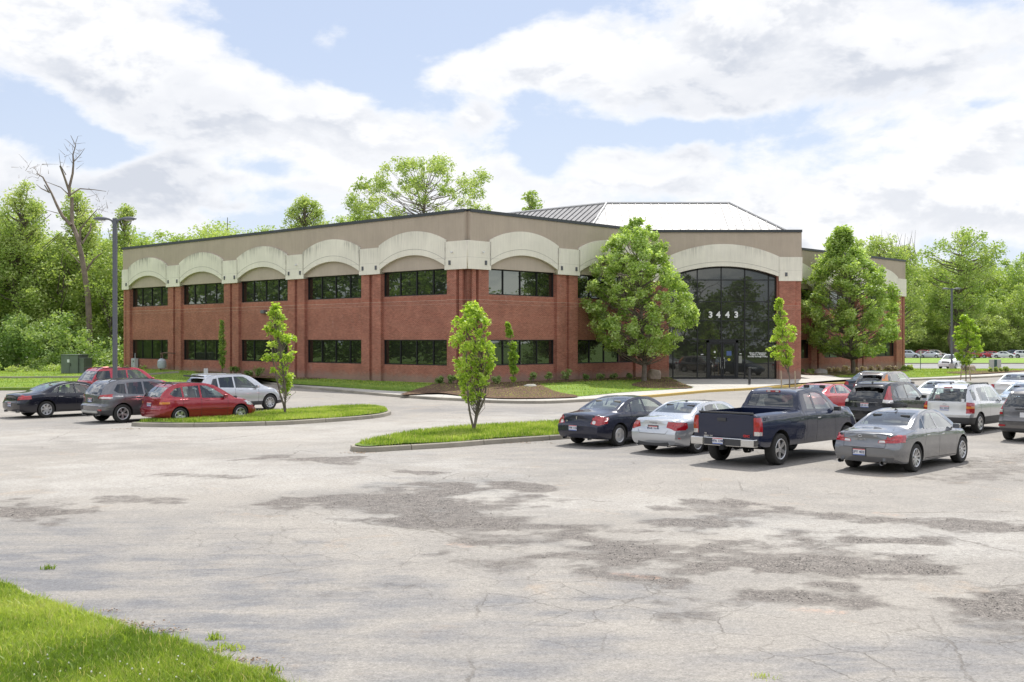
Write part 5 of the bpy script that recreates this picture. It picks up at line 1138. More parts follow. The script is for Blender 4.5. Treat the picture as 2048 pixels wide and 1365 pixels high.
def car_glass(name, tint, body=.0):
    m = bpy.data.materials.new(name); t = NT(nodes_of(m))
    tr = t.n('ShaderNodeBsdfTransparent', {'Color': tint + (1,)}); g = t.n('ShaderNodeBsdfGlossy', {'Color': (.95, .98, 1, 1), 'Roughness': .01})
    ge = t.n('ShaderNodeNewGeometry'); dt = t.n('ShaderNodeVectorMath', {0: ge.outputs['Normal'], 1: ge.outputs['Incoming']}, operation='DOT_PRODUCT').outputs['Value']
    k = t.math('ADD', t.math('MULTIPLY', t.math('POWER', t.math('SUBTRACT', 1.0, t.math('ABSOLUTE', dt)), 3.0), .85), .09, clamp=True)
    mx = t.n('ShaderNodeMixShader', {0: k, 1: tr.outputs[0], 2: g.outputs[0]}); t.n('ShaderNodeOutputMaterial', {'Surface': mx}); return m
GCL = car_glass('clear_car_glass', (.70, .78, .73)); GDK = car_glass('dark_car_glass', (.16, .17, .18))
MTY_ = M('tyre_rubber', (.028, .027, .026), .85, bump=.3, bscale=60.); MALU = M('alloy_wheel', (.52, .52, .53), .28, .75); MWD = M('wheel_dark', (.02, .02, .02), .6)
MBLK = M('black_plastic', (.045, .045, .048), .6); MARCH = M('wheel_well_black', (.012, .012, .012), .9); MSEAM = M('panel_gap', (.012, .012, .012), .8)
MCHR = M('chrome', (.60, .60, .60), .16, 1.0); MRED = M('tail_lamp_red', (.36, .006, .012), .15, coat=1.0, var=.3, vscale=18); MORG = M('lamp_amber', (.65, .22, .03), .2, coat=1.0); MCLR = M('lamp_clear', (.62, .60, .58), .12, .3, coat=1.0)
MHL = M('headlamp', (.55, .57, .60), .08, .5, coat=1.0); MINT = M('interior_dark', (.07, .07, .072), .9); MINL = M('interior_light', (.30, .28, .25), .9)
MPLW = M('plate_white', (.68, .68, .70), .5); MPLB = M('plate_lettering', (.03, .04, .12), .6); MPLR = M('plate_red', (.55, .05, .06), .5); MPLBL = M('plate_blue', (.10, .16, .45), .5)
def pchip(P, x):
    P = sorted(P); xs = np.array([p[0] for p in P], float); ys = np.array([p[1] for p in P], float); x = np.asarray(x, float)
    h = np.diff(xs); d = np.diff(ys) / h; m = np.zeros(len(xs)); m[0], m[-1] = d[0], d[-1]
    for i in range(1, len(xs) - 1):
        if d[i - 1] * d[i] > 0: w1, w2 = 2 * h[i] + h[i - 1], h[i] + 2 * h[i - 1]; m[i] = (w1 + w2) / (w1 / d[i - 1] + w2 / d[i])
    k = np.clip(np.searchsorted(xs, x) - 1, 0, len(h) - 1); t = np.clip((x - xs[k]) / h[k], 0, 1)
    return ys[k] * (1 + 2 * t) * (1 - t) ** 2 + h[k] * m[k] * t * (1 - t) ** 2 + ys[k + 1] * t * t * (3 - 2 * t) + h[k] * m[k + 1] * t * t * (t - 1)
def body_bm(S):
    L, W = S['L'], S['W']; zr = S.get('zr', .22)
    xs = sorted(set([round(v, 3) for v in list(np.linspace(0, .3, 8)) + list(np.arange(.3, L - .3, .085)) + list(np.linspace(L - .3, L, 8)) + S.get('xtra', [])]))
    zt = pchip(S['top'], xs); zb = np.minimum(pchip(S['belt'], xs), zt - .05); pl = pchip(S['plan'], xs) * W / 2; tum = S.get('tumble', .40)
    zsill = pchip(S.get('sill', [(0, .30), (.5, .24), (L - .5, .24), (L, .28)]), xs)
    def sec(i):
        w = pl[i]; t_, b_ = zt[i], zb[i]; h = t_ - b_; wb_ = w * .962; cr = S.get('crown', .055) + (.02 if h < .15 else 0); cr = S['crown_low'] if h < .2 and 'crown_low' in S else cr; wr = wb_ - .07 - tum * max(0, h - .06) - (.06 if h < .15 else 0); zs = zsill[i]
        zm = zs + (b_ - zs) * .52
        ctl = [(0, t_), (.5 * wr, t_ - .22 * cr), (.86 * wr, t_ - .62 * cr), (wr, t_ - cr), (wb_ - .012 - (wb_ - wr) * .03, max(b_ + .012, t_ - h * .96) if h > .15 else t_ - cr - (t_ - cr - b_) * .5), (wb_ + .012, b_ - .03), (w - .004, (zm + b_) / 2 + .04), (w, zm), (w - .012, zm - (zm - zs) * .5), (w - .035, zs + .03), (w - .10, zs - .02), (w * .5, zs - .03), (0, zs - .03)]
        out = []
        for a in range(len(ctl) - 1):
            n = 3 if a in (0, 1, 2, 5, 6, 7, 8) else (4 if a == 3 else 2)
            p0 = ctl[a - 1] if a else (-ctl[1][0], ctl[1][1]); p1 = ctl[a]; p2 = ctl[a + 1]; p3 = ctl[a + 2] if a + 2 < len(ctl) else p2
            for k in range(n):
                f = k / n
                if a in (3, 10, 11): q = (p1[0] + (p2[0] - p1[0]) * f, p1[1] + (p2[1] - p1[1]) * f)
                else: q = tuple(.5 * ((2 * p1[c]) + (-p0[c] + p2[c]) * f + (2 * p0[c] - 5 * p1[c] + 4 * p2[c] - p3[c]) * f * f + (-p0[c] + 3 * p1[c] - 3 * p2[c] + p3[c]) * f ** 3) for c in (0, 1))
                out.append(q)
        out.append(ctl[-1]); return out
    secs = [sec(i) for i in range(len(xs))]
    fr_, ff_ = S.get('rfade', .7), S.get('ffade', .8); ro_, fo_ = S['rear_off'], S['front_off']; br_, bf_ = S.get('rbow', .10), S.get('fbow', .22)
    def deform(x, y, z):
        wR = 1 - float(sst(x, 0, fr_)); wF = float(sst(x, L - ff_, L)); yy = (y / (W / 2)) ** 2
        return (x + wR * (float(pchip(ro_, z)) + br_ * yy * yy * .5 + br_ * yy * .5) - wF * (float(pchip(fo_, z)) + bf_ * yy), y, z)
    bm = bmesh.new(); G = {}
    for i, sc_ in enumerate(secs):
        for j, (y, z) in enumerate(sc_):
            for s in (1, -1): G[i, j, s] = bm.verts.new(deform(xs[i], y * s, z))
    m = len(secs[0])
    for i in range(len(xs) - 1):
        for j in range(m - 1):
            a, b, c, d = (i, j), (i + 1, j), (i + 1, j + 1), (i, j + 1)
            bm.faces.new([G[a + (1,)], G[b + (1,)], G[c + (1,)], G[d + (1,)]]); bm.faces.new([G[a + (-1,)], G[d + (-1,)], G[c + (-1,)], G[b + (-1,)]])
    K = 10
    for i in (0, len(xs) - 1):
        rows = [[bm.verts.new(deform(xs[i], y * (2 * k / K - 1), z)) for k in range(K + 1)] for (y, z) in secs[i]]
        for j in range(m - 1):
            for k in range(K):
                q = [rows[j][k], rows[j + 1][k], rows[j + 1][k + 1], rows[j][k + 1]]
                if i: q = q[::-1]
                bm.faces.new(q)
    bmesh.ops.remove_doubles(bm, verts=bm.verts, dist=1e-4); bmesh.ops.recalc_face_normals(bm, faces=bm.faces)
    if bm.calc_volume(signed=True) < 0: bmesh.ops.reverse_faces(bm, faces=bm.faces)
    return bm
def boolean(bm, cut):
    ma = bpy.data.meshes.new('a'); bm.to_mesh(ma); bm.free(); oa = bpy.data.objects.new('a', ma); COL.objects.link(oa)
    mc = bpy.data.meshes.new('c'); cut.to_mesh(mc); cut.free(); oc = bpy.data.objects.new('c', mc); COL.objects.link(oc)
    md = oa.modifiers.new('b', 'BOOLEAN'); md.operation = 'DIFFERENCE'; md.object = oc; md.solver = 'EXACT'
    dg = bpy.context.evaluated_depsgraph_get(); dg.update(); me = bpy.data.meshes.new_from_object(oa.evaluated_get(dg)); out = bmesh.new(); out.from_mesh(me)
    for o in (oa, oc): bpy.data.objects.remove(o)
    for q in (me, ma, mc): bpy.data.meshes.remove(q)
    return out
def pin(px, py, poly):
    c = False; n = len(poly)
    for i in range(n):
        x0, y0 = poly[i]; x1, y1 = poly[i - 1]
        if (y0 > py) != (y1 > py) and px < (x1 - x0) * (py - y0) / (y1 - y0) + x0: c = not c
    return c
def cut_region(bm, poly, view, pred):
    """cut along each side of poly (view 's': x,z ; 'r': y,z); return faces inside that satisfy pred"""
    ax = 0 if view == 's' else 1; xs = [p[0] for p in poly]; zs = [p[1] for p in poly]; x0, x1, z0, z1 = min(xs), max(xs), min(zs), max(zs); n = len(poly)
    for i in range(n):
        a, b = poly[i], poly[(i + 1) % n]; d = (b[0] - a[0], b[1] - a[1])
        if abs(d[0]) + abs(d[1]) < 1e-6: continue
        co = Vector((a[0], 0, a[1])) if view == 's' else Vector((0, a[0], a[1])); no = Vector((d[1], 0, -d[0])) if view == 's' else Vector((0, d[1], -d[0]))
        fs = [f for f in bm.faces if pred(f) and min(v.co[ax] for v in f.verts) < x1 + 1e-4 and max(v.co[ax] for v in f.verts) > x0 - 1e-4 and min(v.co.z for v in f.verts) < z1 + 1e-4 and max(v.co.z for v in f.verts) > z0 - 1e-4]
        if not fs: continue
        es = {e for f in fs for e in f.edges}; vs = {v for f in fs for v in f.verts}
        bmesh.ops.bisect_plane(bm, geom=list(vs) + list(es) + fs, dist=1e-5, plane_co=co, plane_no=no)
    out = []
    for f in bm.faces:
        if pred(f):
            c = f.calc_center_median()
            if x0 <= c[ax] <= x1 and z0 <= c.z <= z1 and pin(c[ax], c.z, poly): out.append(f)
    return out
def wheel_set(r, w, style, rimf=.66):
    key = ('wheel', round(r, 3), style)
    if key in WH: return WH[key]
    t = MB(); rr = r * rimf; prof = [(rr, -w * .42), (rr + .012, -w * .5), (r * .9, -w * .52), (r * .975, -w * .44), (r, -w * .30), (r, w * .30), (r * .975, w * .44), (r * .9, w * .52), (rr + .012, w * .5), (rr, w * .42)]
    t.lathe(prof, 36, 0, 'y'); to = t.build('wheel', [MTY_], None, smooth=True)
    b = MB(); y = -w * .5      # outer face looks to -y ; the copies for the left are turned round
    b.lathe([(rr + .004, y + .01), (rr - .012, y - .002), (rr - .03, y + .012), (rr - .035, y + .09)], 36, 0, 'y')
    b.lathe([(rr - .02, y + .085), (.001, y + .085)], 24, 1, 'y')
    n, wd, twin = {'five': (5, .055, 0), 'seven': (7, .045, 0), 'multi': (14, .018, 0), 'ten': (10, .026, 0), 'twin': (5, .026, 1), 'steel': (7, .075, 0)}[style]
    hub = .045 if style != 'steel' else .09
    for k in range(n):
        a0 = 2 * math.pi * k / n + .3
        for da in ((-.16, .16) if twin else (0,)):
            c, s = math.cos(a0 + da), math.sin(a0 + da); c0, s0 = math.cos(a0 + da * .3), math.sin(a0 + da * .3)
            p0 = Vector((c0 * hub * .6, 0, s0 * hub * .6)); p1 = Vector((c * (rr - .02), 0, s * (rr - .02))); u = (p1 - p0).normalized(); v = Vector((-u.z, 0, u.x)); vs = []
            for q, hw, yy in ((p0, wd * .8, y + .035), (p1, wd, y + .008)):
                vs += [q - v * hw + Vector((0, yy, 0)), q + v * hw + Vector((0, yy, 0)), q + v * hw + Vector((0, yy + .035, 0)), q - v * hw + Vector((0, yy + .035, 0))]
            b.add(vs, [(0, 1, 5, 4), (1, 2, 6, 5), (2, 3, 7, 6), (3, 0, 4, 7)])
    b.lathe([(.001, y + .02), (hub * .6, y + .022), (hub, y + .03), (hub * 1.1, y + .06)], 18, 0, 'y')
    ro = b.build('rim', [MALU, MWD], None, smooth=True)
    md, rd = to.data, ro.data; bpy.data.objects.remove(to); bpy.data.objects.remove(ro); WH[key] = (md, rd); return WH[key]
WH = {}
def make_car(S, loc, heading, label, cat, group=None, name='parked_car', detail=True):
    L, W, H, wb, ro = S['L'], S['W'], S['H'], S['wb'], S['ro']; r = S.get('r', .33); ra = S.get('ra', r + .055); cx = ro + wb / 2; pm = S['paint']
    root = empty(name, loc, heading, label, cat, group)
    bm = body_bm(S); cut = bmesh.new()
    for ax_ in (ro, ro + wb):
        for s in (1, -1):
            m4 = Matrix.Translation((ax_, s * (W / 2 - .02), r + .005)) @ Matrix.Rotation(R(90), 4, 'X'); bmesh.ops.create_cone(cut, cap_ends=True, segments=40, radius1=ra, radius2=ra, depth=.62, matrix=m4)
    if 'bed' in S:
        x0, x1, y0, z0 = S['bed']; bmesh.ops.create_cube(cut, size=1, matrix=Matrix.Translation(((x0 + x1) / 2, 0, z0 + 1)) @ Matrix.Diagonal((x1 - x0, 2 * y0, 2, 1)))
    bm = boolean(bm, cut)
    for f in bm.faces: f.smooth = True; f.material_index = 0
    def near_axle(v): return any(math.hypot(v.co.x - a, v.co.z - r - .005) < ra + .004 for a in (ro, ro + wb))
    for f in bm.faces:
        if all(near_axle(v) for v in f.verts): f.material_index = 1
    mid = S.get('mid', L * .5)
    if S.get('clad'):
        zc = S['clad']; bmesh.ops.bisect_plane(bm, geom=bm.verts[:] + bm.edges[:] + bm.faces[:], dist=1e-5, plane_co=(0, 0, zc), plane_no=(0, 0, 1))
        for f in bm.faces:
            if f.calc_center_median().z < zc and f.material_index == 0: f.material_index = 2
    sideR = lambda s: (lambda f: f.normal.y * s > .35 and f.calc_center_median().y * s > .25 and f.material_index != 1)
    rear = lambda f: f.normal.x < -.12 and f.calc_center_median().x < mid and f.material_index != 1
    frnt = lambda f: f.normal.x > .12 and f.calc_center_median().x > mid and f.material_index != 1
    slots = [pm, MARCH, MBLK, MSEAM] + S.get('extra_mats', [])
    # gaps between panels
    def strip(a, b, w=.006):
        dx, dz = b[0] - a[0], b[1] - a[1]; l = math.hypot(dx, dz); nx_, nz_ = -dz / l * w, dx / l * w
        return [(a[0] - nx_, a[1] - nz_), (b[0] - nx_, b[1] - nz_), (b[0] + nx_, b[1] + nz_), (a[0] + nx_, a[1] + nz_)]
    if detail:
        for poly in S.get('gaps', []):
            for a, b in zip(poly, poly[1:]):
                for s in (1, -1):
                    for f in cut_region(bm, strip(a, b), 's', sideR(s)): f.material_index = 3
        for poly in S.get('rgaps', []):
            for a, b in zip(poly, poly[1:]):
                for f in cut_region(bm, strip(a, b), 'r', rear): f.material_index = 3
        for (poly, mi) in S.get('rpaint', []):
            for f in cut_region(bm, poly, 'r', rear): f.material_index = mi
    dead = set()
    def part(nm, faces, mats, inset=0.0, mi=None):
        faces = [f for f in faces if f not in dead]
        if not faces: return None
        vm = {}; pb = bmesh.new()
        for f in faces:
            for v in f.verts:
                if v not in vm: vm[v] = pb.verts.new(v.co - v.normal * inset)
            try: nf = pb.faces.new([vm[v] for v in f.verts]); nf.smooth = True; nf.material_index = (mi(f) if mi else 0)
            except ValueError: pass
        me = bpy.data.meshes.new(nm); pb.transform(Matrix.Translation((-cx, 0, 0))); pb.to_mesh(me); pb.free(); dead.update(faces)
        return link_mesh(nm, me, root, mats)
    GF, GR = S.get('glass_f', GCL), S.get('glass_r', GCL)
    jobs = []
    for s in (1, -1):
        for k, poly in enumerate(S['side_windows']): jobs.append(('side_window', cut_region(bm, poly, 's', sideR(s)), [GF if poly is S['side_windows'][-1] else GR]))
    bm.faces.ensure_lookup_table()
    sym = lambda P: P + [(-a, b) for a, b in P[::-1]]
    rw = sym(S['rear_window']); ws = sym(S['windshield'])
    jobs.append(('rear_window', cut_region(bm, rw, 'r', rear), [GR])); jobs.append(('windshield', cut_region(bm, ws, 'r', frnt), [GCL]))
    # every later cut may split earlier faces : so collect all cuts first, then select again
    lamps = []
    for s in (1, -1):
        for (mt, rp, sp) in S.get('tail', []):
            if rp: cut_region(bm, [(a * s, b) for a, b in rp], 'r', rear)
            if sp: cut_region(bm, sp, 's', sideR(s))
        for (mt, rp, sp) in S.get('head', []):
            if rp: cut_region(bm, [(a * s, b) for a, b in rp], 'r', frnt)
            if sp: cut_region(bm, sp, 's', sideR(s))
    def insel(poly, view, pred):
        ax = 0 if view == 's' else 1; return [f for f in bm.faces if pred(f) and pin(f.calc_center_median()[ax], f.calc_center_median().z, poly)]
    for s in (1, -1):
        for key, nm, pr in (('tail', 'tail_light', rear), ('head', 'headlight', frnt)):
            if not S.get(key): continue
            mats = []; sel = {}
            for (mt, rp, sp) in S[key]:
                if mt not in mats: mats.append(mt)
                k = mats.index(mt)
                if rp:
                    for f in insel([(a * s, b) for a, b in rp], 'r', pr): sel[f] = k
                if sp:
                    for f in insel(sp, 's', sideR(s)): sel[f] = k
            part(nm, list(sel), mats, -.004, lambda f: sel[f])
    for s in (1, -1):
        for poly in S['side_windows']: part('side_window', insel(poly, 's', sideR(s)), [GF if poly is S['side_windows'][-1] else GR], .004)
    part('rear_window', insel(rw, 'r', rear), [GR], .004); part('windshield', insel(ws, 'r', frnt), [GCL], .004)
    bmesh.ops.delete(bm, geom=list(dead), context='FACES')
    bmesh.ops.transform(bm, matrix=Matrix.Translation((-cx, 0, 0)), verts=bm.verts)
    me = bpy.data.meshes.new('body'); bm.to_mesh(me); bm.free(); body = link_mesh('body', me, root, slots); me.set_sharp_from_angle(angle=R(42))
    # wheels
    md, rd = wheel_set(r, S.get('ww', .215), S.get('wheel', 'five'))
    for ax_ in (ro, ro + wb):
        for s in (-1, 1):
            o = link_mesh('wheel', md, root); o.location = (ax_ - cx, s * (W / 2 - S.get('ww', .215) / 2 - .02), r); o.rotation_euler = (0, .7 * ax_, 0 if s < 0 else math.pi)
            q = link_mesh('rim', rd, o)
    # cabin
    zb_ = S['seat_z']; si = MB(); fx = S['seat_x']
    def seat(x, y, w=.24, h=.62):
        o = MB(); o.obox((x + .1, y, zb_ - .32), (.27, 0, 0), (0, w, 0), (0, 0, .08)); o.obox((x - .20, y, zb_ - .02), (.06, 0, 0.02), (0, w, 0), (-.09, 0, h / 2)); [o.obox((x - .30, y + yy, zb_ + h / 2 + .07), (.045, 0, 0), (0, .12, 0), (-.01, 0, .085)) for yy in ((0,) if w < .5 else (-.36, .36))]; return o
    sm = S.get('seat_mat', MINT)
    if detail and not S.get('no_seats'):
        for y in (-.37, .37): seat(fx, y).build('seat', sm, root, bevel=.03, seg=2).location = (-cx, 0, 0)
        
        if 'bed' not in S: seat(fx - .88, 0, .62, .56).build('rear_seat', sm, root, bevel=.03).location = (-cx, 0, 0)
        d = MB(); d.box(fx + .62, fx + 1.15, -W * .40, W * .40, zb_ - .25, zb_ + .02); d.box(S.get('shelf', (1.05, 1.75))[0], S.get('shelf', (1.05, 1.75))[1], -W * .36, W * .36, zb_ + .02, zb_ + .05); d.build('dashboard', MINT, root, bevel=.03).location = (-cx, 0, 0)
        sw = MB(); sw.lathe([(.17, 0), (.185, .012), (.17, .024), (.155, .012), (.17, 0)], 20, 0, 'x'); so_ = sw.build('steering_wheel', MBLK, root, smooth=True); so_.location = (fx + .55 - cx, .37, zb_ + .02); so_.rotation_euler = (0, .35, 0)
    # mirrors, handles, plate, extras
    mx_, mz = S['mirror']
    for s in (1, -1):
        o = MB(); o.obox((0, 0, 0), (.055, 0, 0), (0, .085, 0), (0, 0, .058)); o.obox((-.0, -s * .11, -.04), (.025, 0, 0), (0, .05, 0), (0, 0, .014)); q = o.build('side_mirror', S.get('mirror_mat', pm), root, smooth=True, bevel=.03, seg=4); q.location = (mx_ - cx, s * (W / 2 + .06), mz)
    if detail:
        for (hx_, hz_) in S['handles']:
            for s in (1, -1):
                q = MB().obox((0, 0, 0), (.085, 0, 0), (0, .014, 0), (0, 0, .013)).build('door_handle', S.get('handle_mat', pm), root, bevel=.008); q.location = (hx_ - cx, s * (W / 2 + S.get('handle_y', -.012)), hz_)
    return root, cx
def plate(root, cx, x, z, text, y=0.0, tilt=0.0, style='ohio', frame=None):
    p = MB().box(-.012, .0, -.152, .152, -.076, .076, 0)
    if style == 'ohio': p.box(-.0135, -.012, -.150, .150, .056, .074, 1); p.box(-.0135, -.012, -.150, .150, -.074, -.052, 2)
    if frame: p.box(-.010, .006, -.175, .175, -.10, .10, 3)
    o = p.build('number_plate', [MPLW, MPLR, MPLBL, MBLK], root, fix=True); o.location = (x - cx, y, z); o.rotation_euler = (0, tilt, 0)
    if text: text_mesh('plate_number', text, .088, MPLB, o, basis((-.0145, 0, 0), Vector((0, -1, 0)), Vector((0, 0, 1)), Vector((-1, 0, 0))), .001, bold=.002)
    return o
def mark(root, cx, x, y, z, text, size, mat=MCHR, nm='lettering', sp=1.0, bold=.0015):
    return text_mesh(nm, text, size, mat, root, basis((x - cx, y, z), Vector((0, -1, 0)), Vector((0, 0, 1)), Vector((-1, 0, 0))), .004, 'CENTER', bold, sp)
def rings(root, cx, x, y, z, r, n, dx, w=.006, sx=1.0):
    m = MB()
    for k in range(n):
        yc = y + (k - (n - 1) / 2) * dx; m.tube([(x - cx, yc + sx * r * math.cos(a), z + r * math.sin(a)) for a in np.linspace(0, 2 * math.pi, 21)], w, 5, cap=False)
    return m.build('emblem', MCHR, root, fix=False, smooth=True)
def exhaust(root, cx, x, ys, z, r=.035):
    for y in ys:
        m = MB(); m.lathe([(r, -.0), (r + .004, -.004), (r + .004, .14)], 16, 0, 'x'); m.lathe([(r, 0), (r * .9, .05), (.001, .06)], 16, 1, 'x'); q = m.build('exhaust_pipe', [MCHR, MARCH], root, smooth=True, fix=False); q.location = (x - cx, y, z)
def rails(root, cx, x0, x1, y, z, mat=MBLK, cross=False, h=.05):
    for s in (1, -1):
        m = MB(); n = 8; m.tube([(x0 - cx, s * y, z - .03), (x0 + .10 - cx, s * y, z + h)] + [(x0 + .1 + (x1 - x0 - .2) * k / n - cx, s * y, z + h + .012 * math.sin(math.pi * k / n)) for k in range(1, n)] + [(x1 - .1 - cx, s * y, z + h), (x1 - cx, s * y, z - .04)], .018, 6); m.build('roof_rail', mat, root, smooth=True)
    if cross:
        for f in (.28, .72): m = MB(); m.tube([(x0 + (x1 - x0) * f - cx, -y, z + h + .01), (x0 + (x1 - x0) * f - cx, y, z + h + .01)], .02, 6); m.build('roof_bar', mat, root, smooth=True)
def antenna(root, cx, x, z, h=.05):
    m = MB(); m.add([(x - .06 - cx, -.008, z + h), (x + .10 - cx, 0, z), (x - .09 - cx, -.022, z), (x - .09 - cx, .022, z), (x - .06 - cx, .008, z + h)], [(0, 1, 2), (1, 4, 3), (0, 4, 1), (0, 2, 3, 4), (1, 3, 2)]); m.build('antenna', MBLK, root)
def wiper(root, cx, x, z, y0, y1, tilt=.03):
    m = MB(); m.tube([(x - cx, y0, z), (x - .01 - cx, (y0 + y1) / 2, z + tilt), (x - cx, y1, z + tilt * 1.4)], .010, 6); m.build('wiper', MBLK, root)

def sedan(**k):
    S = dict(L=4.75, W=1.78, H=1.45, wb=2.85, ro=1.05, r=.33, seat_z=.90, seat_x=2.75, mirror=(3.30, 1.0), handles=[(1.72, .86), (2.62, .84)],
        top=[(0, .88), (.05, .955), (.22, 1.01), (.75, 1.06), (1.02, 1.11), (1.40, 1.27), (1.80, 1.395), (2.30, 1.45), (2.75, 1.445), (3.10, 1.37), (3.50, 1.18), (3.80, 1.02), (4.10, .955), (4.45, .85), (4.66, .73), (4.75, .62)],
        belt=[(0, .80), (.4, .90), (1.2, .965), (2.4, .945), (3.5, .90), (4.3, .78), (4.75, .52)], plan=[(0, .86), (.15, .93), (.5, .975), (1.3, 1.0), (3.4, 1.0), (4.1, .975), (4.5, .92), (4.75, .80)],
        rear_off=[(.15, .16), (.30, .06), (.45, .0), (.62, .0), (.70, .05), (.85, .07), (.95, .03), (1.0, .05), (1.5, .1)], front_off=[(.15, .15), (.3, .03), (.45, .0), (.62, .05), (.8, .2), (1.0, .3)],
        side_windows=[[(1.36, 1.035), (1.60, 1.015), (1.70, 1.25), (1.60, 1.215)], [(1.66, 1.012), (2.33, .985), (2.33, 1.362), (2.05, 1.345), (1.78, 1.28)], [(2.42, .985), (3.44, .95), (3.25, 1.10), (3.0, 1.24), (2.72, 1.345), (2.42, 1.365)]],
        rear_window=[(.60, 1.105), (.50, 1.385)], windshield=[(.66, 1.05), (.53, 1.385)],
        gaps=[[(2.38, .30), (2.38, .95)], [(1.50, .62), (1.62, .99)], [(3.48, .32), (3.46, .90)], [(1.55, .30), (3.46, .28)]], rgaps=[[(.56, .99), (.52, .62)], [(-.56, .99), (-.52, .62)], [(-.52, .62), (.52, .62)]],
        tail=[(MRED, [(.46, .70), (.95, .72), (.95, .90), (.50, .87)], [(-.1, .72), (.32, .80), (.25, .88), (-.1, .90)])], head=[(MHL, [(.42, .60), (.9, .64), (.9, .80), (.5, .74)], [(4.3, .70), (4.9, .60), (4.9, .80), (4.3, .80)])])
    S.update(k); return S
def suv(**k):
    S = dict(L=4.52, W=1.84, H=1.68, wb=2.68, ro=.94, r=.35, seat_z=1.06, seat_x=2.25, mirror=(2.92, 1.10), handles=[(1.22, .96), (2.10, .94)], shelf=(.4, .5), tumble=.30, rfade=1.1, rbow=.12, mid=2.0,
        top=[(0, 1.34), (.05, 1.50), (.18, 1.60), (.7, 1.655), (1.5, 1.68), (2.2, 1.67), (2.65, 1.60), (3.0, 1.42), (3.36, 1.17), (3.55, 1.09), (3.9, 1.045), (4.25, .95), (4.44, .82), (4.52, .70)],
        belt=[(0, 1.02), (.6, 1.06), (2.5, 1.01), (3.4, .97), (4.1, .88), (4.52, .55)], plan=[(0, .88), (.2, .95), (.6, .985), (1.3, 1.0), (3.2, 1.0), (3.9, .975), (4.3, .93), (4.52, .84)],
        sill=[(0, .38), (.5, .30), (4.0, .28), (4.52, .32)], rear_off=[(.2, .14), (.38, .03), (.5, .0), (.66, .0), (.72, .07), (1.05, .10), (1.2, .16), (1.5, .36), (1.7, .5)], front_off=[(.2, .12), (.4, .0), (.62, .03), (.85, .14), (1.1, .3)],
        side_windows=[[(.62, 1.20), (.98, 1.12), (.98, 1.50), (.80, 1.48)], [(1.06, 1.105), (1.78, 1.075), (1.78, 1.555), (1.06, 1.53)], [(1.86, 1.07), (3.0, 1.03), (2.82, 1.22), (2.52, 1.46), (2.34, 1.55), (1.86, 1.565)]],
        rear_window=[(.66, 1.10), (.58, 1.50)], windshield=[(.70, 1.12), (.58, 1.58)],
        gaps=[[(1.82, .34), (1.82, 1.04)], [(1.0, .75), (1.02, 1.10)], [(3.02, .36), (3.04, .98)], [(1.3, .36), (3.0, .34)]], rgaps=[[(.70, 1.05), (.68, .66)], [(-.70, 1.05), (-.68, .66)], [(-.68, .66), (.68, .66)]],
        tail=[(MRED, [(.62, .80), (1.0, .80), (1.0, 1.05), (.66, 1.05)], [(-.1, .86), (.45, .98), (.35, 1.06), (-.1, 1.06)])], head=[(MHL, [(.45, .72), (.95, .74), (.95, .92), (.5, .88)], [(4.1, .80), (4.7, .70), (4.7, .92), (4.1, .92)])], clad=.0)
    S.update(k); return S
HEAD = math.atan2(.731, .682)
def rr_loc(S, px, py, Y=None, h=HEAD, z=0.0, wheel='rr'):
    """root position from the ground contact of a right-hand wheel"""
    p = gp(px, py, z) if Y is None else at(px, Y, z); c, s = math.cos(h), math.sin(h)
    lx = -S['wb'] / 2 if wheel == 'rr' else S['wb'] / 2; ly = -(S['W'] / 2 - .04)
    return (p.x - (lx * c - ly * s), p.y - (lx * s + ly * c), z)
def ctr(px, Y, z=0.0): return tuple(at(px, Y, z))
SEDW = [(.0, 0)]
# ---------------------------------------------------------------- nearest row, left to right
S = sedan(paint=paint('midnight_paint', (.012, .015, .035), .3, .3), L=4.80, ro=1.02, wheel='steel', seat_mat=MINL, handle_mat=MBLK,
    tail=[(MRED, [(.50, .70), (.78, .66), (1.0, .80), (1.0, .86), (.62, .94)], [(-.1, .76), (.30, .84), (.10, .92), (-.1, .92)]), (MCLR, [(.56, .71), (.63, .69), (.67, .73), (.66, .79), (.59, .80), (.55, .76)], None)])
c, cx = make_car(S, rr_loc(S, 1239, 893), HEAD, 'dark navy sedan with steel wheel covers, parked beside the middle grass island', 'car')
plate(c, cx, -.003, .56, 'EYM 1156', 0.12); mark(c, cx, .055, .40, .76, 'G6', .06); exhaust(c, cx, .02, (.52, -.45), .25, .028)
m = MB(); m.box(-.004, .0, -.014, .014, -.05, .03); m.box(-.004, 0, -.03, .03, .02, .032); o = m.build('emblem', MCHR, c); o.location = (.052 - cx, .02, .87)
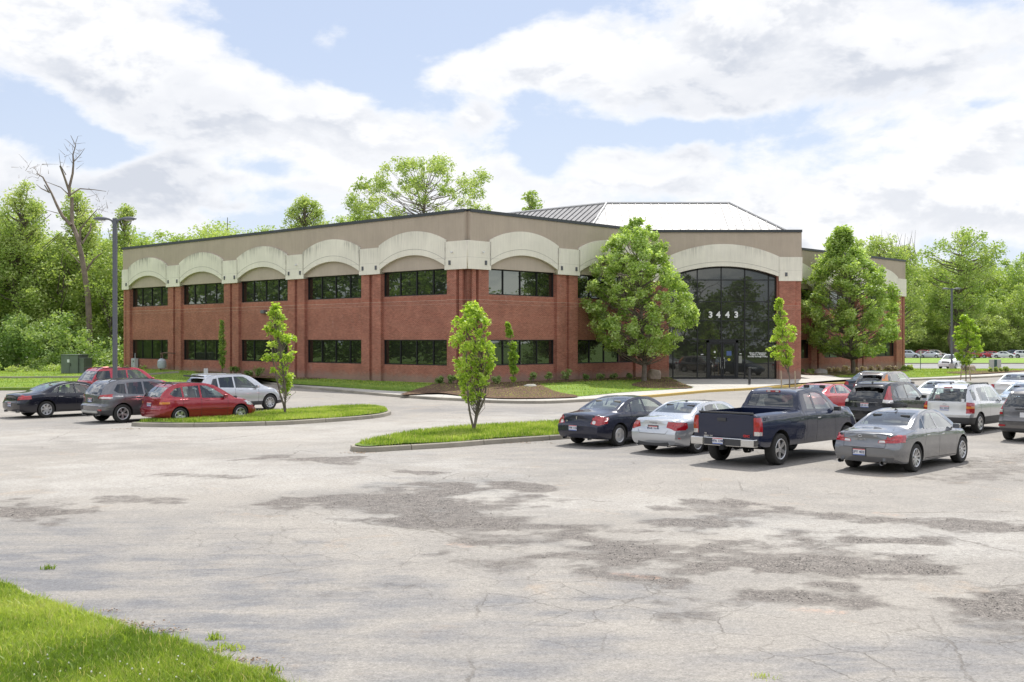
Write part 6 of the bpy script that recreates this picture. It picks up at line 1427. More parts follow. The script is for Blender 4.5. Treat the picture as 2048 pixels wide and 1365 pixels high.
S = sedan(paint=paint('silver_paint', (.50, .52, .55), .55, .28), L=4.59, W=1.77, H=1.43, wb=2.65, ro=1.02, r=.325, wheel='multi', seat_mat=MINT, mirror=(3.1, 1.0), handles=[(1.65, .86), (2.5, .84)], seat_x=2.6,
    top=[(0, .88), (.05, .96), (.22, 1.02), (.70, 1.07), (.92, 1.13), (1.30, 1.30), (1.65, 1.40), (2.15, 1.43), (2.6, 1.42), (2.95, 1.35), (3.35, 1.16), (3.65, 1.0), (3.95, .94), (4.3, .84), (4.5, .72), (4.59, .62)], plan=[(0, .84), (.15, .92), (.5, .975), (1.3, 1.0), (3.3, 1.0), (4.0, .975), (4.35, .92), (4.59, .80)],
    belt=[(0, .80), (.4, .90), (1.2, .965), (2.4, .945), (3.4, .90), (4.1, .78), (4.59, .52)], side_windows=[[(1.22, 1.04), (1.44, 1.02), (1.56, 1.29), (1.50, 1.28)], [(1.50, 1.015), (2.20, .985), (2.20, 1.342), (1.9, 1.335), (1.64, 1.30)], [(2.28, .985), (3.30, .95), (3.10, 1.10), (2.85, 1.23), (2.6, 1.32), (2.28, 1.345)]],
    rear_window=[(.62, 1.12), (.50, 1.375)], gaps=[[(2.24, .30), (2.24, .95)], [(1.40, .64), (1.48, .99)], [(3.34, .32), (3.32, .90)], [(1.5, .30), (3.3, .28)]], rgaps=[[(.50, .68), (.44, .58)], [(-.50, .68), (-.44, .58)], [(-.44, .58), (.44, .58)]],
    tail=[(MRED, [(.44, .76), (.60, .72), (.70, .68), (1.0, .70), (1.0, .84), (.80, .90), (.48, .92)], [(-.1, .70), (.28, .74), (.22, .84), (-.1, .90)])])
c, cx = make_car(S, rr_loc(S, 1395.5, 907.5), HEAD, 'silver sedan with oval rear lamps, parked between the dark sedan and the pickup', 'car')
plate(c, cx, .062, .71, 'EWR 3319', 0, frame=True); rings(c, cx, .055, 0, .88, .038, 4, .052); mark(c, cx, .06, .52, .66, 'A4', .05); mark(c, cx, .06, -.42, .66, '2.0 T', .045); exhaust(c, cx, .03, (.5, -.5), .26, .032)
MB().box(0 - .004, .03, -.52, .52, -.075, .06).build('rear_diffuser', MBLK, c, bevel=.02).location = (.055 - cx, 0, .31); antenna(c, cx, 1.75, 1.40); 
MB().box(-.01, .01, -.05, .05, -.015, .015).build('reflector', MRED, c).location = (.16 - cx, -.80, .47)
# pickup
PK = dict(paint=paint('deep_blue_paint', (.012, .018, .046), .35, .28), L=5.75, W=2.0, H=1.88, wb=3.64, ro=1.17, r=.405, ra=.50, ww=.27, wheel='five', seat_z=1.28, seat_x=3.35, mirror=(4.05, 1.32), handles=[(3.18, 1.12)], handle_mat=MCHR, tumble=.30, crown=.05, crown_low=.012, shelf=(2.5, 2.55), rfade=.25, rbow=.02, mid=3.0, handle_y=-.02, mirror_mat=MBLK,
    top=[(0, 1.30), (.04, 1.345), (.3, 1.36), (2.18, 1.37), (2.24, 1.375), (2.30, 1.46), (2.42, 1.74), (2.52, 1.83), (2.8, 1.87), (3.3, 1.88), (3.7, 1.84), (4.05, 1.66), (4.42, 1.40), (4.6, 1.36), (5.2, 1.31), (5.55, 1.20), (5.70, 1.05), (5.75, .9)],
    belt=[(0, 1.22), (2.2, 1.27), (2.4, 1.27), (4.3, 1.24), (5.2, 1.14), (5.75, .7)], plan=[(0, .965), (.2, .98), (2.2, .985), (4.2, .985), (5.0, .98), (5.5, .95), (5.75, .88)], xtra=[2.2, 2.23, 2.26, 2.30, 2.34, 2.38, 2.42, 2.46, 2.52],
    sill=[(0, .62), (.5, .50), (2.0, .48), (5.0, .46), (5.75, .46)], rear_off=[(.3, .25), (.55, .16), (.62, .10), (1.0, .10), (1.3, .10), (1.4, .12)], front_off=[(.3, .1), (.5, .0), (1.0, .03), (1.4, .15)], fbow=.12,
    side_windows=[[(2.66, 1.36), (3.02, 1.35), (3.02, 1.76), (2.72, 1.75)], [(3.12, 1.35), (4.02, 1.33), (3.95, 1.47), (3.62, 1.72), (3.4, 1.77), (3.12, 1.775)]], rear_window=[(.70, 1.42), (.62, 1.73)], windshield=[(.78, 1.38), (.66, 1.78)],
    gaps=[[(2.40, .52), (2.40, 1.34)], [(2.52, .55), (2.55, 1.32)], [(3.06, .52), (3.07, 1.33)], [(4.12, .52), (4.10, 1.30)]], rgaps=[[(.80, 1.40), (.80, .66)], [(-.80, 1.40), (-.80, .66)], [(-.80, .67), (.80, .67)]],
    tail=[(MRED, [(.815, .80), (1.02, .80), (1.02, 1.25), (.815, 1.25)], [(-.1, .80), (.27, .80), (.25, 1.25), (-.1, 1.25)]), (MCLR, [(.83, .80), (1.02, .80), (1.02, .90), (.83, .90)], [(-.1, .80), (.25, .80), (.25, .89), (-.1, .89)])], head=[(MHL, [(.6, .95), (1., .95), (1., 1.15), (.6, 1.15)], [(5.5, .95), (6., .95), (6., 1.15), (5.5, 1.15)])],
    glass_r=GDK, glass_f=GCL, bed=(.16, 2.16, .80, .86))
c, cx = make_car(PK, rr_loc(PK, 1561, 930.5), HEAD, 'dark blue extended-cab pickup truck with chrome rear bumper corners', 'pickup truck', name='pickup_truck')
b = MB(); b.box(-.05, .12, -.56, .56, -.11, .10, 1); b.box(-.08, .14, .56, .93, -.10, .095, 0); b.box(-.08, .14, -.93, -.56, -.10, .095, 0); b.build('rear_bumper', [MCHR, MBLK], c, bevel=.02).location = (-cx, 0, .62)
plate(c, cx, -.065, .63, 'HFA 1290', .12); mark(c, cx, .085, -.62, .78, 'GMC', .085, M('badge_red', (.5, .03, .04), .4), bold=.004); mark(c, cx, .085, .58, .80, 'SLE', .045); mark(c, cx, .085, .50, .735, 'SIERRA 1500', .05)
MB().box(-.01, .02, -.13, .13, -.04, .04).build('tailgate_handle', MBLK, c, bevel=.01).location = (.085 - cx, .10, 1.17); MB().box(-.012, .03, -.80, .80, -.02, .025).build('tailgate_cap', MBLK, c, bevel=.008).location = (.11 - cx, 0, 1.345)
MB().box(-.01, .03, -.20, .20, -.025, .025, 0).box(-.015, -.01, -.17, -.08, -.018, .018, 1).box(-.015, -.01, .08, .17, -.018, .018, 1).build('roof_lamp', [MRED, MCLR], c).location = (2.47 - cx, 0, 1.815)
exhaust(c, cx, .25, (-.62,), .42, .035); MB().tube([(.6 - cx, 0, .45), (1.5 - cx, .1, .5)], .09, 8).lathe([(.001, -.12), (.15, -.06), (.16, .06), (.001, .12)], 14, 0, 'y', (1.17 - cx, 0, .40)).tube([(1.17 - cx, -.8, .405), (1.17 - cx, .8, .405)], .045, 8).build('rear_axle', MARCH, c)
o = text_mesh('side_badge', 'Z71', .12, MCHR, c, basis((.48 - cx, -.992, 1.22), Vector((1, 0, 0)), Vector((0, 0, 1)), Vector((0, -1, 0))), .004, 'CENTER', .004); 
MB().box(-.10, .10, -.06, .06, -.05, .05).build('tow_hitch', MARCH, c).location = (.0 - cx, 0, .47)
S = sedan(paint=paint('graphite_paint', (.17, .175, .19), .6, .28), wheel='ten', r=.345, ww=.235, handle_mat=MCHR, rear_window=[(.62, 1.10), (.50, 1.375)],
    tail=[(MRED, [(.34, .735), (.60, .74), (1.0, .76), (1.0, .90), (.72, .93), (.56, .83), (.36, .80)], [(-.1, .76), (.30, .80), (.20, .90), (-.1, .90)]), (MCLR, [(.36, .745), (.52, .75), (.50, .80), (.38, .795)], None)])
c, cx = make_car(S, rr_loc(S, 1832, 944.5), HEAD, 'metallic grey sedan nearest the camera at the right, with wide red rear lamps', 'car')
plate(c, cx, -.005, .50, 'GFY 4021', .1, frame=True); mark(c, cx, .05, .10, .80, 'INFINITI', .05, sp=1.7); rings(c, cx, .045, .10, .885, .025, 1, .0, .007, 2.0); mark(c, cx, .055, -.28, .90, 'G37x', .04); exhaust(c, cx, -.02, (.60, -.48), .265, .045)
antenna(c, cx, 1.85, 1.42); MB().box(-.02, .02, -.55, .55, -.006, .006).build('boot_spoiler', S['paint'], c, bevel=.004).location = (.07 - cx, 0, .985)
# ---------------------------------------------------------------- second row
RV = dict(seat_mat=MINT, glass_r=GDK)
S = suv(paint=paint('black_paint', (.010, .011, .016), .2, .3), L=4.53, W=1.82, H=1.65, wb=2.62, ro=.95, wheel='ten', clad=.42, glass_r=GDK, handle_mat=MBLK,
    side_windows=[[(.72, 1.24), (.86, 1.14), (1.04, 1.11), (1.04, 1.45), (.90, 1.40)], [(1.10, 1.105), (1.78, 1.075), (1.78, 1.55), (1.3, 1.52), (1.10, 1.47)], [(1.86, 1.07), (3.0, 1.03), (2.82, 1.22), (2.52, 1.46), (2.34, 1.55), (1.86, 1.56)]],
    tail=[(MRED, [(.70, 1.00), (1.0, .96), (1.0, 1.08), (.78, 1.26), (.70, 1.54), (.63, 1.54), (.69, 1.22)], [(-.1, .98), (.36, .98), (.22, 1.06), (.12, 1.26), (.10, 1.30), (.0, 1.30)]), (MCLR, [(.64, .96), (.92, .94), (.90, 1.04), (.66, 1.08)], None)])
c, cx = make_car(S, rr_loc(S, 0, 0, 41.3) if False else (lambda p: p)(rr_loc(S, 1797, 858.5)), HEAD, 'black small SUV with tall red rear lamps, right behind the grey sedan', 'car')
plate(c, cx, .075, .86, 'GJB 6512'); mark(c, cx, .09, 0, 1.02, 'H', .10, bold=.006); mark(c, cx, .075, .48, .965, 'CR-V', .06); mark(c, cx, .075, -.46, .965, 'AWD', .045); MB().box(-.006, .01, -.42, .42, -.01, .01).build('trim_strip', MCHR, c).location = (.078 - cx, .0, .965); antenna(c, cx, .75, 1.64, .06)
MB().obox((0, 0, 0), (.10, 0, -.01), (0, .60, 0), (0, 0, .012)).build('roof_spoiler', S['paint'], c, bevel=.006).location = (.33 - cx, 0, 1.60)
S = suv(paint=paint('pale_silver_paint', (.52, .53, .55), .5, .3), L=4.35, W=1.80, H=1.69, wb=2.63, ro=.86, wheel='five', r=.345, clad=.56, glass_r=GCL, seat_mat=MINT, extra_mats=[paint('white_panel', (.60, .60, .58), .2, .35), M('cladding_grey', (.17, .165, .155), .6)],
    top=[(0, 1.36), (.05, 1.53), (.16, 1.63), (.7, 1.68), (1.5, 1.69), (2.2, 1.67), (2.6, 1.59), (2.95, 1.38), (3.28, 1.15), (3.45, 1.08), (3.8, 1.03), (4.1, .95), (4.28, .82), (4.35, .70)], plan=[(0, .90), (.2, .96), (.6, .985), (1.3, 1.0), (3.1, 1.0), (3.8, .975), (4.15, .93), (4.35, .84)],
    belt=[(0, 1.0), (.6, 1.04), (2.5, 1.0), (3.3, .96), (3.9, .87), (4.35, .55)], side_windows=[[(.46, 1.14), (.66, 1.13), (.74, 1.22), (.74, 1.44), (.62, 1.50), (.52, 1.48)], [(.98, 1.11), (1.70, 1.075), (1.70, 1.56), (1.08, 1.54), (.98, 1.48)], [(1.78, 1.07), (2.90, 1.03), (2.74, 1.22), (2.46, 1.46), (2.28, 1.55), (1.78, 1.565)]], gaps=[[(1.74, .34), (1.74, 1.04)], [(.90, .75), (.94, 1.10)], [(2.94, .36), (2.96, .98)], [(1.2, .36), (2.9, .34)]],
    rpaint=[([(.69, .60), (.66, 1.06), (-.66, 1.06), (-.69, .60)], 4)], tail=[(MRED, [(.67, .70), (1.0, .70), (1.0, .98), (.80, 1.06), (.67, 1.08)], [(-.1, .70), (.22, .70), (.20, .92), (-.1, 1.06)]), (MORG, [(.67, .86), (1.0, .86), (1.0, .94), (.67, .94)], [(-.1, .86), (.2, .86), (.2, .94), (-.1, .94)])], rear_window=[(.66, 1.09), (.58, 1.52)])
c, cx = make_car(S, rr_loc(S, 1960, 867), HEAD, 'silver SUV with pale tailgate, dark bumper and tail-wiper, in the second row', 'car')
plate(c, cx, .080, .86, 'EU 2234', .05); rings(c, cx, .075, .05, 1.0, .028, 1, 0, .006, 2.0); wiper(c, cx, .11, 1.14, .05, .40); rails(c, cx, .45, 2.35, .60, 1.63, MBLK, h=.055); exhaust(c, cx, .02, (-.50,), .34, .05); antenna(c, cx, .55, 1.66, .07)
MB().box(-.02, .01, -.14, .14, -.018, .018).build('high_brake_lamp', MRED, c).location = (.30 - cx, 0, 1.555); MB().box(-.004, 0, -.05, .05, -.05, .05).build('window_sticker', M('sticker_white'), c).location = (.085 - cx, -.58, 1.14)
S = suv(paint=paint('slate_paint', (.13, .125, .125), .5, .3), L=4.52, W=1.82, H=1.68, wb=2.62, ro=.95, wheel='five', clad=.44, glass_r=GDK, tail=[(MRED, [(.70, .86), (1.0, .84), (1.0, 1.0), (.82, 1.20), (.72, 1.54), (.62, 1.54), (.70, 1.15)], [(-.1, .86), (.34, .90), (.28, 1.06), (.30, 1.5), (.0, 1.5)]), (MCLR, [(.70, .93), (1.0, .92), (1.0, 1.0), (.70, 1.02)], None)])
c, cx = make_car(S, rr_loc(S, 2128, 886), HEAD, 'slate grey SUV cut off by the right edge of the photo', 'car')
plate(c, cx, .085, .86, '', .0, style='plain'); MB().box(-.01, .02, -.3, .3, -.03, .03).build('tailgate_handle', MBLK, c, bevel=.01).location = (.095 - cx, 0, 1.04)
MB().box(-.02, .02, -.10, .10, -.025, .025).build('reflector', MRED, c).location = (.02 - cx, .68, .52)
# ---------------------------------------------------------------- third row and beyond
S = sedan(paint=paint('bright_red_paint', (.48, .02, .035), .2, .3), L=4.6, W=1.78, H=1.38, wheel='five', wb=2.7, side_windows=[[(1.42, 1.03), (1.86, .99), (1.98, 1.30), (1.70, 1.22), (1.50, 1.12)], [(1.94, .99), (3.3, .95), (3.1, 1.10), (2.85, 1.23), (2.6, 1.31), (2.06, 1.315)]], handles=[(2.15, .84)],
    top=[(0, .88), (.05, .95), (.22, .99), (.75, 1.02), (1.02, 1.08), (1.40, 1.23), (1.85, 1.34), (2.30, 1.38), (2.75, 1.37), (3.05, 1.30), (3.40, 1.13), (3.70, .98), (4.0, .92), (4.35, .82), (4.52, .70), (4.6, .6)], belt=[(0, .80), (.4, .90), (1.2, .95), (2.4, .93), (3.4, .88), (4.2, .76), (4.6, .5)], plan=[(0, .86), (.15, .93), (.5, .975), (1.3, 1.0), (3.3, 1.0), (4.0, .975), (4.35, .92), (4.6, .80)], rear_window=[(.60, 1.06), (.52, 1.32)], windshield=[(.66, 1.02), (.53, 1.32)], gaps=[[(1.80, .3), (1.86, .96)], [(3.3, .3), (3.3, .9)]])
make_car(S, ctr(1648, 47.6), HEAD, 'bright red coupe parked behind the blue pickup', 'car')
S = sedan(paint=paint('white_paint', (.72, .73, .74), .0, .35), wheel='five'); make_car(S, ctr(1893, 49.8), HEAD, 'white sedan mostly hidden behind the silver SUV', 'car')
S = sedan(paint=paint('ice_blue_paint', (.36, .44, .52), .5, .3), wheel='seven'); make_car(S, ctr(2068, 46.6), HEAD, 'pale blue sedan at the right edge, seen between the SUVs', 'car')
S = suv(paint=paint('champagne_grey_paint', (.27, .24, .225), .5, .32), L=4.53, W=1.78, H=1.67, wb=2.62, wheel='five', glass_r=GDK, tumble=.24, tail=[(MORG, [(.70, 1.12), (.95, 1.12), (.90, 1.54), (.64, 1.54)], [(.0, 1.12), (.30, 1.12), (.38, 1.5), (.1, 1.5)]), (MRED, [(.72, .90), (1.0, .90), (1.0, 1.12), (.70, 1.12)], [(-.1, .9), (.26, .9), (.28, 1.12), (-.1, 1.12)])], rear_window=[(.62, 1.10), (.56, 1.52)])
c, cx = make_car(S, ctr(1776, 55.6), HEAD, 'brownish grey boxy SUV with tall amber rear lamps behind the black SUV', 'car')
MB().box(-.03, .16, -.5, .5, -.02, .05).build('roof_spoiler', S['paint'], c, bevel=.02).location = (.28 - cx, 0, 1.60)
S = sedan(paint=paint('dark_blue_grey_paint', (.03, .045, .075), .4, .3), wheel='five'); make_car(S, ctr(1752, 64.3), HEAD, 'dark blue sedan farthest back by the sidewalk, behind the boxy SUV', 'car')
S = sedan(paint=paint('pearl_paint', (.60, .60, .585), .1, .3), L=4.9, wheel='five', tail=[(MRED, [(.55, .68), (1.0, .70), (1.0, .90), (.58, .88)], [(-.1, .70), (.42, .76), (.25, .90), (-.1, .92)])]); make_car(S, (27.0, 60.0, 0), HEAD, 'off-white sedan with red corner lamp at the right edge, nearest the sidewalk', 'car')
# ---------------------------------------------------------------- left group
S = sedan(paint=paint('jet_paint', (.009, .010, .020), .25, .25), L=4.93, W=1.88, wb=2.78, ro=1.13, r=.345, wheel='seven', ww=.235, seat_mat=MINL, handle_mat=MCHR,
    tail=[(MRED, [(.55, .74), (1.0, .78), (1.0, .93), (.62, .90)], [(-.1, .78), (.50, .92), (.30, .95), (-.1, .93)])])
c, cx = make_car(S, rr_loc(S, 93, 836), HEAD, 'glossy black sedan at the left edge of the photo', 'car'); plate(c, cx, .0, .56, 'EQX 4417'); antenna(c, cx, 1.7, 1.37); exhaust(c, cx, .03, (.55, -.55), .27, .035)
mt = MB(); mt.tube([(1.36 - cx, -.80, 1.03), (1.62 - cx, -.76, 1.225), (1.9 - cx, -.73, 1.33), (2.4 - cx, -.705, 1.385), (2.9 - cx, -.72, 1.30), (3.3 - cx, -.77, 1.1)], .010, 5); mt.build('window_trim', MCHR, c)
S = suv(paint=paint('gunmetal_paint', (.15, .15, .165), .55, .3), wheel='twin', clad=.50, glass_r=GDK, r=.36,
    side_windows=[[(.62, 1.25), (.78, 1.14), (1.10, 1.11), (1.10, 1.50), (.80, 1.48)], [(1.18, 1.105), (1.82, 1.075), (1.82, 1.555), (1.18, 1.53)], [(1.90, 1.07), (3.0, 1.03), (2.82, 1.22), (2.52, 1.46), (2.34, 1.55), (1.90, 1.565)]],
    tail=[(MRED, [(.52, .96), (1.0, .92), (1.0, 1.08), (.64, 1.10)], [(-.1, .92), (.35, 1.02), (.60, 1.12), (-.1, 1.08)]), (MCLR, [(.60, .96), (1.0, .94), (1.0, 1.0), (.62, 1.02)], [(-.1, .94), (.22, .98), (.22, 1.03), (-.1, 1.0)])])
c, cx = make_car(S, rr_loc(S, 245.7, 846.2), HEAD, 'dark grey SUV with silver lower bumper, between black sedan and red wagon', 'car')
plate(c, cx, .075, .88, 'FXD 1184', .05); rails(c, cx, .5, 2.4, .60, 1.61, MBLK, True); wiper(c, cx, .13, 1.13, 0, -.35); MB().box(-.02, .05, -.60, .60, -.05, .05).build('bumper_trim', M('trim_silver', (.42, .41, .38), .5), c, bevel=.02).location = (.02 - cx, .0, .44); exhaust(c, cx, .03, (.55, -.55), .33, .035)
MB().box(-.02, .02, -.11, .11, -.03, .03).build('reflector', MRED, c).location = (.06 - cx, -.74, .52)
S = suv(paint=paint('cherry_paint', (.30, .008, .020), .35, .28), L=4.37, W=1.76, H=1.57, wb=2.60, ro=.87, r=.32, wheel='five', clad=0, glass_r=GCL, seat_mat=MINT, seat_z=.98, mirror=(2.75, 1.02), handles=[(1.15, .90), (2.0, .88)],
    top=[(0, 1.22), (.05, 1.36), (.18, 1.46), (.6, 1.53), (1.3, 1.57), (1.9, 1.55), (2.35, 1.47), (2.8, 1.27), (3.15, 1.07), (3.35, 1.0), (3.7, .95), (4.0, .87), (4.25, .75), (4.37, .60)], plan=[(0, .88), (.2, .95), (.6, .985), (1.3, 1.0), (3.1, 1.0), (3.8, .97), (4.15, .92), (4.37, .78)], belt=[(0, .95), (.6, .98), (2.5, .92), (3.2, .88), (3.9, .78), (4.37, .5)], sill=[(0, .30), (.5, .24), (4.0, .24), (4.37, .28)],
    side_windows=[[(.50, 1.16), (.62, 1.06), (.98, 1.02), (.98, 1.39), (.75, 1.36)], [(1.05, 1.015), (1.72, .98), (1.72, 1.445), (1.05, 1.41)], [(1.80, .975), (2.86, .94), (2.64, 1.12), (2.35, 1.31), (2.1, 1.42), (1.80, 1.45)]], rear_window=[(.62, 1.04), (.54, 1.40)], windshield=[(.68, 1.0), (.56, 1.46)], rear_off=[(.15, .14), (.32, .03), (.45, .0), (.60, .0), (.66, .06), (1.0, .10), (1.15, .20), (1.4, .42), (1.6, .5)],
    gaps=[[(1.76, .30), (1.76, .96)], [(.98, .62), (1.0, 1.02)], [(2.88, .32), (2.90, .92)], [(1.3, .55), (2.9, .53)]], rgaps=[[(.70, .98), (.68, .62)], [(-.70, .98), (-.68, .62)], [(-.68, .62), (.68, .62)]], tail=[(MRED, [(.62, .78), (1.0, .78), (1.0, 1.02), (.68, 1.02)], [(-.1, .80), (.25, .82), (.42, 1.0), (-.1, 1.02)]), (MORG, [(.64, .78), (1.0, .78), (1.0, .86), (.64, .86)], [(-.1, .79), (.22, .80), (.25, .87), (-.1, .87)])], head=[(MHL, [(.42, .60), (.9, .64), (.9, .82), (.5, .76)], [(3.9, .72), (4.5, .60), (4.5, .82), (3.9, .84)])])
P_ = rr_loc(suv(W=1.84), 245.7, 846.2); c_, s_ = math.cos(HEAD), math.sin(HEAD)
lw = gp(245.7, 846.2); w3 = Vector((lw.x + 2.38 * .731 + 1.05 * .682, lw.y - 2.38 * .682 + 1.05 * .731, 0)); lx, ly = -S['wb'] / 2, -(S['W'] / 2 - .04)
h3 = HEAD - R(2); c3, s3 = math.cos(h3), math.sin(h3)
c, cx = make_car(S, (w3.x - (lx * c3 - ly * s3), w3.y - (lx * s3 + ly * c3), 0), h3, 'dark red hatchback wagon beside the left grass island', 'car')
plate(c, cx, .075, .76, 'DWB 9031', .05); wiper(c, cx, .13, 1.07, 0, -.32); rails(c, cx, .35, 2.0, .57, 1.50, MBLK, True, .04); MB().lathe([(.001, 0), (.04, .0), (.04, -.02), (.001, -.02)], 12, 0, 'x').build('fog_lamp', MCLR, c).location = (.09 - cx, -.66, .46)
S = suv(paint=paint('silver_mist_paint', (.50, .51, .55), .5, .3), L=4.62, W=1.86, H=1.68, wheel='ten', r=.36, clad=.44, glass_r=GDK, ro=.96, wb=2.70, plan=[(0, .90), (.2, .96), (.6, .985), (1.3, 1.0), (3.3, 1.0), (4.0, .975), (4.4, .92), (4.62, .82)], top=[(0, 1.36), (.05, 1.50), (.18, 1.60), (.7, 1.655), (1.5, 1.68), (2.2, 1.665), (2.65, 1.59), (3.0, 1.42), (3.36, 1.19), (3.55, 1.12), (3.95, 1.07), (4.3, .98), (4.53, .84), (4.62, .70)], belt=[(0, 1.02), (.6, 1.06), (2.5, 1.01), (3.4, .97), (4.2, .88), (4.62, .55)])
c, cx = make_car(S, rr_loc(S, 540, 820.5, wheel='fr'), HEAD, 'silver SUV with dark roof spoiler behind the red wagon, nose toward the young tree', 'car'); rails(c, cx, .5, 2.4, .62, 1.61, M('rail_silver', (.5, .5, .5), .3, .8))
MB().obox((0, 0, 0), (.16, 0, -.02), (0, .60, 0), (0, 0, .03)).build('roof_spoiler', MBLK, c, bevel=.015).location = (.28 - cx, 0, 1.60)
S = suv(paint=paint('crimson_paint', (.40, .015, .04), .25, .3), L=4.82, W=1.84, H=1.80, wb=2.88, ro=1.02, r=.38, wheel='five', clad=.5, glass_r=GDK, tumble=.24, rbow=.06, seat_z=1.12, seat_x=2.5, mirror=(3.35, 1.2),
    top=[(0, 1.50), (.05, 1.64), (.16, 1.72), (.7, 1.77), (1.6, 1.80), (2.5, 1.78), (2.85, 1.70), (3.2, 1.50), (3.55, 1.24), (3.75, 1.16), (4.2, 1.12), (4.6, 1.03), (4.75, .92), (4.82, .8)], plan=[(0, .93), (.2, .97), (.6, .99), (1.3, 1.0), (3.3, 1.0), (4.2, .985), (4.6, .95), (4.82, .88)], belt=[(0, 1.12), (.6, 1.12), (2.5, 1.09), (3.5, 1.07), (4.4, .98), (4.82, .6)],
    side_windows=[[(.32, 1.20), (1.12, 1.17), (1.12, 1.64), (.48, 1.62)], [(1.30, 1.165), (2.0, 1.15), (2.0, 1.66), (1.30, 1.65)], [(2.08, 1.15), (3.30, 1.12), (3.08, 1.34), (2.80, 1.57), (2.62, 1.66), (2.08, 1.665)]], rear_window=[(.74, 1.16), (.66, 1.62)], windshield=[(.72, 1.2), (.62, 1.68)], gaps=[[(2.04, .4), (2.04, 1.12)], [(1.2, .8), (1.22, 1.14)], [(3.36, .4), (3.38, 1.05)]], tail=[(MRED, [(.76, .85), (1.0, .85), (1.0, 1.45), (.78, 1.45)], [(-.1, .85), (.12, .85), (.2, 1.45), (-.1, 1.45)])])
c, cx = make_car(S, (-19.9, 58.6, 0), HEAD, 'red older SUV with dark windows and roof rack behind the grey SUV', 'car'); rails(c, cx, .45, 2.3, .66, 1.73, MBLK, True)
# ---------------------------------------------------------------- far car park at the right : small in the photo, fewer parts
def far_car(kind, col, pn, px, Y, h, label, z=None, facing=0.0, **k):
    S = (sedan if kind == 'sedan' else suv)(paint=paint(pn, col, .3, .32), wheel='five', **k)
    if kind == 'sedan': pass
    p = at(px, Y, zfar(Y) if z is None else z); return make_car(S, tuple(p), R(facing), label, 'car', None, detail=False)
far_car('suv', (.72, .73, .75), 'far_white_paint', 1903, 131.0, -122, 'white SUV driving toward the camera on the road beyond the right lawn', z=zfar(131) - .03, name_='') if False else None
S = suv(paint=paint('white_paint'  , (.72, .73, .74)), L=4.9, W=1.9, H=1.78, wheel='five', glass_r=GCL)
p = at(1903, 131.0, zfar(131) - .03); c, cx = make_car(S, tuple(p), R(-128), 'white SUV facing the camera on the road beyond the right lawn', 'car', name='parked_car', detail=False)
g = MB(); g.box(-.01, .03, -.42, .42, -.09, .09); g.build('grille', MBLK, c, bevel=.01).location = (4.46 - cx, 0, .80); g = MB(); g.box(-.01, .03, -.35, .35, -.08, .08); g.build('air_intake', MBLK, c, bevel=.01).location = (4.48 - cx, 0, .48)
FA = R(-150)
for kind, col, pn, px, Y, lab, kw in [
    ('suv', (.50, .53, .58), 'far_silver_paint', 1820, 240, 'silver minivan first in the far row, by the building corner', dict(H=1.7)),
    ('suv', (.30, .03, .05), 'far_maroon_paint', 1841, 246, 'maroon vehicle second in the far row', dict()),
    ('sedan', (.55, .58, .62), 'far_grey_paint', 1860, 240, 'light grey car in the far row left of the white SUV', dict()),
    ('suv', (.42, .38, .30), 'far_tan_paint', 1874, 247, 'tan SUV in the far row just left of the white SUV', dict()),
    ('suv', (.30, .03, .05), 'far_maroon_paint', 1944, 244, 'dark red SUV in the far row right of the white SUV', dict()),
    ('sedan', (.45, .03, .05), 'far_red_paint', 1966, 242, 'red sedan in the far row, left one of the two red sedans', dict()),
    ('sedan', (.45, .03, .05), 'far_red_paint', 1984, 241, 'red sedan in the far row, right one of the two red sedans', dict()),
    ('sedan', (.72, .73, .74), 'white_paint', 2008, 238, 'white sedan in the far row near the right edge', dict()),
    ('suv', (.03, .04, .09), 'far_navy_paint', 2022, 246, 'navy SUV behind the white sedan of the far row', dict(H=1.8)),
    ('suv', (.72, .73, .74), 'white_paint', 2050, 238, 'white truck-sized vehicle at the right end of the far row', dict(r=.40, ra=.46))]:
    sp_ = dict(sedan() if kind == 'sedan' else suv()); S = (sedan if kind == 'sedan' else suv)(paint=paint(pn, col, .25, .32), wheel='five', glass_r=GDK, **kw)
    make_car(S, tuple(at(px, Y, zfar(Y) + .01)), R(-30) if px in (1820, 2008, 2050, 1874) else R(150), lab, 'car', detail=False)
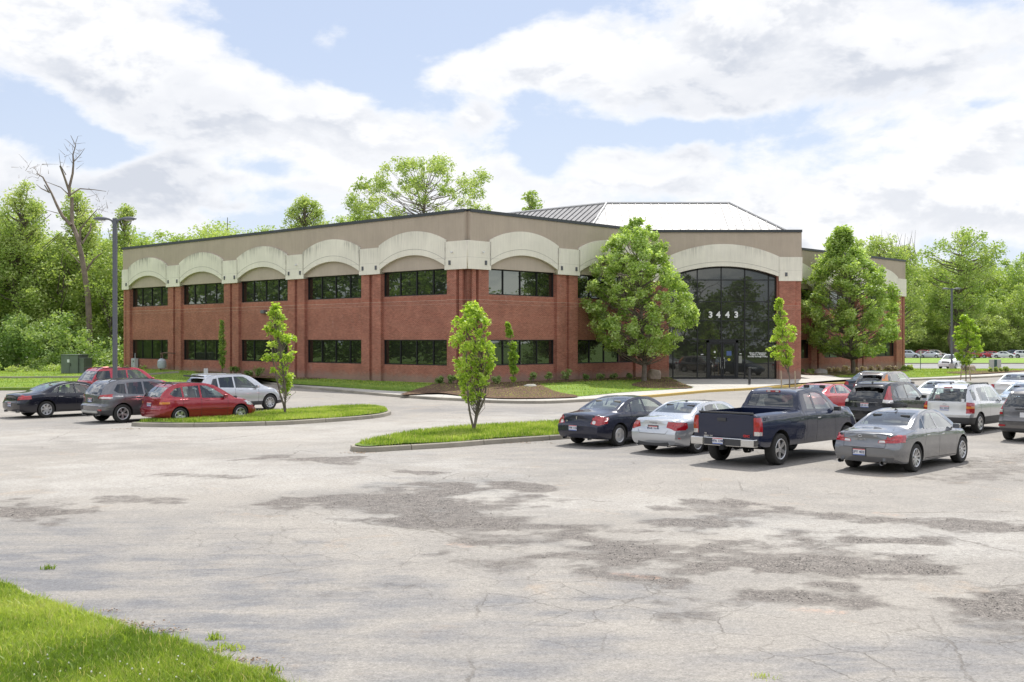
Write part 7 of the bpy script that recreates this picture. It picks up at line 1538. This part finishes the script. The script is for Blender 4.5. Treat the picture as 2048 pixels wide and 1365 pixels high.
# ================================================================== street furniture
MPOLE = M('pole_grey', (.115, .12, .14), .5, .2)
def lamp_post(px, Y, H_, label, zb=0.0, arm=.95, rz=0.0, pw=.095):
    p = at(px, Y, zb); r = empty('street_lamp', p, rz, label, 'street lamp')
    m = MB(); m.box(-pw, pw, -pw, pw, 0, H_); m.build('pole', MPOLE, r, bevel=.015)
    m = MB(); m.lathe([(.0, -.05), (.30, -.05), (.30, .62), (.0, .62)], 20, 0, 'z'); m.build('pole_base', MC2, r, smooth=True)
    for s in (1, -1):
        n = 7; m = MB(); m.tube([(s * pw * .8, 0, H_ - .22), (s * .16, 0, H_ - .10), (s * .30, 0, H_ - .04), (s * .42, 0, H_ - .03)], [.06, .055, .05, .045], 8)
        m.build('lamp_arm', MPOLE, r, smooth=True)
        m = MB(); prof = [(.30, .03, .03), (.38, .09, .05), (.55, .15, .07), (.75, .165, .075), (.95, .13, .055), (1.04, .06, .03)]; vs = []; K = 12
        for (x, w, h) in prof:
            for k in range(K): a = 2 * math.pi * k / K; vs.append((s * x, w * math.cos(a), H_ - .03 + 1.5 * h * max(-.45, math.sin(a))))
        m.add(vs, [(i * K + k, i * K + (k + 1) % K, (i + 1) * K + (k + 1) % K, (i + 1) * K + k) for i in range(len(prof) - 1) for k in range(K)] + [tuple(range(K)), tuple(range(5 * K, 6 * K))]); hd = m.build('lamp_head', MPOLE, r, smooth=True)
        m = MB(); m.box(s * .5 if s > 0 else -.9, .9 if s > 0 else -.5, -.11, .11, H_ - .11, H_ - .075); m.build('lamp_lens', M('lens_grey', (.45, .45, .43), .2), hd, bevel=.01)
    return r
MC2 = m_concrete('pole_base_concrete', (.45, .43, .39), (.38, .36, .33), 0)
lamp_post(230, 55.5, 9.15, 'tall two-headed lamp post between the parked cars at the left')
lamp_post(1903.5, 128.0, 9.1, 'two-headed lamp post beyond the right lawn, behind the white SUV', zb=-.1)
# sign posts seen edge-on or from behind
def sign(px, Y, zb, h, label, w=.30, sh=.45, rz=0.0, panel=None, post=None):
    p = at(px, Y, zb); r = empty('sign_post', p, rz, label, 'sign')
    MB().box(-.025, .025, -.02, .02, 0, h).build('post', post or M('sign_post_green', (.08, .13, .10), .6), r); MB().box(-w / 2, w / 2, -.03, -.022, h - sh, h - .01).build('sign_panel', panel or M('sign_back', (.50, .51, .50), .5, .3), r, bevel=.003); return r
k = 54.0; sign(412, k, 0, CH - (737 - HY) * k / F, 'parking sign seen from behind between the red wagon and the silver SUV', .20, .58, 0, None, M('sign_post_dark', (.06, .05, .05), .6))
sign(1841, 112.0, .02, 2.1, 'green-posted sign standing on the right lawn in front of the far road', .22, .55, R(20))
p = at(1990, 113.0, .1); r = empty('sign_cabinet', p, 0, 'small pale cabinet sign with dark stripe near the right edge', 'sign'); MB().box(-.58, .58, -.12, .12, .1, 1.15).build('cabinet', M('cabinet_pale', (.52, .53, .50), .6), r, bevel=.02); MB().box(-.13, .15, -.14, -.115, .12, 1.13).build('stripe', M('cabinet_stripe', (.05, .10, .09), .5), r)
# short bollard/ash post in front of the doors
p = at(1499, 76.0, .22); r = empty('bollard', p, 0, 'slim dark post standing on the plaza in front of the entrance doors', 'bollard'); MB().box(-.075, .075, -.06, .06, 0, 1.05).build('post', M('bollard_dark', (.035, .035, .037), .5), r, bevel=.01); MB().box(-.09, .09, -.075, .075, 1.05, 1.13).build('cap', M('bollard_dark'), r, bevel=.01)
# green transformer cabinet
p = at(153, 93.0, .30); r = empty('transformer_cabinet', p, R(-12), 'dark green electrical transformer cabinet on the grass at the left', 'utility cabinet')
mg = M('transformer_green', (.125, .155, .125), .55, var=.15, vscale=1.5); MB().box(-.92, .60, -.75, .75, 0, 1.62).box(-.96, .64, -.79, .79, 1.62, 1.70).box(.603, 1.05, -.6, .6, 0, 1.35).box(.60, 1.09, -.64, .64, 1.353, 1.41).build('cabinet', mg, r, bevel=.02)
MB().box(-.165, -.155, -.765, -.752, .05, 1.58).box(-.06, -.02, -.79, -.752, .75, 1.0).build('door_seam', M('seam_dark', (.03, .04, .03), .6), r); MB().box(-.36, -.14 + .0, -.758, -.752, 1.05, 1.30).build('warning_label', M('sticker_white'), r)
MB().box(-1.3, 1.4, -1.0, 1.0, -.12, .0).build('pad', MC2, r)
# boulders
def boulder(px, py, w, h, d, label, seed, zb=.3, col=None, Y=None):
    p = gp(px, py, zb) if Y is None else at(px, Y, zb); rs = np.random.RandomState(seed); bm = bmesh.new(); bmesh.ops.create_icosphere(bm, subdivisions=4, radius=1)
    for v in bm.verts:
        n = v.co.copy(); k = 1 + .22 * (float(fbm(np.array(n.x * 1.3 + seed), np.array(n.y * 1.3 + n.z * 2.1), 3)) - .5) * 2; q = n * k
        q.z = min(.86 + .12 * q.x, q.z)
        v.co = Vector((q.x * w / 2, q.y * d / 2, (q.z + .35) * h / 1.25))
    me = bpy.data.meshes.new('boulder'); bm.to_mesh(me); bm.free(); me.polygons.foreach_set('use_smooth', [True] * len(me.polygons)); o = link_mesh('boulder', me, None, [col or M('boulder_tan', (.38, .30, .235), .9, var=.35, vscale=2.2, bump=.8, bscale=5.)]); o.location = p; o.rotation_euler = (0, 0, seed)
    return tag(o, label, 'boulder')
boulder(1308, 758, .98, .78, .8, 'tan rounded boulder right of the big maple trunk by the entrance', 1.0 and 3, .36, Y=79.5)
boulder(1060, 778, .95, .28, .6, 'flat pale stone lying in the mulch bed right of the slender tree', 7, .24, M('boulder_grey', (.36, .35, .31), .9, var=.3, vscale=3, bump=.6, bscale=6.))
boulder(1641, 745, 1.1, .50, .7, 'grey boulder in the mulch bed right of the entrance pillar', 9, .25, M('boulder_grey'), Y=96.5)
boulder(1939, 737, 1.3, .7, .9, 'tan rock near the base of the far lamp post', 12, .0, None, Y=112.0)
